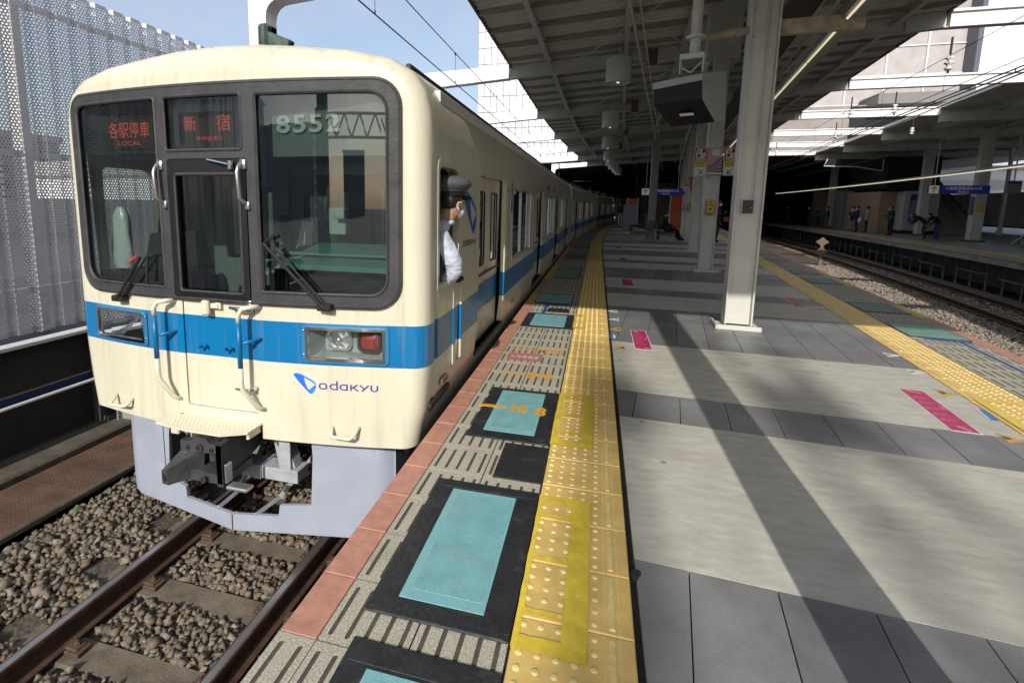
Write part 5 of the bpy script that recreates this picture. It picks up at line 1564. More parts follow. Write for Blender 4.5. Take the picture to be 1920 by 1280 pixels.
for i in range(3):
    xa = xT(ycur)
    yb = ycur + LEN
    xb = xT(yb)
    rz = -math.atan2(xb - xa, yb - ycur)
    yb = ycur + LEN * cos(rz)
    if i == 0:
        car2.location = (xa, ycur, RAIL); car2.rotation_euler = (0, 0, rz)
    else:
        dup(car2, (xa, ycur, RAIL), rz, labels[i])
    ycur = yb + 0.45

# things inside the cab
t = thing('shoulder_bag', 'black bag with looped handles in the left cab window', 'bag', (XC0 - .70, Y0 + .42, RAIL + 2.02))
mb = MB(); mb.add([(-.26, -.06, 0), (.24, -.06, 0), (.24, .12, 0), (-.26, .12, 0), (-.22, -.02, .27), (.2, -.02, .30), (.2, .06, .30), (-.22, .06, .27)], [(0, 1, 5, 4), (1, 2, 6, 5), (2, 3, 7, 6), (3, 0, 4, 7), (4, 5, 6, 7)]); mb.build('bag_body', [mat('bag_black', (0.02, 0.022, 0.024), 0.55, var=0.3, vs_=12)], t)
for y in (-.01, .05):
    mb = MB(); mb.tube([(-.14, y, .27), (-.13, y, .36), (-.08, y, .42), (-.02, y + .02, .46), (.02, y, .40), (.04, y, .29)], .013, 6); mb.build('handle', [m_black], t, smooth=True)
t = thing('clear_plastic_bag', 'pale translucent plastic bag hanging at the left cab window', 'plastic bag', (XC0 - 1.12, Y0 + .33, RAIL + 2.02))
mb = MB()
V_, F_ = [], []
for i in range(11):
    z = .47 * i / 10; r = (.075, .085, .09, .088, .087, .086, .084, .08, .074, .06, .03)[i]
    for k in range(14):
        a = 2 * pi * k / 14; q = r * (1 + .12 * sin(5 * a + i * .7))
        V_.append((q * cos(a), .5 * q * sin(a), z))
for i in range(10):
    for k in range(14): F_.append((i * 14 + k, i * 14 + (k + 1) % 14, (i + 1) * 14 + (k + 1) % 14, (i + 1) * 14 + k))
mb.add(V_, F_); mb.build('bag_film', [mat('plastic_film', (0.80, 0.84, 0.84), 0.25, coat=0.5, bump=0.8, bs=25)], t, smooth=True)

# ------------------------------------------------------------------ pillars and canopy
m_steel = mat('cream_steel', (0.60, 0.60, 0.55), 0.5, var=0.12, vs_=3, bump=0.05, bs=40, dirt=0.35, ds=2.5, dirtcol=(0.33, 0.30, 0.25), dthr=0.58)
m_beam = mat('beam_paint', (0.60, 0.60, 0.55), 0.55, var=0.15, vs_=2, dirt=0.35, ds=2.0, dirtcol=(0.25, 0.22, 0.18), dthr=0.56)
m_white_st = mat('white_steel', (0.80, 0.80, 0.79), 0.45, var=0.06, vs_=3)
m_roof = mat('roof_sheet', (0.66, 0.64, 0.56), 0.6, var=0.15, vs_=1.5)
m_greyg = mat('grey_green', (0.30, 0.34, 0.32), 0.5)
ROWS = [0.95 + 5.93 * k for k in range(8)]
def px_(y): return 1.69 + 0.1205 * (y - 6.88)
pil_labels = {1: 'cream steel pillar in the foreground with a small black switch box', 2: 'second cream pillar, carrying red STOP signs', 3: 'third cream pillar from the camera', 4: 'fourth cream pillar from the camera', 5: 'fifth cream pillar, near the benches', 6: 'sixth cream pillar from the camera', 0: 'cream pillar standing beside the camera', 7: 'farthest cream pillar of the row'}
def zr(x): return 4.70 + 0.06 * (x + 2.15)                       # underside of the roof sheets
HT = 4.45
hp = MB()
for s in (-1, 1): hp.cbox(s * .14 - .009, s * .14 + .009, -.125, .125, .05, HT + .25, .002)
hp.box(-.132, .132, -.05, -.036, .05, HT + .25)
hp_me = hp.mesh('column', [m_steel])
bp = MB()
bp.cbox(-.24, .24, -.2, .2, 0, .022, .004); bp.cbox(-.235, .235, -.21, -.19, .0, .055, .004); bp.cbox(-.25, -.23, -.2, .2, 0, .055, .004)
bp_me = bp.mesh('base_plate', [m_steel])
pillars = []
for i, y in enumerate(ROWS):
    t = thing('platform_pillar', pil_labels[i], 'pillar', (px_(y), y, 0), -0.06, 'cream platform pillars')
    place('column', hp_me, t); place('base_plate', bp_me, t)
    mb = MB()
    if i == 1:
        mb.tube([(.03, -.06, 1.52), (.03, -.06, HT)], .010, 6); mb.tube([(.055, -.06, 1.52), (.055, -.06, HT)], .008, 6)
    else:
        mb.tube([(.02, -.06, 1.6), (.02, -.06, HT)], .014, 6)
    for z in (1.0, 2.2, 3.3): mb.cbox(-.01, .08, -.066, -.05, z + 1.0, z + 1.02, .002) if z + 1 < HT else None
    mb.build('conduit', [m_steel], t)
    pillars.append(t)
mb = MB(); mb.cbox(-.075, .06, -.10, -.05, 1.36, 1.535, .006); sb = mb.build('switch_box', [m_alum], pillars[1])
mb = MB(); mb.cbox(-.065, .05, -.106, -.098, 1.37, 1.525, .003); mb.build('box_face', [mat('switch_black', (0.03, 0.028, 0.025), 0.4)], sb)
mb = MB(); mb.cbox(.015, .04, -.109, -.105, 1.43, 1.437, .001); mb.build('box_label', [mat('brass', (0.5, 0.4, 0.1), 0.4)], sb)
mb = MB()
for z in (3.32, 3.62): mb.cbox(-.105, -.085, -.06, -.045, z, z + .03, .003)
mb.tube([(-.14, -.0, 3.42), (-.75, .0, 3.38)], .045, 10); mb.build('bracket', [mat('rusty_cream', (0.42, 0.36, 0.27), 0.6, var=0.4, vs_=9)], pillars[1])
mb = MB(); mb.cbox(.15, .95, -.05, .05, 3.34, 3.50, .01); mb.build('bracket_arm', [mat('rusty_cream', (0.42, 0.36, 0.27), 0.6)], pillars[1])
# emergency buttons
m_bell = mat('bell_yellow', (0.62, 0.40, 0.06), 0.45, var=0.15, vs_=15)
def bell(i, z=1.27):
    mb = MB(); mb.cbox(-.075, .075, -.16, -.05, z, z + .33, .012); b = mb.build('emergency_button', [m_bell], pillars[i])
    mb = MB(); mb.lathe([(.024, 0), (.024, .012), (.014, .02)], 12, Matrix.Translation((0, -.158, z + .13)) @ Matrix.Rotation(pi / 2, 4, 'X')); mb.cbox(-.055, .055, -.165, -.158, z + .21, z + .225, .002); mb.lathe([(.02, 0), (.02, .01)], 10, Matrix.Translation((0, -.158, z + .28)) @ Matrix.Rotation(pi / 2, 4, 'X')); mb.cbox(-.06, .06, -.165, -.158, z + .02, z + .045, .002); mb.build('button_face', [m_ink], b)
bell(2); bell(4); bell(5)
# STOP boards on the second pillar
m_sred = mat('sign_red', (0.45, 0.06, 0.03), 0.5)
m_syel = mat('sign_yellow', (0.62, 0.50, 0.06), 0.5)
m_swht = mat('sign_white', (0.62, 0.64, 0.62), 0.5)
def stop_board(label, y, xc, flip):
    t = thing('stop_sign', label, 'warning sign', (xc, y - .16, 2.12), -0.05, 'STOP boards on the pillars')
    mb = MB(); mb.cbox(-.13, .13, 0, .02, 0, .60, .004); mb.build('board', [m_swht], t)
    mb = MB(); mb.box(-.115, .115, -.003, .001, .31, .59); o = mb.build('red_field', [m_sred], t)
    mb = MB(); mb.box(-.09, .09, -.006, -.002, .38, .575); mb.build('pictogram_field', [m_swht], o)
    mb = MB(); put_text(mb, 'stop', .18, .05, lambda a, b, c: (a, -.006, .343 + b)); mb.build('lettering', [m_swht], o)
    mb = MB(); mb.box(.02, .08, -.009, -.005, .50, .565); mb.box(.035, .065, -.009, -.005, .48, .5); mb.box(-.055, -.04, -.009, -.005, .45, .53); mb.ellipsoid((-.04, -.006, .425), (.035, .004, .03), 10, 6); mb.build('pictogram', [m_ink], o)
    mb = MB(); ribbon(mb, [(-.09, .575), (.09, .38)], .014, lambda a, b: (a, -.0105, b)); mb.build('bar', [m_sred], o)
    mb = MB(); mb.box(-.115, .115, -.003, .001, .18, .31); o = mb.build('yellow_field', [m_syel], t)
    mb = MB()
    for k in range(4): mb.box(-.085, .085 - .02 * (k % 2), -.006, -.003, .275 - .024 * k, .282 - .024 * k)
    mb.build('lettering', [m_ink], o)
    s = -1 if flip else 1
    mb = MB(); ribbon(mb, [(-.04 * s, .135), (.04 * s, .055)], .018, lambda a, b: (a, -.003, b)); ribbon(mb, [(-.02 * s, .05), (.045 * s, .05), (.045 * s, .115)], .018, lambda a, b: (a, -.0032, b)); mb.build('arrow', [m_ink], t)
    mb = MB()
    for k in range(12):
        for sx in (-1, 1): mb.box(sx * .1225 - .006, sx * .1225 + .006, -.004, 0, .02 + .05 * k, .04 + .05 * k)
    for k in range(5):
        for z in (.003, .588): mb.box(-.105 + .05 * k, -.08 + .05 * k, -.004, 0, z, z + .009)
    mb.build('dashed_border', [m_sred], t)
    return t
y2 = ROWS[2]
stop_board('red and yellow STOP board left of the second pillar, arrow right', y2, px_(y2) - .285, False)
stop_board('red and yellow STOP board right of the second pillar, arrow left', y2, px_(y2) + .30, True)
t = thing('striped_panel', 'red and white diagonal striped panel around the second pillar', 'warning panel', (px_(y2), y2 - .17, 2.18))
mb = MB(); mb.cbox(-.145, .145, 0, .03, 0, .50, .003); mb.build('panel', [mat('panel_pink', (0.48, 0.33, 0.33), 0.5)], t)
mb = MB()
for k in range(9):
    c0 = -.5 + .075 * k
    pts = []
    a0, b0, a1, b1 = -.14, c0 + .0, .14, c0 + .28
    q = [(-.14, c0), (-.14, c0 + .038), (.14, c0 + .318), (.14, c0 + .28)]
    q = [(a, min(max(b, .01), .36)) for a, b in q]
    if q[2][1] - q[0][1] > .02: mb.add([(a, -.003, b) for a, b in q], [(0, 3, 2, 1)])
mb.build('stripes', [mat('stripe_maroon', (0.16, 0.03, 0.045), 0.5)], t)
mb = MB(); mb.cbox(-.07, .08, -.02, 0, .36, .5, .003); mb.build('plate', [m_swht], t)
mb = MB(); mb.cbox(-.15, .15, -.035, .03, -.03, 0, .003); mb.build('ledge', [m_white_st], t)
y5 = ROWS[4]
stop_board('small distant STOP board on the fourth pillar', y5, px_(y5) - .2, False)
mb = MB(); mb.cbox(px_(y5) - .05, px_(y5) + .2, y5 - .18, y5 - .16, 2.15, 2.72, .003); tag(mb.build('striped_panel', [mat('panel_red', (0.30, 0.13, 0.11), 0.5)]), 'distant reddish panel on the fourth pillar', 'warning panel')

# canopy: beams, longitudinal girders and corrugated sheets
Y_END, Y_START = 46.5, -0.2
canopy = thing('platform_canopy', 'long corrugated canopy on steel beams over the island platform', 'canopy', (0, 0, 0))
def ibeam(h, w, tf=.016, tw=.012):
    return [(-w / 2, 0), (w / 2, 0), (w / 2, tf), (tw / 2, tf), (tw / 2, h - tf), (w / 2, h - tf), (w / 2, h), (-w / 2, h), (-w / 2, h - tf), (-tw / 2, h - tf), (-tw / 2, tf), (-w / 2, tf)]
def eaveL(y): return xL(y) - 1.18
def eaveR(y): return 6.3 + 0.117 * (y - 12.9)
for i, y in enumerate(ROWS):
    a, b = eaveL(y) - .02, eaveR(y) + .02
    mb = MB(); mb.sweep(ibeam(.30, .16), [(a, y, zr(a) - .30), (b, y, zr(b) - .30)]); mb.build('beam', [m_beam], canopy)
    for xx in np.arange(a + 1.0, b, 1.7):
        mb = MB(); mb.box(xx - .006, xx + .006, y - .078, y + .078, zr(xx) - .285, zr(xx) - .018); mb.build('stiffener', [m_beam], canopy)
for off, w in ((0.95, .10), (2.6, .10), (3.75, .14), (5.0, .10), (6.4, .1), (7.6, .1)):
    path = []
    for y in np.linspace(Y_START + .05, Y_END, 14):
        f = off / 8.45
        x = eaveL(y) + f * (eaveR(y) - eaveL(y))
        path.append((x, y, zr(x) - .16))
    mb = MB(); mb.sweep(ibeam(.155, w), path); mb.build('girder', [m_beam], canopy)
# purlins across
for k in range(int((Y_END - Y_START) / .985)):
    y = Y_START + .5 + .985 * k
    if min(abs(y - r) for r in ROWS) < .25: continue
    a, b = eaveL(y) + .05, eaveR(y) - .05
    mb = MB(); mb.sweep(ibeam(.08, .05, .008, .008), [(a, y, zr(a) - .082), (b, y, zr(b) - .082)]); mb.build('purlin', [mat('purlin_paint', (0.36, 0.35, 0.30), 0.55, var=0.15, vs_=2)], canopy)
# sheets: ribs run across the platform
def roof_sheet(y0, y1):
    mb = MB()
    P_, hh = .19, .045
    yy_ = []
    k = 0
    while y0 + P_ * k < y1 - 1e-6:
        q = y0 + P_ * k
        yy_ += [(q, 0), (q + .055, 0), (q + .08, hh), (q + .16, hh)]
        k += 1
    yy_ = [(min(a, y1), b) for a, b in yy_] + [(y1, 0)]
    nn = len(yy_)
    V_ = []
    for t_ in (0, .5, 1):
        for y, z in yy_:
            x = eaveL(y) + t_ * (eaveR(y) - eaveL(y)); V_.append((x, y, zr(x) + z))
    mb.add(V_, [(j * nn + i, (j + 1) * nn + i, (j + 1) * nn + i + 1, j * nn + i + 1) for j in range(2) for i in range(nn - 1)])
    # opaque deck above
    c = [(eaveL(y0), y0), (eaveR(y0), y0), (eaveR(y1), y1), (eaveL(y1), y1)]
    mb.add([(x, y, zr(x) + .07) for x, y in c], [(0, 1, 2, 3)])
    return mb.build('roof_sheet', [m_roof], canopy)
q = Y_START
while q < Y_END - .01:
    roof_sheet(q, min(q + 2.965, Y_END)); q += 2.965
m_dark_edge = mat('eave_trim', (0.07, 0.05, 0.055), 0.6)
for fn_, s in ((eaveL, -1), (eaveR, 1)):
    path = [(fn_(y), y, zr(fn_(y))) for y in np.linspace(Y_START, Y_END, 16)]
    mb = MB(); mb.sweep([(-.02, -.03), (.02, -.03), (.02, .1), (-.02, .1)], path); mb.build('eave_trim', [m_dark_edge], canopy)
mb = MB(); mb.box(eaveL(Y_START), eaveR(Y_START), Y_START - .03, Y_START, zr(0) - .2, zr(6) + .1); mb.build('end_fascia', [m_dark_edge], canopy)
# wire braces
for i in range(1, 6):
    ya, yb = ROWS[i], ROWS[i + 1]
    for x0, x1 in ((-.9, 2.0), (2.0, -.9)):
        mb = MB(); mb.tube([(x0, ya, zr(x0) - .28), (x1, yb, zr(x1) - .24)], .010, 5); mb.build('brace', [m_beam], canopy)

# portal frames over the tracks (one per pillar row)
for i, y in enumerate(ROWS[1:], 1):
    lab = ['', 'white portal post with curved knee rising behind the train roof', 'sunlit white portal beam above the train, second row', 'sunlit white portal beam above the train, third row', 'sunlit white portal beam above the train, fourth row', 'sunlit white portal beam above the train, fifth row', 'sunlit white portal beam above the train, sixth row', 'sunlit white portal beam above the train, farthest row'][i]
    x0 = -4.78 + KL * max(0, y - 16) ** 2
    t = thing('portal_frame', lab, 'portal frame', (x0, y, -1.1), 0, 'portal frames over the tracks')
    e = eaveL(y) - .03 - x0
    mb = MB(); mb.cbox(-.14, .14, -.14, .14, 0, 5.05, .01); mb.build('post', [m_white_st], t)
    # knee and beam as one bent box section
    path = [(.0, 0, 4.75)]
    zb = zr(eaveL(y)) - .15 + 1.1
    mb = MB()
    W2 = .13
    pr = []
    cx, cz, R = .62, 4.75 + .0, .0
    outl = [(-.14, 5.02), (-.14, zb + .05), (e, zb + .15), (e, zb - .15), (.36, zb - .30)]
    for k in range(6):
        a = pi / 2 + (pi / 2) * k / 5
        outl.append((.36 + .22 * cos(a), zb - .30 - .22 + .22 * sin(a)))
    outl += [(.14, 5.02 - .1), (.14, 4.9), (-.14, 4.9)]
    nn = len(outl)
    mb.add([(a, -W2, b) for a, b in outl] + [(a, W2, b) for a, b in outl], [list(range(nn)), list(range(nn, 2 * nn))[::-1]] + [(k, nn + k, nn + (k + 1) % nn, (k + 1) % nn) for k in range(nn)])
    mb.build('knee_beam', [m_white_st], t)
    mb = MB()
    for k in range(6): mb.tube([(e - .45 + .07 * k, -W2 - .0, zb + .15), (e - .45 + .07 * k, -W2, zb + .2)], .014, 6); mb.tube([(e - 1.9 + .07 * k, -W2 + .02, zb - .27), (e - 1.9 + .07 * k, -W2 + .02, zb - .2)], .018, 6)
    mb.build('bolts', [m_white_st], t)
    # right-hand span to the far canopy
    xr0, xr1 = eaveR(y) + .03 - x0, xF(y) - .7 - x0
    zr0 = zr(eaveR(y)) - .15 + 1.1
    mb = MB(); mb.cbox(xr0, xr1, -.1, .1, zr0 - .15, zr0 + .13, .006); mb.cbox(xr0, xr1, -.15, .15, zr0 + .11, zr0 + .16, .004); mb.build('span_beam', [m_white_st], t)

# pendant lamps
m_lampsh = mat('lamp_white', (0.62, 0.62, 0.58), 0.45, var=0.05, vs_=5)
lampL = [(.28, ROWS[2] - .9), (.26, ROWS[3] - .5), (.3, ROWS[4] - .3), (.42, ROWS[5] - .2), (.6, ROWS[5] + 3.4), (.8, ROWS[6] + .2), (1.1, ROWS[6] + 3.2), (1.35, ROWS[7] - .4)]
lp = None
for i, (x, y) in enumerate(lampL):
    lab = 'white drum-shaped ceiling lamp, %s along the canopy' % ['nearest and largest', 'second', 'third', 'fourth', 'fifth', 'sixth', 'seventh', 'farthest'][i]
    if lp is None:
        lp = thing('pendant_lamp', lab, 'lamp', (x, y, 4.0), 0, 'drum lamps under the canopy')
        mb = MB(); mb.lathe([(.245, .02), (.25, 0.0), (.255, .0), (.255, .48), (.24, .5), (.1, .5)], 28); mb.build('shade', [m_lampsh], lp, auto=40)
        mb = MB(); mb.lathe([(.24, .02), (.2, .12), (.12, .22), (.03, .26)], 24, cap=False); mb.build('reflector', [mat('lamp_reflector', (0.75, 0.78, 0.72), 0.2, metal=0.9)], lp, smooth=True)
        mb = MB(); mb.ellipsoid((0, 0, .08), (.05, .05, .09), 12, 8); mb.build('bulb', [mat('lamp_bulb', (0.6, 0.65, 0.6), 0.2, emit=(0.9, 1.0, 0.85), es=0.5)], lp, smooth=True)
        mb = MB(); mb.cbox(-.18, .18, -.03, .03, .5, .56, .005); mb.tube([(0, 0, .5), (0, 0, .72)], .02, 8); mb.build('hanger', [m_beam], lp)
    else:
        dup(lp, (x, y, 4.0 - .03 * i), 0, lab)
# distribution boxes on the beams
for i in (2, 3, 4, 5):
    y = ROWS[i]; x = .95 + .02 * i
    t = thing('junction_box', 'brown-faced junction box on canopy beam, %s row' % ['', '', 'nearest', 'second', 'third', 'fourth'][i], 'junction box', (x, y - .14, zr(x) - .42), 0, 'junction boxes on the beams')
    mb = MB(); mb.cbox(-.13, .13, -.04, .04, 0, .40, .006); mb.build('frame', [m_beam], t)
    mb = MB(); mb.cbox(-.11, .11, -.046, -.038, .02, .38, .003); mb.build('door', [mat('box_brown', (0.13, 0.10, 0.055), 0.5)], t)
    mb = MB(); mb.tube([(.13, 0, .22), (.3, 0, .22), (.42, 0, .16), (1.2, 0, .18)], .016, 6); mb.build('conduit', [m_beam], t)
# platform monitor on its pole
t = thing('platform_monitor', 'grey wedge-shaped monitor box hanging from a pole, black screens', 'monitor', (0.93, 6.55, 2.35), radians(-14))
prof = [(-.30, .42), (.30, .56), (.30, .12), (.12, .0), (-.16, .02), (-.30, .2)]
mb = MB()
# wedge body: front (towards camera) is the screen, side cheek on the right
fr = [(-.36, -.22, .44), (.14, -.22, .50), (.14, -.22, .36), (-.36, -.22, .30)]
mb.add([(-.36, -.22, .45), (.14, -.24, .50), (.34, .22, .60), (-.14, .24, .60),            # top 0-3
        (-.36, -.22, .38), (.14, -.24, .43),                                                # band under top 4-5
        (-.35, -.20, .22), (.15, -.22, .24), (-.18, .02, .0), (.28, .0, .02),               # screens 6-9
        (.36, .22, .06), (-.12, .24, .06)],
       [(0, 3, 2, 1), (0, 1, 5, 4), (1, 2, 10, 9, 7, 5), (3, 0, 4, 6, 8, 11), (2, 3, 11, 10), (8, 9, 10, 11)], 0)
mb.add([(-.355, -.215, .38), (.135, -.235, .43), (.145, -.215, .24), (-.345, -.195, .22), (.275, .0, .02), (-.175, .02, .0)], [(0, 1, 2, 3)[::-1], (3, 2, 4, 5)[::-1]], 1)
mb.build('housing', [mat('monitor_grey', (0.36, 0.37, 0.37), 0.45, var=0.06, vs_=4), mat('monitor_screen', (0.006, 0.008, 0.012), 0.35, spec=0.25)], t)
mb = MB(); mb.add([(-.08, -.03 - .102, .112), (.06, -.037 - .102, .115), (.075, -.02 - .09, .092), (-.065, -.013 - .09, .088)], [(3, 2, 1, 0)]); mb.build('label', [m_white], t)
mb = MB(); mb.cbox(-.12, .13, -.09, .11, .70, .76, .006); mb.cbox(-.12, -.105, -.08, .1, .55, .7, .003); mb.cbox(.11, .13, -.08, .1, .55, .7, .003); mb.tube([(-.1, -.05, .62), (0, -.05, .56), (.1, -.05, .66)], .012, 6); mb.build('bracket', [m_beam], t)
mb = MB(); mb.tube([(.02, .02, .75), (.02, .02, 2.2)], .055, 14); mb.lathe([(.1, .93), (.1, .96)], 12, Matrix.Translation((.02, .02, 0))); mb.lathe([(.06, 1.2), (.065, 1.22), (.06, 1.24)], 12, Matrix.Translation((.02, .02, 0))); mb.build('pole', [m_steel], t, auto=40)
t = thing('control_cabinet', 'grey control cabinet under the roof behind the monitor pole', 'cabinet', (1.62, 8.6, 3.55))
mb = MB(); mb.cbox(-.22, .22, -.1, .1, 0, .75, .01); mb.build('case', [mat('cabinet_grey', (0.27, 0.27, 0.24), 0.5, var=0.1, vs_=5)], t)
mb = MB(); mb.tube([(0, 0, .75), (0, 0, 1.3)], .03, 8); mb.build('hanger', [m_beam], t)
mb = MB(); mb.cbox(.225, .25, -.06, -.02, .1, .16, .003); mb.cbox(.225, .25, -.06, -.02, .4, .46, .003); mb.build('hinge', [m_black], t)

# conduit run and tray above the pillars
mb = MB(); mb.sweep([(-.16, 0), (.16, 0), (.16, .10), (-.16, .10)], [(px_(y) + .45, y, 3.75) for y in (3.5, 20, 44)]); 
tag(mb.build('cable_tray', [mat('tray_dark', (0.05, 0.045, 0.04), 0.7)]), 'dark cable tray running right of the pillars', 'cable tray')
mb = MB(); mb.tube([(px_(y) - .35, y, 4.1) for y in (9.5, 20, 44)], .03, 8); mb.tube([(px_(9.5) - .35, 9.5, 4.1), (px_(9.5) - .35, 9.4, 4.35)], .03, 8)
tag(mb.build('conduit_pipe', [m_beam]), 'pale conduit pipe along the canopy left of the pillars', 'pipe')
# strip light
m_strip = mat('strip_glow', (0.9, 0.85, 0.6), 0.4, emit=(1.0, 0.90, 0.62), es=0.5)
t = thing('strip_light', 'long lit fluorescent strip right of the pillars', 'strip light', (0, 0, 0))
mb = MB(); mb.sweep([(-.10, .03), (.10, .03), (.13, .12), (-.10, .12)], [(2.36 + .1335 * (y - 6.1) + .06, y, 3.42) for y in (3.0, 12.0, 30.0)]); mb.build('trough', [mat('trough_grey', (0.26, 0.25, 0.21), 0.5)], t)
for k in range(14):
    ya, yb = 3.2 + 1.8 * k, 3.2 + 1.8 * k + 1.7
    f = lambda y: 2.36 + .1335 * (y - 6.1) - .01
    mb = MB(); mb.tube([(f(ya), ya, 3.42), (f(yb), yb, 3.42)], .014, 6); mb.build('tube', [m_strip], t)
mb = MB()
for y in (6.88, 12.8, 18.7, 24.6): mb.tube([(2.42 + .1335 * (y - 6.1), y, 3.5), (2.42 + .1335 * (y - 6.1), y, 4.9)], .02, 6)
mb.build('hanger', [m_beam], t)
# second strip over the far platform edge
t = thing('strip_light', 'long lit fluorescent strip along the far platform', 'strip light', (0, 0, 0))
f2 = lambda y: xF(y) + .35
zs2 = lambda y: 2.95
mb = MB(); mb.sweep([(-.06, 0), (.06, 0), (.06, .06), (-.06, .06)], [(f2(y), y, 2.85) for y in range(14, 60, 4)]); mb.build('trough', [mat('trough_grey', (0.26, 0.25, 0.21), 0.5)], t)
mb = MB(); mb.tube([(f2(y), y, 2.83) for y in range(14, 60, 2)], .025, 6); mb.build('tube', [m_strip], t)

# ------------------------------------------------------------------ overhead wires
m_wire = mat('wire', (0.03, 0.03, 0.032), 0.6)
m_porc = mat('porcelain', (0.75, 0.76, 0.74), 0.25)
def cat_line(label, fx, y0, y1, zc, zm, r=.008):
    t = thing('overhead_line', label, 'overhead wire', (0, 0, 0), 0, 'overhead lines')
    yy_ = np.linspace(y0, y1, 14)
    mb = MB(); mb.tube([(fx(y), y, zc) for y in yy_], r, 5); mb.build('contact_wire', [m_wire], t)
    if zm:
        mb = MB(); mb.tube([(fx(y), y, zm) for y in yy_], r * .9, 5); mb.build('messenger_wire', [m_wire], t)
        y = y0 + 1.0
        while y < min(y1, 26):
            mb = MB(); mb.tube([(fx(y), y, zc), (fx(y), y, zm)], .0035, 4); mb.ellipsoid((fx(y), y, zm - .01), (.018, .018, .025), 7, 5); mb.ellipsoid((fx(y), y, zc + .02), (.01, .01, .03), 6, 4); mb.build('dropper', [m_wire], t)
            y += 3.3
    return t
cat_line('overhead contact wire and messenger wire above the train', lambda y: xT(y) + .0, 1.2, 45, 3.46, 3.94)
cat_line('double overhead wires above the hidden near right-hand track', lambda y: xR(y) + 1.5, 2, 45, 3.75, 4.4, .007)
cat_line('thick overhead feeder wires right of the canopy', lambda y: xR(y) + 2.6, 2, 45, 4.05, 4.12, .016)
cat_line('overhead wires above the far track', lambda y: xB(y), 4, 45, 3.7, 4.35, .008)
cat_line('dark overhead cable near the far canopy', lambda y: xB(y) - 1.6, 4, 45, 4.25, None, .016)
ins = None
k_ = 0
for (x, y, z) in ((xR(12.8) + 1.5, 12.8, 4.12), (xR(18.7) + 2.6, 18.74, 4.22), (xR(18.7) + 1.5, 18.74, 4.12), (xR(24.7) + 2.6, 24.67, 4.22), (xR(30.6) + 1.5, 30.6, 4.12), (xB(24.7), 24.67, 4.3)):
    if ins is None:
        ins = thing('insulator', '', 'insulator', (x, y, z), 0, 'white insulators under the portal beams')
        mb = MB(); mb.lathe([(.02, 0), (.06, .02), (.07, .04), (.03, .07), (.03, .1), (.075, .13), (.08, .15), (.03, .18), (.03, .2), (.07, .22), (.06, .25), (.02, .27)], 16); mb.build('discs', [m_porc], ins, smooth=True)
        mb = MB(); mb.tube([(0, 0, .3), (0, 0, .62)], .02, 8); mb.tube([(0, 0, .03), (0, 0, -.05)], .02, 8); mb.build('rod', [m_under], ins)
        r_ = ins
    else:
        r_ = dup(ins, (x, y, z))
    r_['label'] = ['white disc insulator right of the near pillar, nearest one', 'white disc insulator on the thick feeder wires, nearer', 'white disc insulator between the wires in the third bay', 'white disc insulator on the thick feeder wires, farther', 'small distant white insulator near the dark tunnel mouth', 'white disc insulator above the far track'][k_]
    k_ += 1
    # bracket up to the beam
# ------------------------------------------------------------------ hanging sign, stair block, benches on the platform
m_signblue = mat('sign_blue', (0.010, 0.014, 0.16), 0.4, emit=(0.02, 0.03, 0.30), es=0.06)
m_signtext = mat('sign_text', (0.6, 0.65, 0.75), 0.5, emit=(0.6, 0.68, 0.8), es=0.12)
m_signpale = mat('sign_pale', (0.62, 0.60, 0.45), 0.5, emit=(0.6, 0.58, 0.42), es=0.12)
def hang_sign(label, loc, rz, w, h, text, texte, zt):
    t = thing('hanging_sign', label, 'hanging sign', loc, rz)
    mb = MB(); mb.cbox(-w / 2, w / 2, -.05, .05, 0, h, .006); mb.build('board', [m_signblue], t)
    mb = MB(); mb.box(-w / 2 + .01, -w / 2 + .01 + h * 1.02, -.054, -.049, .008, h - .008); f = mb.build('arrow_field', [m_signpale], t)
    cx = -w / 2 + .01 + h * .51
    mb = MB(); ribbon(mb, [(cx, h * .15), (cx, h * .82)], h * .09, lambda a, b: (a, -.058, b)); ribbon(mb, [(cx - h * .26, h * .55), (cx, h * .83), (cx + h * .26, h * .55)], h * .1, lambda a, b: (a, -.0585, b)); mb.build('arrow', [m_ink], f)
    mb = MB(); put_text(mb, text, w * .58, h * .36, lambda a, b, c: (w * .07 + a, -.054, h * .66 + b)); put_text(mb, texte, w * .18, h * .2, lambda a, b, c: (w * .07 + a, -.054, h * .22 + b)); mb.build('lettering', [m_signtext], t)
    mb = MB()
    for s in (-.4, .35): mb.tube([(w * s, 0, h), (w * s, 0, zt)], .018, 6)
    mb.build('hanger', [m_beam], t)
    return t
hang_sign('blue hanging sign with an up arrow over the island platform', (2.95, 26.8, 1.98), -0.04, 1.9, .32, 'dept', 'deptE', 2.6)
# escalator block
def stairs(name, label, cat, loc, rz, w, n, rise, run, m_step, m_side, side_h=.95):
    t = thing(name, label, cat, loc, rz)
    for k in range(n):
        mb = MB(); mb.tile(-w / 2, w / 2, run * k, run * (k + 1) + .02, rise * k if k else 0, rise * (k + 1), .006); mb.build('step', [m_step], t)
    for s in (-1, 1):
        mb = MB(); x0, x1 = s * (w / 2 + .005), s * (w / 2 + .1)
        pts = [(-.25, 0), (-.25, side_h), (.1, side_h + .05), (run * n, rise * n + side_h), (run * n, rise * n), (0, 0)]
        a, b = min(x0, x1), max(x0, x1); nn = len(pts)
        mb.add([(a, p[0], p[1]) for p in pts] + [(b, p[0], p[1]) for p in pts], [list(range(nn)), list(range(nn, 2 * nn))[::-1]] + [(i, nn + i, nn + (i + 1) % nn, (i + 1) % nn) for i in range(nn)])
        mb.build('balustrade', [m_side], t)
        mb = MB(); mb.tube([((a + b) / 2, p[0], p[1] + .03) for p in pts[1:4]], .035, 6); mb.build('handrail', [m_black], t)
    return t
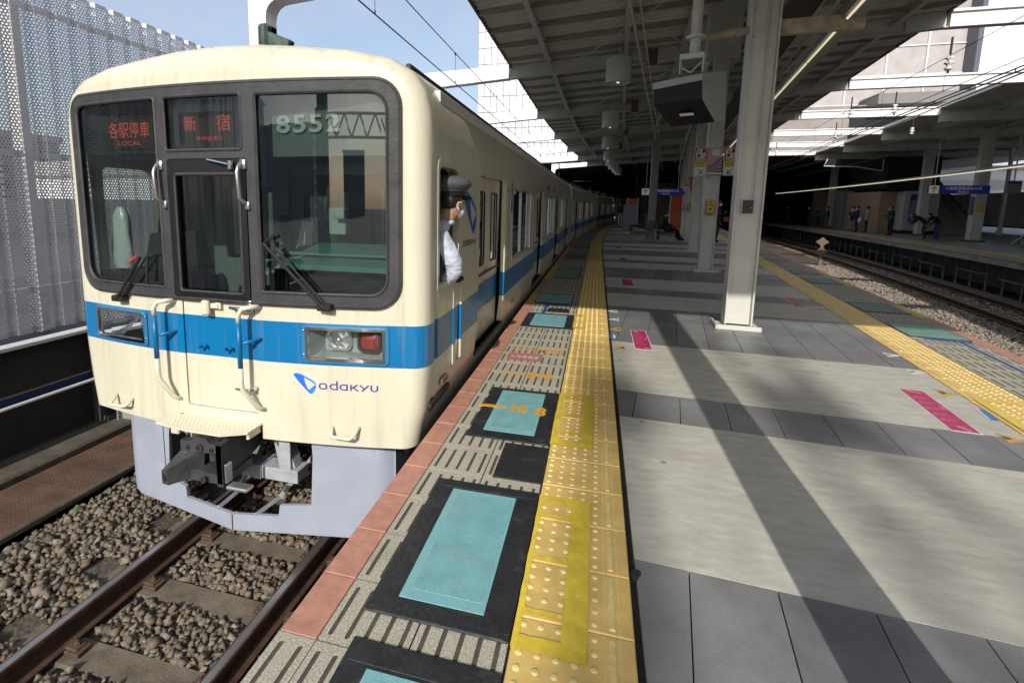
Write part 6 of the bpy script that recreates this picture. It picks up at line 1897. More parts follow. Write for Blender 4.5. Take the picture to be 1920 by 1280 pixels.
m_step = mat('escalator_step', (0.12, 0.115, 0.09), 0.6, var=0.3, vs_=8)
m_escs = mat('escalator_side', (0.10, 0.10, 0.09), 0.45)
stairs('escalator', 'dark escalator rising away under the blue sign', 'escalator', (4.05, 37.5, 0), -0.1, 1.5, 16, .2, .32, m_step, m_escs)
stairs('escalator', 'narrow dark escalator left of the main one', 'escalator', (2.75, 37.6, 0), -0.1, .7, 16, .2, .32, m_step, m_escs)
t = thing('orange_panel', 'tall orange panel right of the escalator', 'panel', (4.85, 36.2, 0), -.1)
mb = MB(); mb.cbox(-.33, .33, -.06, .06, .1, 2.55, .01); mb.build('board', [mat('orange_board', (0.42, 0.07, 0.012), 0.5)], t)
mb = MB(); mb.cbox(-.40, -.335, -.08, .1, 0, 2.6, .008); mb.cbox(.335, .40, -.08, .1, 0, 2.6, .008); mb.build('frame', [m_steel], t)
t = thing('orange_panel', 'small orange panel over the grey board', 'panel', (2.2, 36.4, 1.5), -.1)
mb = MB(); mb.cbox(-.3, .3, -.05, .05, 0, .45, .01); mb.build('board', [mat('orange_board', (0.80, 0.13, 0.02), 0.5)], t)
mb = MB(); mb.cbox(-.36, -.31, -.06, .06, -1.5, .5, .006); mb.cbox(.31, .36, -.06, .06, -1.5, .5, .006); mb.build('frame', [m_steel], t)
t = thing('notice_board', 'grey standing board left of the escalator', 'notice board', (1.75, 30.5, 0), -.05)
mb = MB(); mb.cbox(-.36, .36, -.06, .06, .0, 1.55, .01); mb.build('board', [mat('board_greyblue', (0.20, 0.21, 0.25), 0.5)], t)
mb = MB(); mb.cbox(-.38, .38, -.08, .08, 0, .04, .004); mb.build('foot', [m_steel], t)
t = thing('platform_pillar', 'grey-green pillar standing between the benches', 'pillar', (2.32, 24.6, 0), 0)
mb = MB(); mb.cbox(-.15, .15, -.14, .14, .05, 4.6, .01); mb.build('column', [mat('green_steel', (0.24, 0.28, 0.27), 0.5)], t)
mb = MB(); mb.cbox(-.2, .2, -.19, .19, 0, .05, .005); mb.build('base_plate', [m_steel], t)

m_wood = mat('bench_wood', (0.22, 0.115, 0.045), 0.5, var=0.3, vs_=12)
def bench(label, loc, rz):
    t = thing('bench', label, 'bench', loc, rz, 'platform benches')
    mb = MB(); mb.cbox(-.28, .28, -.55, -.35, 0, .28, .01); mb.cbox(-.28, .28, .35, .55, 0, .28, .01); mb.build('concrete_foot', [mat('bench_foot', (0.34, 0.34, 0.35), 0.7)], t)
    for k in range(5):
        mb = MB(); mb.cbox(-.3 + .13 * k, -.3 + .13 * k + .11, -.75, .75, .28 + .0 * k, .36, .01); mb.build('seat_slat', [m_wood], t)
    for k in range(3):
        mb = MB(); mb.cbox(-.42 - .03 * k, -.37 - .03 * k, -.75, .75, .45 + .14 * k, .56 + .14 * k, .01); mb.build('back_slat', [m_wood], t)
    for s in (-.75, 0, .75):
        mb = MB(); mb.tube([(.3, s, .36), (.28, s, .58), (.0, s, .6), (-.35, s, .42)], .02, 6); mb.build('arm_rest', [m_black], t)
    return t
bench('brown slatted bench left of the grey-green pillar, empty', (1.75, 24.4, 0), pi)
bench('brown slatted bench with two seated passengers', (2.9, 24.6, 0), 0)

# ------------------------------------------------------------------ people
def cloth_mat(name, bands_, rough=.8):
    """bands_: list of (height, colour) from the ground up - the clothes' own colours"""
    m = bpy.data.materials.new(name); m.use_nodes = True
    n_, l_ = m.node_tree.nodes, m.node_tree.links
    b = n_['Principled BSDF']; b.inputs['Roughness'].default_value = rough
    tc = n_.new('ShaderNodeTexCoord'); sp = n_.new('ShaderNodeSeparateXYZ'); l_.new(tc.outputs['Object'], sp.inputs[0])
    dv = n_.new('ShaderNodeMath'); dv.operation = 'DIVIDE'; dv.inputs[1].default_value = 2.0; l_.new(sp.outputs['Z'], dv.inputs[0])
    cr = n_.new('ShaderNodeValToRGB'); cr.color_ramp.interpolation = 'CONSTANT'
    el = cr.color_ramp.elements
    while len(el) > 1: el.remove(el[-1])
    el[0].position = 0; el[0].color = (*bands_[0][1], 1)
    for h, c in bands_[1:]:
        e = el.new(h / 2.0); e.color = (*c, 1)
    l_.new(dv.outputs[0], cr.inputs['Fac']); l_.new(cr.outputs['Color'], b.inputs['Base Color'])
    return m
SKIN = (0.42, 0.25, 0.17)
def skin_mesh(name, joints, edges, radii, m, parent, sub=2):
    me = bpy.data.meshes.new(name)
    names = list(joints)
    me.from_pydata([joints[k] for k in names], [(names.index(a), names.index(b)) for a, b in edges], [])
    o = place(name, me, parent)
    me.materials.append(m)
    sk = o.modifiers.new('skin', 'SKIN'); sk.use_smooth_shade = True
    o.modifiers.new('sub', 'SUBSURF').levels = sub; o.modifiers['sub'].render_levels = sub
    for i, k in enumerate(names):
        r = radii[k]
        me.skin_vertices[0].data[i].radius = r if isinstance(r, tuple) else (r, r)
        me.skin_vertices[0].data[i].use_root = (i == 0)
    return o
EDG = [('pelvis', 'waist'), ('waist', 'chest'), ('chest', 'neck'), ('neck', 'chin'), ('chin', 'skull'), ('skull', 'crown'),
       ('chest', 'shL'), ('shL', 'elL'), ('elL', 'wrL'), ('wrL', 'haL'), ('chest', 'shR'), ('shR', 'elR'), ('elR', 'wrR'), ('wrR', 'haR'),
       ('pelvis', 'hiL'), ('hiL', 'knL'), ('knL', 'anL'), ('anL', 'toL'), ('pelvis', 'hiR'), ('hiR', 'knR'), ('knR', 'anR'), ('anR', 'toR')]
RAD = dict(pelvis=(.15, .115), waist=(.14, .105), chest=(.165, .12), neck=.058, chin=.072, skull=.098, crown=.06, shL=.068, shR=.068, elL=.048, elR=.048, wrL=.036, wrR=.036, haL=.042, haR=.042,
           hiL=.095, hiR=.095, knL=.066, knR=.066, anL=.048, anR=.048, toL=.04, toR=.04)
def pose_stand(arm='down', lean=0.0):
    J = dict(pelvis=(0, 0, .92), waist=(0, lean * .2, 1.08), chest=(0, lean * .5, 1.3), neck=(0, lean * .75, 1.47), chin=(0, lean + .02, 1.53), skull=(0, lean + .02, 1.61), crown=(0, lean + .01, 1.69),
             shL=(-.18, lean * .6, 1.40), shR=(.18, lean * .6, 1.40), hiL=(-.09, 0, .86), hiR=(.09, 0, .86), knL=(-.1, .02, .49), knR=(.1, .02, .49), anL=(-.1, -.02, .09), anR=(.1, -.02, .09), toL=(-.11, .12, .04), toR=(.11, .12, .04),
             elL=(-.24, lean * .5, 1.13), elR=(.24, lean * .5, 1.13), wrL=(-.25, .06 + lean * .5, .90), wrR=(.25, .06 + lean * .5, .90), haL=(-.25, .08 + lean * .5, .82), haR=(.25, .08 + lean * .5, .82))
    if arm == 'phone':
        J.update(wrL=(-.12, .24 + lean, 1.16), haL=(-.06, .28 + lean, 1.2), wrR=(.12, .24 + lean, 1.16), haR=(.06, .28 + lean, 1.2), elL=(-.22, .04, 1.12), elR=(.22, .04, 1.12))
    if arm == 'phone1':
        J.update(wrR=(.14, .26 + lean, 1.18), haR=(.1, .31 + lean, 1.24), elR=(.22, .04, 1.12))
    return J
def fingers(parent, J, side, m):
    """five short fingers on each hand, slightly curled"""
    mb = MB()
    h, w = Vector(J['ha' + side]), Vector(J['wr' + side])
    d = (h - w).normalized(); s = d.cross(Vector((0, 1, .3))).normalized(); c = d.cross(s)
    for k, L in enumerate((.058, .07, .075, .066)):
        b = h + s * (.026 - .018 * k)
        mb.tube([b, b + d * L * .5, b + d * L * .85 + c * .015, b + d * L + c * .03], [.0095, .009, .008, .006], 6)
    b = h - d * .03 + s * .038
    mb.tube([b, b + s * .02 + d * .03, b + s * .018 + d * .055], [.011, .010, .007], 6)
    mb.build('hand', [m], parent, smooth=True)
m_skin = mat('skin', SKIN, 0.55)
m_hair = mat('hair_black', (0.012, 0.010, 0.010), 0.5)
m_mask = mat('face_mask', (0.78, 0.80, 0.80), 0.7)
def head_parts(parent, J, face=0.0, mask=True, hair=(.012, .010, .010), long=False, cap=None):
    c = Vector(J['skull'])
    R = Matrix.Translation(c) @ Matrix.Rotation(face, 4, 'Z')
    mb = MB(); mb.ellipsoid((0, -.018, .025), (.103, .112, .105), 16, 10, R)
    if long: mb.ellipsoid((0, -.05, -.06), (.098, .07, .15), 12, 8, R)
    mb.build('hair', [mat('hair_%d' % int(hair[0] * 1e4), hair, 0.5)], parent, smooth=True)
    mb = MB(); mb.ellipsoid((0, .035, -.025), (.082, .082, .10), 14, 10, R)                       # face
    mb.ellipsoid((0, .118, -.03), (.014, .02, .022), 8, 6, R)                                     # nose
    for s in (-1, 1): mb.ellipsoid((s * .098, .0, -.02), (.014, .025, .034), 8, 6, R)             # ears
    mb.build('face', [m_skin], parent, smooth=True)
    mb = MB()
    for s in (-1, 1): mb.ellipsoid((s * .033, .108, .005), (.014, .008, .007), 8, 5, R)
    mb.ellipsoid((0, .112, -.075), (.024, .006, .006), 8, 5, R) if not mask else None
    mb.build('eyes', [m_ink], parent, smooth=True)
    if mask:
        mb = MB(); mb.ellipsoid((0, .06, -.068), (.072, .075, .052), 14, 9, R); mb.build('mask', [m_mask], parent, smooth=True)
def person(label, loc, rz, bands_, arm='down', lean=0.0, mask=True, hair=(.012, .010, .010), long=False, face=0.0, J=None, h=1.0, group=None):
    t = thing('person', label, 'person', loc, rz, group)
    J = J or pose_stand(arm, lean)
    person.n = getattr(person, 'n', 0) + 1
    skin_mesh('body', J, EDG, RAD, cloth_mat('clothes_%d' % person.n, bands_), t)
    head_parts(t, J, face, mask, hair, long)
    for s in 'LR': fingers(t, J, s, m_skin)
    if h != 1.0: t.scale = (h, h, h)
    return t
BLK, NAVY, DKG, JEAN = (.012, .012, .013), (.015, .02, .05), (.04, .04, .042), (.03, .05, .12)
def std(shoe, trouser, top): return [(0, shoe), (.09, trouser), (.93, top), (1.47, SKIN)]
person('person in a long black coat standing behind the pillars, white mask', (4.75, 23.6, 0), radians(-115), std(BLK, BLK, (.014, .014, .018)), 'phone1')
t = thing('handbag', 'small red bag held by the person in the black coat', 'bag', (5.05, 23.5, .86))
mb = MB(); mb.cbox(-.1, .1, -.05, .05, 0, .2, .02); mb.build('bag_body', [mat('bag_red', (0.30, 0.03, 0.02), 0.5)], t)
mb = MB(); mb.tube([(-.06, 0, .2), (-.04, 0, .3), (.04, 0, .3), (.06, 0, .2)], .008, 6); mb.build('handle', [m_black], t)
SIT = dict(pelvis=(0, 0, .46), waist=(0, -.05, .62), chest=(0, -.06, .86), neck=(0, -.03, 1.03), chin=(0, .0, 1.08), skull=(0, .01, 1.16), crown=(0, 0, 1.24), shL=(-.18, -.05, .95), shR=(.18, -.05, .95),
           hiL=(-.09, .06, .45), hiR=(.09, .06, .45), knL=(-.1, .48, .47), knR=(.1, .48, .47), anL=(-.1, .55, .09), anR=(.1, .62, .09), toL=(-.1, .70, .05), toR=(.1, .78, .05),
           elL=(-.23, .06, .72), elR=(.23, .06, .72), wrL=(-.12, .26, .62), wrR=(.12, .26, .62), haL=(-.08, .32, .60), haR=(.08, .32, .60))
person('seated passenger in black with a white mask, nearer one on the bench', (2.85, 24.1, 0), -pi / 2, [(0, BLK), (.1, (.014, .014, .016)), (1.03, SKIN)], J=dict(SIT))
person('seated passenger in a brown patterned coat beside the one in black', (2.9, 25.0, 0), -pi / 2, [(0, BLK), (.1, (.03, .025, .025)), (.5, (.11, .085, .06)), (1.03, SKIN)], J=dict(SIT), hair=(.06, .03, .015), long=True, mask=False)
person('person in white trousers and dark top far down the platform', (1.55, 38.0, 0), 0.4, std(BLK, (.45, .46, .46), (.015, .016, .02)), 'phone')
GF = 'passengers on the far platform'
fp = lambda px, y: (px, y, ZF)
person('person in black with a teal bag at the hip, looking down at a phone', fp(16.5, 36.2), radians(100), std(BLK, BLK, BLK), 'phone', .06, group=GF)
t = thing('handbag', 'teal bag at the hip of the person in black', 'bag', (16.3, 36.0, .85))
mb = MB(); mb.cbox(-.14, .14, -.07, .07, 0, .22, .02); mb.build('bag_body', [mat('bag_teal', (0.03, 0.13, 0.14), 0.6)], t)
mb = MB(); mb.tube([(-.12, 0, .2), (-.02, 0, .55), (.12, 0, .2)], .012, 6); mb.build('strap', [m_black], t)
person('person in a striped white top and dark trousers on the far platform', fp(16.9, 40.0), radians(60), [(0, BLK), (.09, (.015, .015, .02)), (.8, (.5, .5, .5)), (.88, (.1, .1, .1)), (.92, (.55, .55, .55)), (1.0, (.1, .1, .1)), (1.04, (.55, .55, .55)), (1.12, (.1, .1, .1)), (1.16, (.55, .55, .55)), (1.24, (.1, .1, .1)), (1.28, (.55, .55, .55)), (1.47, SKIN)], group=GF)
person('person in navy behind the one in the striped top', fp(16.6, 40.6), radians(80), std(BLK, (.02, .02, .03), (.012, .016, .06)), 'phone', group=GF)
t = thing('shopping_bag', 'white plastic bag carried beside the striped top', 'bag', (16.45, 39.9, .55))
mb = MB(); mb.ellipsoid((0, 0, .16), (.12, .09, .18), 12, 8); mb.build('bag_film', [mat('white_bag', (0.7, 0.7, 0.72), 0.5)], t, smooth=True)
mb = MB(); mb.tube([(-.05, 0, .3), (0, 0, .45), (.05, 0, .3)], .012, 6); mb.build('handle', [mat('white_bag', (0.7, 0.7, 0.72), 0.5)], t)
person('person with a white scarf, black coat and bare pink legs', fp(17.35, 43.1), radians(110), [(0, BLK), (.09, (.42, .24, .20)), (.72, BLK), (1.36, (.55, .56, .58)), (1.5, SKIN)], 'phone1', group=GF, long=True)
person('person in a black jacket and blue jeans leaning by a far pillar', fp(17.7, 48.2), radians(70), std(BLK, JEAN, BLK), 'phone', group=GF)
person('person in dark blue by the dim far shop front', fp(17.9, 50.6), radians(90), std(BLK, (.02, .02, .03), (.04, .07, .12)), 'phone', group=GF)
person('person in black with a white cap in the dim far end', fp(17.9, 52.6), radians(90), std(BLK, (.05, .05, .05), BLK), 'down', group=GF)
person('person in black, farthest on the dim platform', fp(17.2, 55.5), radians(60), std(BLK, BLK, BLK), 'down', group=GF)
BEND = dict(pelvis=(0, -.05, .82), waist=(0, .05, .97), chest=(0, .25, 1.12), neck=(0, .42, 1.18), chin=(0, .48, 1.2), skull=(0, .54, 1.24), crown=(0, .58, 1.30), shL=(-.18, .3, 1.17), shR=(.18, .3, 1.17),
            hiL=(-.09, -.05, .78), hiR=(.09, -.05, .78), knL=(-.1, .08, .46), knR=(.1, .05, .46), anL=(-.1, -.05, .09), anR=(.1, -.08, .09), toL=(-.11, .1, .04), toR=(.11, .08, .04),
            elL=(-.2, .42, .92), elR=(.2, .42, .92), wrL=(-.12, .55, .80), wrR=(.12, .55, .80), haL=(-.08, .6, .76), haR=(.08, .6, .76))
person('person in navy and black bending forward in front of the far stairs', fp(16.35, 32.6), radians(75), [(0, (.1, .08, .06)), (.09, NAVY), (.85, BLK), (1.6, SKIN)], J=dict(BEND), group=GF, mask=False)
JB = {k: (v[0], v[1] * .8, v[2]) for k, v in BEND.items()}
person('second person in dark jeans bending beside the first by the far stairs', fp(16.75, 32.3), radians(95), [(0, (.1, .08, .06)), (.09, JEAN), (.85, BLK), (1.6, SKIN)], J=JB, group=GF, mask=False)

# conductor leaning out of the cab window
t = thing('person', 'train conductor in cap, mask, vest and white shirt leaning from the cab window', 'person', (-1.06, 3.52, -.1))
CJ = dict(pelvis=(-.22, -.02, .72), waist=(-.18, 0, .95), chest=(-.07, .03, 1.22), neck=(.0, .06, 1.42), chin=(.035, .09, 1.48), skull=(.045, .10, 1.56), crown=(.045, .10, 1.64),
          shL=(-.20, .14, 1.33), elL=(-.26, .2, 1.08), wrL=(-.2, .32, .98), haL=(-.18, .36, .97), shR=(.04, -.08, 1.30), elR=(.115, .0, 1.08), wrR=(.01, .05, .98), haR=(-.05, .16, .985),
          hiL=(-.28, .06, .66), hiR=(-.2, -.1, .66))
CE = [e for e in EDG if e[0] in CJ and e[1] in CJ]
CR = {k: RAD[k] for k in CJ}
CR.update(shR=.08, elR=.075, wrR=.055, chest=(.15, .12), chin=.062, skull=.088, neck=.055, crown=.05)
m_shirt = mat('shirt_white', (0.60, 0.65, 0.78), 0.7, bump=0.55, bs=13, stretch=(1, 1, 1.6))
for _n in m_shirt.node_tree.nodes:
    if _n.type == 'BUMP': _n.inputs['Distance'].default_value = 0.05
    if _n.type == 'TEX_NOISE': _n.inputs['Detail'].default_value = 1.5
# skin above the collar
_nt = m_shirt.node_tree; _tc = _nt.nodes.new('ShaderNodeTexCoord'); _sp = _nt.nodes.new('ShaderNodeSeparateXYZ'); _gt = _nt.nodes.new('ShaderNodeMath'); _gt.operation = 'GREATER_THAN'; _gt.inputs[1].default_value = 1.425
_mx = _nt.nodes.new('ShaderNodeMix'); _mx.data_type = 'RGBA'; _mx.inputs['A'].default_value = (0.60, 0.65, 0.78, 1); _mx.inputs['B'].default_value = (*SKIN, 1)
_nt.links.new(_tc.outputs['Object'], _sp.inputs[0]); _nt.links.new(_sp.outputs['Z'], _gt.inputs[0]); _nt.links.new(_gt.outputs[0], _mx.inputs['Factor']); _nt.links.new(_mx.outputs['Result'], _nt.nodes['Principled BSDF'].inputs['Base Color'])
skin_mesh('body', CJ, CE, CR, m_shirt, t, 3)
# dark vest over the shirt
VJ = {k: CJ[k] for k in ('pelvis', 'waist', 'chest')}
VJ['top'] = (-.02, .04, 1.39); VJ['sl'] = (-.17, .13, 1.34); VJ['sr'] = (.015, -.085, 1.33)
skin_mesh('waistcoat', VJ, [('pelvis', 'waist'), ('waist', 'chest'), ('chest', 'top'), ('chest', 'sl'), ('chest', 'sr')], dict(pelvis=(.18, .16), waist=(.175, .155), chest=(.175, .16), top=(.098, .09), sl=.085, sr=.094), mat('vest_navy', (0.016, 0.016, 0.024), 0.7), t, 2)
hc = Vector(CJ['skull']); RH = Matrix.Translation(hc) @ Matrix.Rotation(radians(-28), 4, 'Z') @ Matrix.Rotation(radians(-6), 4, 'X')
mb = MB(); mb.ellipsoid((0, .018, -.03), (.074, .085, .105), 16, 12, RH); mb.ellipsoid((0, .105, -.035), (.012, .018, .02), 8, 6, RH)
for s in (-1, 1): mb.ellipsoid((s * .079, -.008, -.03), (.010, .019, .028), 10, 8, RH)
mb.ellipsoid((0, -.02, -.11), (.055, .06, .08), 12, 8, RH); mb.build('face', [m_skin], t, smooth=True)
mb = MB(); mb.ellipsoid((0, -.02, .0), (.086, .088, .075), 16, 10, RH); mb.build('hair', [m_hair], t, smooth=True)
mb = MB()
for s in (-1, 1): mb.ellipsoid((s * .03, .098, .0), (.012, .007, .006), 8, 5, RH)
mb.build('eyes', [m_ink], t, smooth=True)
mb = MB(); mb.ellipsoid((0, .052, -.072), (.066, .07, .05), 16, 10, RH)
for s in (-1, 1):
    mb.tube([RH @ Vector(p) for p in ((s * .06, .06, -.05), (s * .082, .02, -.005), (s * .088, -.018, -.01))], .004, 5)
    mb.tube([RH @ Vector(p) for p in ((s * .055, .05, -.095), (s * .08, .01, -.065), (s * .086, -.02, -.045))], .004, 5)
mb.build('mask', [m_mask], t, smooth=True)
mb = MB(); nk = Vector(CJ['neck']) + Vector((0, 0, -.02)); mb.tube([nk + Vector((.07 * cos(a), .065 * sin(a), .012 * cos(a))) for a in [2 * pi * i / 18 for i in range(19)]], .016, 6); mb.build('collar', [mat('collar_white', (0.60, 0.65, 0.78), 0.7)], t, smooth=True)
# peaked cap
mb = MB()
RC = RH @ Matrix.Translation((0, -.005, .05)) @ Matrix.Rotation(radians(6), 4, 'X')
def oval(a, b, z, dy=0, n=24): return [RC @ Vector((a * cos(2 * pi * k / n), dy + b * sin(2 * pi * k / n), z)) for k in range(n)]
rings = [oval(.09, .103, -.012), oval(.092, .105, .018), oval(.118, .136, .036, .0), oval(.136, .156, .06, .0), oval(.138, .158, .076, -.002), oval(.126, .145, .1, -.004), oval(.095, .11, .118, -.005), oval(.05, .06, .127, -.004), oval(.008, .01, .13, -.004)]
n_ = 24
mb.add([p for r in rings for p in r], [(i * n_ + k, i * n_ + (k + 1) % n_, (i + 1) * n_ + (k + 1) % n_, (i + 1) * n_ + k) for i in range(len(rings) - 1) for k in range(n_)], 0)
for i, f in enumerate(mb.f): mb.mi[i] = 1 if i < n_ else 0
cap = mb.build('cap', [mat('cap_grey', (0.085, 0.086, 0.095), 0.75), mat('cap_band', (0.008, 0.008, 0.009), 0.6)], t, smooth=True)
mb = MB(); pk = [RC @ Vector((.085 * sin(a), .095 + .0 * a + .065 * cos(a) ** .5 if cos(a) > 0 else .095, -.012 - .03 * max(cos(a), 0))) for a in [(-pi / 2) + pi * i / 10 for i in range(11)]]
pk0 = [RC @ Vector((.088 * sin(a), .105 * max(cos(a), 0) ** .5 * .95, -.008)) for a in [(-pi / 2) + pi * i / 10 for i in range(11)]]
mb.add(pk + pk0, [(i, i + 1, 11 + i + 1, 11 + i) for i in range(10)]); mb.build('peak', [m_black], cap)
fingers(t, CJ, 'R', m_skin)
t2 = tag(MB().cbox(-.02, .06, -.03, .1, 0, .035, .008).build('hand_lamp', [m_black], None, loc=(-1.02, 3.72, .86)), 'small black device on the sill under the conductor', 'device')

for k_, (off, z, r, lab) in enumerate(((-1.55, 4.33, .022, 'thin grey conduit under the canopy nearest the train'), (-1.42, 4.33, .016, 'second thin conduit under the canopy beside it'), (.95, 4.22, .05, 'wide drain pipe under the canopy right of the pillars'), (1.25, 4.3, .02, 'thin conduit under the canopy near the strip light'))):
    mb = MB(); mb.tube([(px_(y) + off, y, z + .06 * (off + 1)) for y in (4.5, 15, 25, 35, 45)], r, 8)
    tag(mb.build('conduit_pipe', [m_beam]), lab, 'pipe', 'pipes under the canopy')

# ------------------------------------------------------------------ far platform
ysf = [-30, -15, 0, 9] + list(range(10, 76, 3))
mb = MB()
n = len(ysf)
mb.add([(xF(y), y, ZF) for y in ysf] + [(xF(y) + 22, y, ZF) for y in ysf] + [(xF(y), y, ZF - .19) for y in ysf] + [(xF(y) + .55, y, ZF - .24) for y in ysf] + [(xF(y) + 1.9, y, ZF - .26) for y in ysf] + [(xF(y) + 1.9, y, -1.5) for y in ysf],
       [q for i in range(n - 1) for q in ((i, n + i, n + i + 1, i + 1), (2 * n + i, i, i + 1, 2 * n + i + 1), (3 * n + i, 2 * n + i, 2 * n + i + 1, 3 * n + i + 1), (4 * n + i, 3 * n + i, 3 * n + i + 1, 4 * n + i + 1), (5 * n + i, 4 * n + i, 4 * n + i + 1, 5 * n + i + 1))])
m_farfloor = mat('far_floor', (0.22, 0.22, 0.205), 0.35, var=0.3, vs_=0.8, stretch=(.4, 2, 1))
fplat = tag(mb.build('far_platform', [m_farfloor]), 'far platform on steel props', kind='structure')
for k in range(28):
    ya, yb = 12 + 2.0 * k, 12 + 2.0 * k + 1.985
    mb = MB(); mb.add([(xF(ya) - .03, ya, ZF - .2), (xF(yb) - .03, yb, ZF - .2), (xF(yb) - .03, yb, ZF - .02), (xF(ya) - .03, ya, ZF - .02), (xF(ya) + .3, ya, ZF - .2), (xF(yb) + .3, yb, ZF - .2)], [(0, 1, 2, 3), (0, 4, 5, 1)]); mb.build('edge_beam', [m_conc], fplat)
strip('edge_line', -.03, .12, xF, ysf, mat('far_edge', (0.28, 0.15, 0.11), 0.6), fplat, ZF + .004)
strip('granite_strip', .125, .85, xF, ysf, m_granfar, fplat, ZF + .004)
strip('tactile_strip', .86, 1.28, xF, ysf, mat('far_yellow', (0.5, 0.35, 0.08), 0.5, var=.3, vs_=3), fplat, ZF + .004)
# props below the edge
pr = MB(); pr.cbox(-.03, .03, -.006, .006, 0, 1.12, .002); pr.cbox(-.006, .006, -.03, .03, 0, 1.12, .002); pr.cbox(-.16, .16, -.13, .13, -.06, .02, .01)
pr_me = pr.mesh('prop', [mat('prop_steel', (0.22, 0.22, 0.19), 0.6, var=.3, vs_=5)])
props = thing('platform_props', 'row of slim steel props and rails carrying the far platform edge', 'steel props', (0, 0, 0))
for k in range(40):
    y = 12.5 + 1.05 * k
    place('prop', pr_me, props, (xF(y) + .32, y, -1.42))
    if k < 39 and k % 3 != 2:
        z = -.78 + (.04 if (k // 3) % 2 else -.02)
        mb = MB(); mb.tube([(xF(y - .15) + .29, y - .15, z), (xF(y + 1.25) + .29, y + 1.25, z)], .02, 5); mb.build('rail', [mat('prop_rail', (0.30, 0.31, 0.29), 0.5)], props)
# pillars, canopy
far_pil = [(18.0, 31.85), (19.05, 38.5), (18.8, 42.7), (18.65, 46.5), (18.6, 50.3)]
names = ['pale far pillar carrying a yellow box, right of the stairs', 'pale far pillar left of the stairs', 'pale far pillar behind the striped top', 'dim far pillar, fourth', 'dim far pillar, fifth']
for i, (x, y) in enumerate(far_pil):
    t = thing('far_pillar', names[i], 'pillar', (x, y, ZF), -.1, 'pillars of the far platform')
    mb = MB(); mb.cbox(-.22, .22, -.22, .22, .05, 5.4, .02); mb.build('column', [m_steel], t)
    mb = MB(); mb.cbox(-.34, .34, -.34, .34, 0, .06, .01); mb.build('base', [m_under], t)
    if i == 0:
        mb = MB(); mb.cbox(-.15, .12, -.34, -.215, 1.45, 1.85, .015); mb.build('emergency_button', [m_bell], t)
        mb = MB(); mb.cbox(-.25, -.21, -.2, .1, 1.3, 2.2, .004); mb.build('poster', [mat('poster_blue', (0.08, 0.10, 0.3), 0.5)], t)
    if i == 2:
        mb = MB(); mb.cbox(-.3, .3, -.32, -.28, 2.1, 2.7, .005); mb.build('striped_plate', [mat('panel_pink', (0.48, 0.33, 0.33), 0.5)], t)
fc = thing('far_canopy', 'dark flat canopy over the far platform', 'canopy', (0, 0, 0))
ycs = list(range(-30, 76, 5))
mb = MB()
A = [(xF(y) - .7, y, 5.25) for y in ycs]; B = [(xF(y) + 20, y, 5.9) for y in ycs]; C = [(xF(y) - .7, y, 5.4) for y in ycs]; D = [(xF(y) + 20, y, 6.05) for y in ycs]
n = len(ycs)
mb.add(A + B + C + D, [q for i in range(n - 1) for q in ((i, i + 1, n + i + 1, n + i), (2 * n + i, 3 * n + i, 3 * n + i + 1, 2 * n + i + 1), (i, 2 * n + i, 2 * n + i + 1, i + 1))])
mb.build('roof_deck', [m_roof], fc)
for y in ROWS[1:]:
    mb = MB(); mb.sweep(ibeam(.4, .2), [(xF(y) - .7, y, 4.75), (xF(y) + 14, y, 4.95)]); mb.build('beam', [m_beam], fc)
for off in (1.2, 4.0, 7.0, 10.0):
    mb = MB(); mb.sweep(ibeam(.25, .14), [(xF(y) + off, y, 5.05 + .02 * off) for y in ycs]); mb.build('girder', [m_beam], fc)
t = thing('ceiling_board', 'dark suspended board with a curved lower edge above the far platform', 'board', (0, 0, 0))
mb = MB()
pts = [(13.2, 3.0)] 
o_ = [(-1.7, 0), (1.7, -.25), (1.7, .45), (-1.55, .42)]
mb.add([(14.6 + a, 37 + .3 * a, 3.95 + b) for a, b in o_] + [(14.6 + a, 37.1 + .3 * a, 3.95 + b) for a, b in o_], [(0, 1, 2, 3), (7, 6, 5, 4), (0, 4, 5, 1), (1, 5, 6, 2), (2, 6, 7, 3), (3, 7, 4, 0)]); mb.build('panel', [m_black], t)
mb = MB(); mb.tube([(14.6 + a, 36.97 + .3 * a, 3.95 + b) for a, b in (o_[3], o_[0], (0.2, -.02), o_[1], o_[2])], .035, 6); mb.build('edging', [m_beam], t)
# stair block
m_farstep = mat('far_step', (0.30, 0.29, 0.26), 0.6, var=.3, vs_=3)
stairs('staircase', 'stairs rising beside the white wall on the far platform', 'staircase', (21.7, 40.4, ZF), -0.08, 1.7, 17, .18, .30, m_farstep, mat('stair_side', (0.46, 0.46, 0.42), 0.6), .8)
t = thing('service_block', 'white and peach service block left of the far stairs', 'service block', (0, 0, ZF))
mb = MB(); mb.cbox(18.9, 20.75, 40.2, 46.0, 0, 2.7, .01); mb.build('white_wall', [mat('block_white', (0.50, 0.50, 0.46), 0.6, var=.1, vs_=2)], t)
mb = MB(); mb.cbox(18.0, 18.88, 41.2, 46.0, 0, 2.7, .01); mb.build('peach_wall', [mat('block_peach', (0.42, 0.30, 0.21), 0.6)], t)
mb = MB(); mb.cbox(18.3, 22.0, 47.5, 49.0, 0, 3.0, .01); mb.build('grey_wall', [mat('block_grey', (0.30, 0.30, 0.26), 0.6)], t)
mb = MB(); mb.cbox(18.5, 22.0, 52.0, 54.0, 0, 3.0, .01); mb.build('tan_wall', [mat('block_tan', (0.22, 0.18, 0.12), 0.6)], t)
mb = MB(); mb.box(18.88, 20.77, 40.18, 46, 0, .2); mb.build('skirting', [m_black], t)
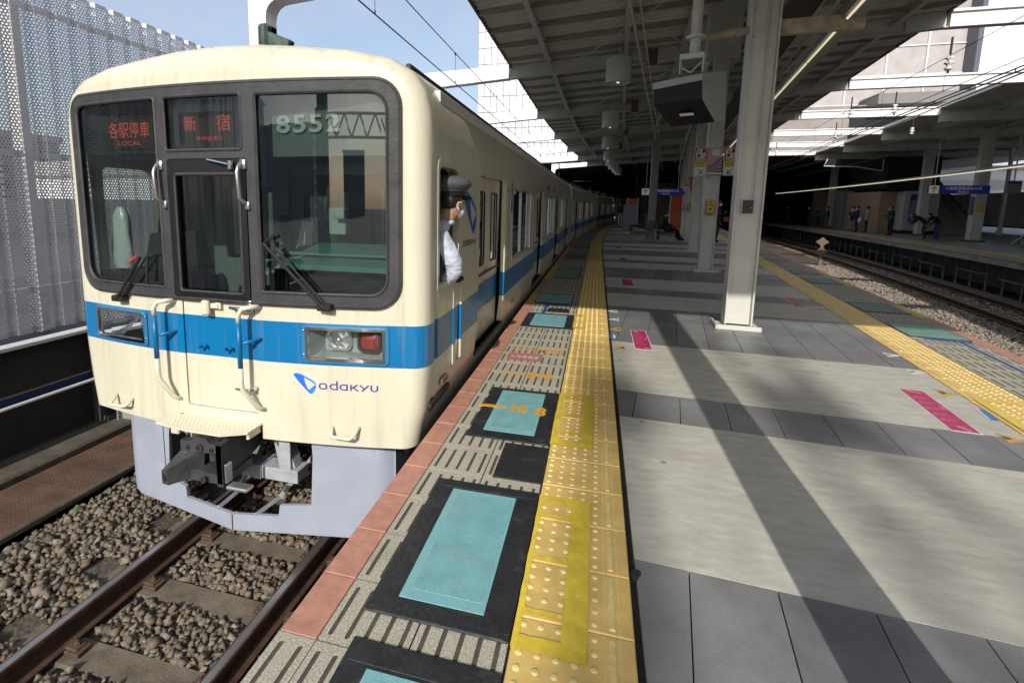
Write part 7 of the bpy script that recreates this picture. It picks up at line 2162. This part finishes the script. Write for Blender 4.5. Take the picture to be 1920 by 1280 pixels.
mb = MB(); mb.add([(18.0, 40.6, 2.9), (20.8, 40.6, 2.2), (20.8, 40.6, 4.9), (18.0, 40.6, 4.9), (18.0, 46, 2.9), (20.8, 46, 2.2), (20.8, 46, 4.9), (18.0, 46, 4.9)], [(0, 1, 2, 3), (4, 7, 6, 5), (0, 4, 5, 1), (0, 3, 7, 4), (1, 5, 6, 2)]); mb.build('stair_underside', [m_black], t)
t = thing('poster_board', 'tall purple poster board on the white block', 'poster', (19.45, 40.17, ZF + .75), 0.0)
mb = MB(); mb.cbox(-.26, .26, -.04, 0, 0, 1.75, .006); mb.build('frame', [mat('poster_frame', (0.04, 0.05, 0.25), 0.5)], t)
mb = MB(); mb.box(-.21, .21, -.045, -.035, .06, 1.35); mb.build('sheet', [mat('poster_sheet', (0.28, 0.25, 0.48), 0.5, var=.3, vs_=6)], t)
hang_sign('blue hanging sign with an up arrow over the far platform', (16.4, 30.5, 2.2), 0.02, 2.4, .39, 'dept', 'deptE', 2.6)
for i, (x, y) in enumerate(((18.15, 30.0), (18.95, 29.9))):
    t = thing('display_screen', ['grey display screen with a blue top, left of two', 'grey display screen with a blue band, at the right edge'][i], 'display', (x, y, 2.22), .1)
    mb = MB(); mb.cbox(-.28, .28, -.08, .08, 0, .55, .01); mb.build('case', [mat('display_grey', (0.22, 0.23, 0.20), 0.5)], t)
    mb = MB(); mb.box(-.27, .27, -.085, -.075, .42 if i == 0 else .1, .53 if i == 0 else .2); mb.build('band', [mat('display_blue', (0.02, 0.04, 0.2), 0.5)], t)
    mb = MB(); mb.tube([(0, 0, .55), (0, 0, 2.6)], .03, 6); mb.build('hanger', [m_beam], t)
# translucent wind screen at the back
t = thing('wind_screen', 'pale corrugated wind screen with white posts behind the far platform', 'screen', (0, 0, 0))
for k in range(12):
    a, b = Vector((26.2 + .12 * k * 2, 28.0 + 2.9 * k)), Vector((26.2 + .12 * (k + 1) * 2, 28.0 + 2.9 * (k + 1) - .02))
    mb = MB(); V_ = []
    for i in range(41):
        p = a + (b - a) * i / 40; q = .04 * (1 if i % 4 < 2 else -1)
        V_ += [(p.x + q, p.y, .25), (p.x + q, p.y, 2.7)]
    mb.add(V_, [(2 * i, 2 * i + 2, 2 * i + 3, 2 * i + 1) for i in range(40)]); mb.build('panel', [mat('screen_pale', (0.62, 0.63, 0.62), 0.5)], t)
    mb = MB(); mb.tube([(a.x - .15, a.y, .32), (b.x - .15, b.y, .32)], .05, 6); mb.build('rail', [m_under], t)
for x, y in ((24.6, 44.1), (24.25, 40.6), (23.9, 37.1), (23.55, 33.6), (23.2, 30.1)):
    mb = MB(); mb.cbox(x - .08, x + .08, y - .08, y + .08, ZF, 5.6, .01); mb.add([(x - .3, y - .09, ZF), (x + .1, y - .09, ZF), (x + .08, y - .09, .75), (x - .08, y - .09, .75)], [(0, 1, 2, 3)]); mb.build('post', [m_white_st], t)
t = thing('bench', 'dark bench with an umbrella at the right edge of the photo', 'bench', (18.75, 29.3, ZF), 0.1)
mb = MB(); mb.cbox(-.4, .4, -.25, .25, .3, .42, .03); mb.build('seat', [m_under], t)
mb = MB(); mb.cbox(-.3, .3, -.2, .2, 0, .3, .02); mb.build('concrete_foot', [mat('bench_foot', (0.34, 0.34, 0.35), 0.7)], t)
t = thing('umbrella', 'pale blue umbrella leaning on the dark bench', 'umbrella', (18.2, 29.3, ZF + .05), 0)
mb = MB(); mb.tube([(-.25, 0, .0), (.05, 0, .25), (.45, 0, .55), (.6, 0, .62)], [.02, .05, .09, .04], 8); mb.build('canopy', [mat('umbrella_blue', (0.32, 0.42, 0.52), 0.5)], t, smooth=True)
mb = MB(); mb.tube([(-.25, 0, 0), (-.35, 0, -.05)], .012, 6); mb.tube([(.6, 0, .62), (.75, 0, .7)], .015, 6); mb.build('shaft', [m_black], t)
# diamond marker in the ballast
t = thing('track_marker', 'brown post with two diamond plates in the ballast', 'marker post', (10.35, 28.5, -1.28))
mb = MB(); mb.cbox(-.07, .07, -.04, .04, 0, 1.35, .01); mb.build('post', [mat('marker_brown', (0.17, 0.13, 0.09), 0.7, var=.2, vs_=6)], t)
for z in (1.15, .70):
    mb = MB(); mb.add([(-.28, -.05, z), (0, -.05, z - .2), (.28, -.05, z), (0, -.05, z + .2), (-.28, -.02, z), (0, -.02, z - .2), (.28, -.02, z), (0, -.02, z + .2)], [(0, 1, 2, 3), (7, 6, 5, 4), (0, 4, 5, 1), (1, 5, 6, 2), (2, 6, 7, 3), (3, 7, 4, 0)]); mb.build('diamond', [mat('marker_brown', (0.17, 0.13, 0.09), 0.7)], t)
    mb = MB(); mb.add([(-.16, -.054, z), (0, -.054, z - .11), (.16, -.054, z), (0, -.054, z + .11)], [(0, 1, 2, 3)]); mb.build('diamond_field', [mat('marker_red', (0.19, 0.09, 0.06), 0.7)], t)

# ------------------------------------------------------------------ buildings
def grid_mat(name, c, cj, sx, sz, jw=.03, axis='X', rough=.5):
    m = bpy.data.materials.new(name); m.use_nodes = True
    n_, l_ = m.node_tree.nodes, m.node_tree.links
    b = n_['Principled BSDF']; b.inputs['Roughness'].default_value = rough
    geo = n_.new('ShaderNodeNewGeometry'); sp = n_.new('ShaderNodeSeparateXYZ'); l_.new(geo.outputs['Position'], sp.inputs[0])
    def line(sock, s):
        w = n_.new('ShaderNodeMath'); w.operation = 'PINGPONG'; w.inputs[1].default_value = s / 2; l_.new(sock, w.inputs[0])
        g_ = n_.new('ShaderNodeMath'); g_.operation = 'LESS_THAN'; g_.inputs[1].default_value = jw; l_.new(w.outputs[0], g_.inputs[0]); return g_.outputs[0]
    mx = n_.new('ShaderNodeMath'); mx.operation = 'MAXIMUM'; l_.new(line(sp.outputs[axis], sx), mx.inputs[0]); l_.new(line(sp.outputs['Z'], sz), mx.inputs[1])
    mi = n_.new('ShaderNodeMix'); mi.data_type = 'RGBA'; mi.inputs['A'].default_value = (*c, 1); mi.inputs['B'].default_value = (*cj, 1); l_.new(mx.outputs[0], mi.inputs['Factor']); l_.new(mi.outputs['Result'], b.inputs['Base Color'])
    return m
YB = 46.6
m_fac = mat('facade_white', (0.74, 0.74, 0.78), 0.35, var=0.03, vs_=1)
m_joint = mat('facade_joint', (0.22, 0.20, 0.26), 0.7)
bld = thing('department_store', 'large white panelled building over the tracks ahead', 'building', (0, 0, 0))
mb = MB()
mb.box(-10.7, 22.5, YB, YB + 60, 5.4, 34, mi=0); mb.box(22.5, 60, YB, YB + 30, 9.0, 34, mi=0)
mb.build('wall', [m_joint], bld)
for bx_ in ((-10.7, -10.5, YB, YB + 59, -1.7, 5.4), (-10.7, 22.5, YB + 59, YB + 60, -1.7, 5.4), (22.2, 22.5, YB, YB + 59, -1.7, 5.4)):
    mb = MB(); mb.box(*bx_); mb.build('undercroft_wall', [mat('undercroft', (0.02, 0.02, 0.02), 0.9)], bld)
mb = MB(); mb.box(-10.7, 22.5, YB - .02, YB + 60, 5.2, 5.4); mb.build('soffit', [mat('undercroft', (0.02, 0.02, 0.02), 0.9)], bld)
fp_me = MB().tile(.03, .54, .03, 1.32, 0, .06, .01).mesh('facade_panel', [m_fac])
cnt = 0
for i in range(18):
    for j in range(10):
        o = place('facade_panel', fp_me, bld, (-10.7 + .57 * i, YB - .002, 5.45 + 1.35 * j)); o.rotation_euler = (pi / 2, 0, 0); cnt += 1
mb = MB(); mb.box(-10.7, -.44, YB - .06, YB - .01, 5.45 + 13.5, 34); mb.build('facade', [grid_mat('facade_grid', (0.86, 0.86, 0.88), (0.35, 0.33, 0.4), .57, 1.35)], bld)
mb = MB(); mb.box(-.44, 13, YB - .06, YB - .01, 5.45, 34); mb.build('facade', [grid_mat('facade_grid2', (0.80, 0.80, 0.82), (0.35, 0.33, 0.4), .57, 1.35)], bld)
# beige panelled part on the right
bp_ = MB().tile(.05, 2.35, .05, 1.95, 0, .08, .02).mesh('beige_panel', [mat('facade_beige', (0.40, 0.375, 0.365), 0.6, var=.15, vs_=1.2)])
m_mull = mat('mullion', (0.70, 0.72, 0.75), 0.4)
for i in range(5):
    for j in range(4):
        o = place('beige_panel', bp_, bld, (13.0 + 2.4 * i - .6, YB - .002, 9.0 + 2.0 * j)); o.rotation_euler = (pi / 2, 0, 0)
for i in range(6):
    mb = MB(); mb.cbox(12.35 + 2.4 * i, 12.45 + 2.4 * i, YB - .2, YB, 9, 17.4, .01); mb.build('mullion', [m_mull], bld)
for j in range(5):
    mb = MB(); mb.cbox(12.4, 24.4, YB - .16, YB - .01, 8.98 + 2 * j, 9.06 + 2 * j, .01); mb.build('mullion', [m_mull], bld)
mb = MB(); mb.box(24.45, 60, YB - 1.2, YB - .01, 9.05, 34); mb.build('facade', [grid_mat('facade_grid3', (0.80, 0.80, 0.86), (0.42, 0.40, 0.5), 1.0, 3.2, .025)], bld)
mb = MB(); mb.cbox(24.2, 24.5, YB - 1.3, YB, 5.5, 34, .02); mb.build('corner_strip', [mat('corner_dark', (0.10, 0.10, 0.13), 0.5)], bld)
mb = MB(); mb.box(12.4, 24.4, YB - 1.5, YB - .05, 5.4, 8.8); mb.build('grey_storey', [mat('facade_taupe', (0.26, 0.225, 0.22), 0.6, var=.2, vs_=.8)], bld)
mb = MB(); mb.box(18.2, 24.6, YB - 3.0, YB - .2, 8.6, 9.3); mb.build('ledge', [mat('ledge_grey', (0.18, 0.17, 0.17), 0.6)], bld)
mb = MB(); mb.box(17.2, 20.6, YB - 1.56, YB - 1.5, 5.5, 8.7); mb.build('dark_window', [mat('dark_glass', (0.03, 0.03, 0.035), 0.15)], bld)
for x in (14.2, 16.0):
    mb = MB(); mb.cbox(x, x + 1.3, YB - 1.57, YB - 1.5, 7.0, 7.25, .01); mb.build('vent', [mat('vent_grey', (0.12, 0.11, 0.11), 0.6)], bld)
# blocks behind the perforated screen on the left
def block(label, x0, x1, y0, y1, h, c, fl, win, cw=(0.06, 0.08, 0.11)):
    t = thing('office_building', label, 'building', ((x0 + x1) / 2, (y0 + y1) / 2, -1.75), 0)
    wx, wy = (x1 - x0) / 2, (y1 - y0) / 2
    mb = MB(); mb.box(-wx, wx, -wy, wy, 0, h); mb.build('wall', [mat('wall_' + label[:9], c, .6, var=.1, vs_=.5)], t)
    mb = MB(); mb.box(-wx - .2, wx + .2, -wy - .2, wy + .2, h, h + .6); mb.build('roof', [mat('parapet', (0.4, 0.4, 0.4), .6)], t)
    wm = mat('win_%d' % int(cw[2] * 100), cw, .1)
    for f in range(fl):
        z = 1.2 + (h - 1.5) * f / fl
        for k in range(win):
            y = -wy + 2 * wy * (k + .15) / win
            mb = MB(); mb.box(wx, wx + .05, y, y + 2 * wy * .7 / win, z, z + (h - 1.5) / fl * .55); mb.build('window', [wm], t)
        mb = MB(); mb.box(-wx * .85, wx * .85, -wy - .05, -wy, z, z + (h - 1.5) / fl * .55); mb.build('window', [wm], t)
block('blue glass office seen through the perforated screen', -34, -26, 8, 15, 8.0, (0.42, 0.50, 0.60), 4, 5, (0.16, 0.26, 0.42))
block('pale grey office with dark windows behind the screen', -34, -24, 30, 42, 5.5, (0.52, 0.50, 0.48), 4, 5)
block('low white building with a red band behind the screen', -24, -17, 17, 22, 4.2, (0.75, 0.75, 0.76), 1, 3, (0.35, 0.05, 0.05))
block('brown brick office far left behind the screen', -64, -54, 30, 42, 9, (0.30, 0.24, 0.20), 5, 5)
block('white low terrace close behind the screen', -14, -10, 5, 34, 2.6, (0.74, 0.74, 0.74), 1, 4, (0.5, 0.5, 0.52))
# lattice gantry and city blocks behind the camera (mirrored in the cab windows)
t = thing('signal_gantry', 'steel lattice gantry behind the camera, mirrored in the cab window', 'gantry', (6.2, -24, -1.5))
mb = MB()
for x in (-1.5, ): mb.cbox(x - .3, x + .3, -.3, .3, 0, 9.5, .02)
mb.cbox(-14.3, -13.7, -.3, .3, 0, 9.5, .02); mb.build('mast', [mat('gantry_grey', (0.20, 0.21, 0.21), .6)], t)
mb = MB()
for z in (6.6, 7.9):
    mb.tube([(-14, 0, z), (-1.5, 0, z)], .09, 6)
for k in range(14):
    x = -14 + .9 * k
    mb.tube([(x, 0, 6.6), (x + .45, 0, 7.9)], .05, 5); mb.tube([(x + .45, 0, 7.9), (x + .9, 0, 6.6)], .05, 5)
mb.build('truss', [mat('gantry_grey', (0.20, 0.21, 0.21), .6)], t)
block('grey city block far behind the camera', -60, -34, -130, -110, 20, (0.36, 0.36, 0.38), 6, 6)
block('tall slab block far behind the camera', -22, -12, -150, -130, 16, (0.40, 0.38, 0.36), 8, 4)
block('brown city block far behind the camera on the right', 4, 34, -130, -110, 12, (0.30, 0.27, 0.25), 5, 5)

block('white block beyond the open side of the far platform', 34, 70, 95, 110, 9.0, (0.80, 0.80, 0.82), 3, 6, (0.4, 0.42, 0.45))
# unseen lattice masts, added to throw soft shadows across the platform
def lattice(label, x, y, w, z0, z1):
    t = thing('shadow_mast', label, 'mast', (x, y, -1.7), 0, 'added shadow-casting masts behind the camera')
    for sx in (-1, 1):
        for sy in (-1, 1):
            mb = MB(); mb.cbox(sx * w / 2 - .06, sx * w / 2 + .06, sy * w / 2 - .06, sy * w / 2 + .06, 0, z1 + 1.7, .01); mb.build('leg', [m_greyg], t)
    k = 0
    z = 0.5
    while z < z1 + 1.2:
        for (a, b) in (((-1, -1), (1, -1)), ((1, 1), (-1, 1)), ((-1, 1), (-1, -1)), ((1, -1), (1, 1))):
            mb = MB(); mb.tube([(a[0] * w / 2, a[1] * w / 2, z), (b[0] * w / 2, b[1] * w / 2, z + w * 1.1)], .035, 5); mb.build('brace', [m_greyg], t)
        z += w * 1.1
    for dz, ww in ((-.4, .5), (-2.2, .35), (-4.6, .6), (-5.6, .4)):
        mb = MB(); mb.cbox(-w / 2 - .08, -w / 2 + ww, -w / 2 - .25, -w / 2 - .1, z1 + 1.7 + dz - .7, z1 + 1.7 + dz, .02); mb.build('shade_panel', [m_white_st], t)  # panels added to strengthen the shade the masts cast
lattice('slim unseen lattice mast added to cast a soft shadow, left of two', .36, -21, .28, 0, 15.9)
lattice('wider unseen lattice mast added to cast a soft shadow, right of two', 1.83, -23, .52, 0, 17.3)

block('long office block right of the far platform', 44, 62, -45, 30, 26, (0.34, 0.33, 0.33), 7, 14)  # unseen block, added to keep low sky light off the train side
block('grey office block behind the camera on the far right', 20, 40, -75, -48, 24, (0.36, 0.35, 0.34), 6, 6)  # added out of view, cuts sky light coming from behind
block('office tower left beyond the perforated screen', -70, -50, -40, 0, 20, (0.40, 0.38, 0.36), 6, 8)
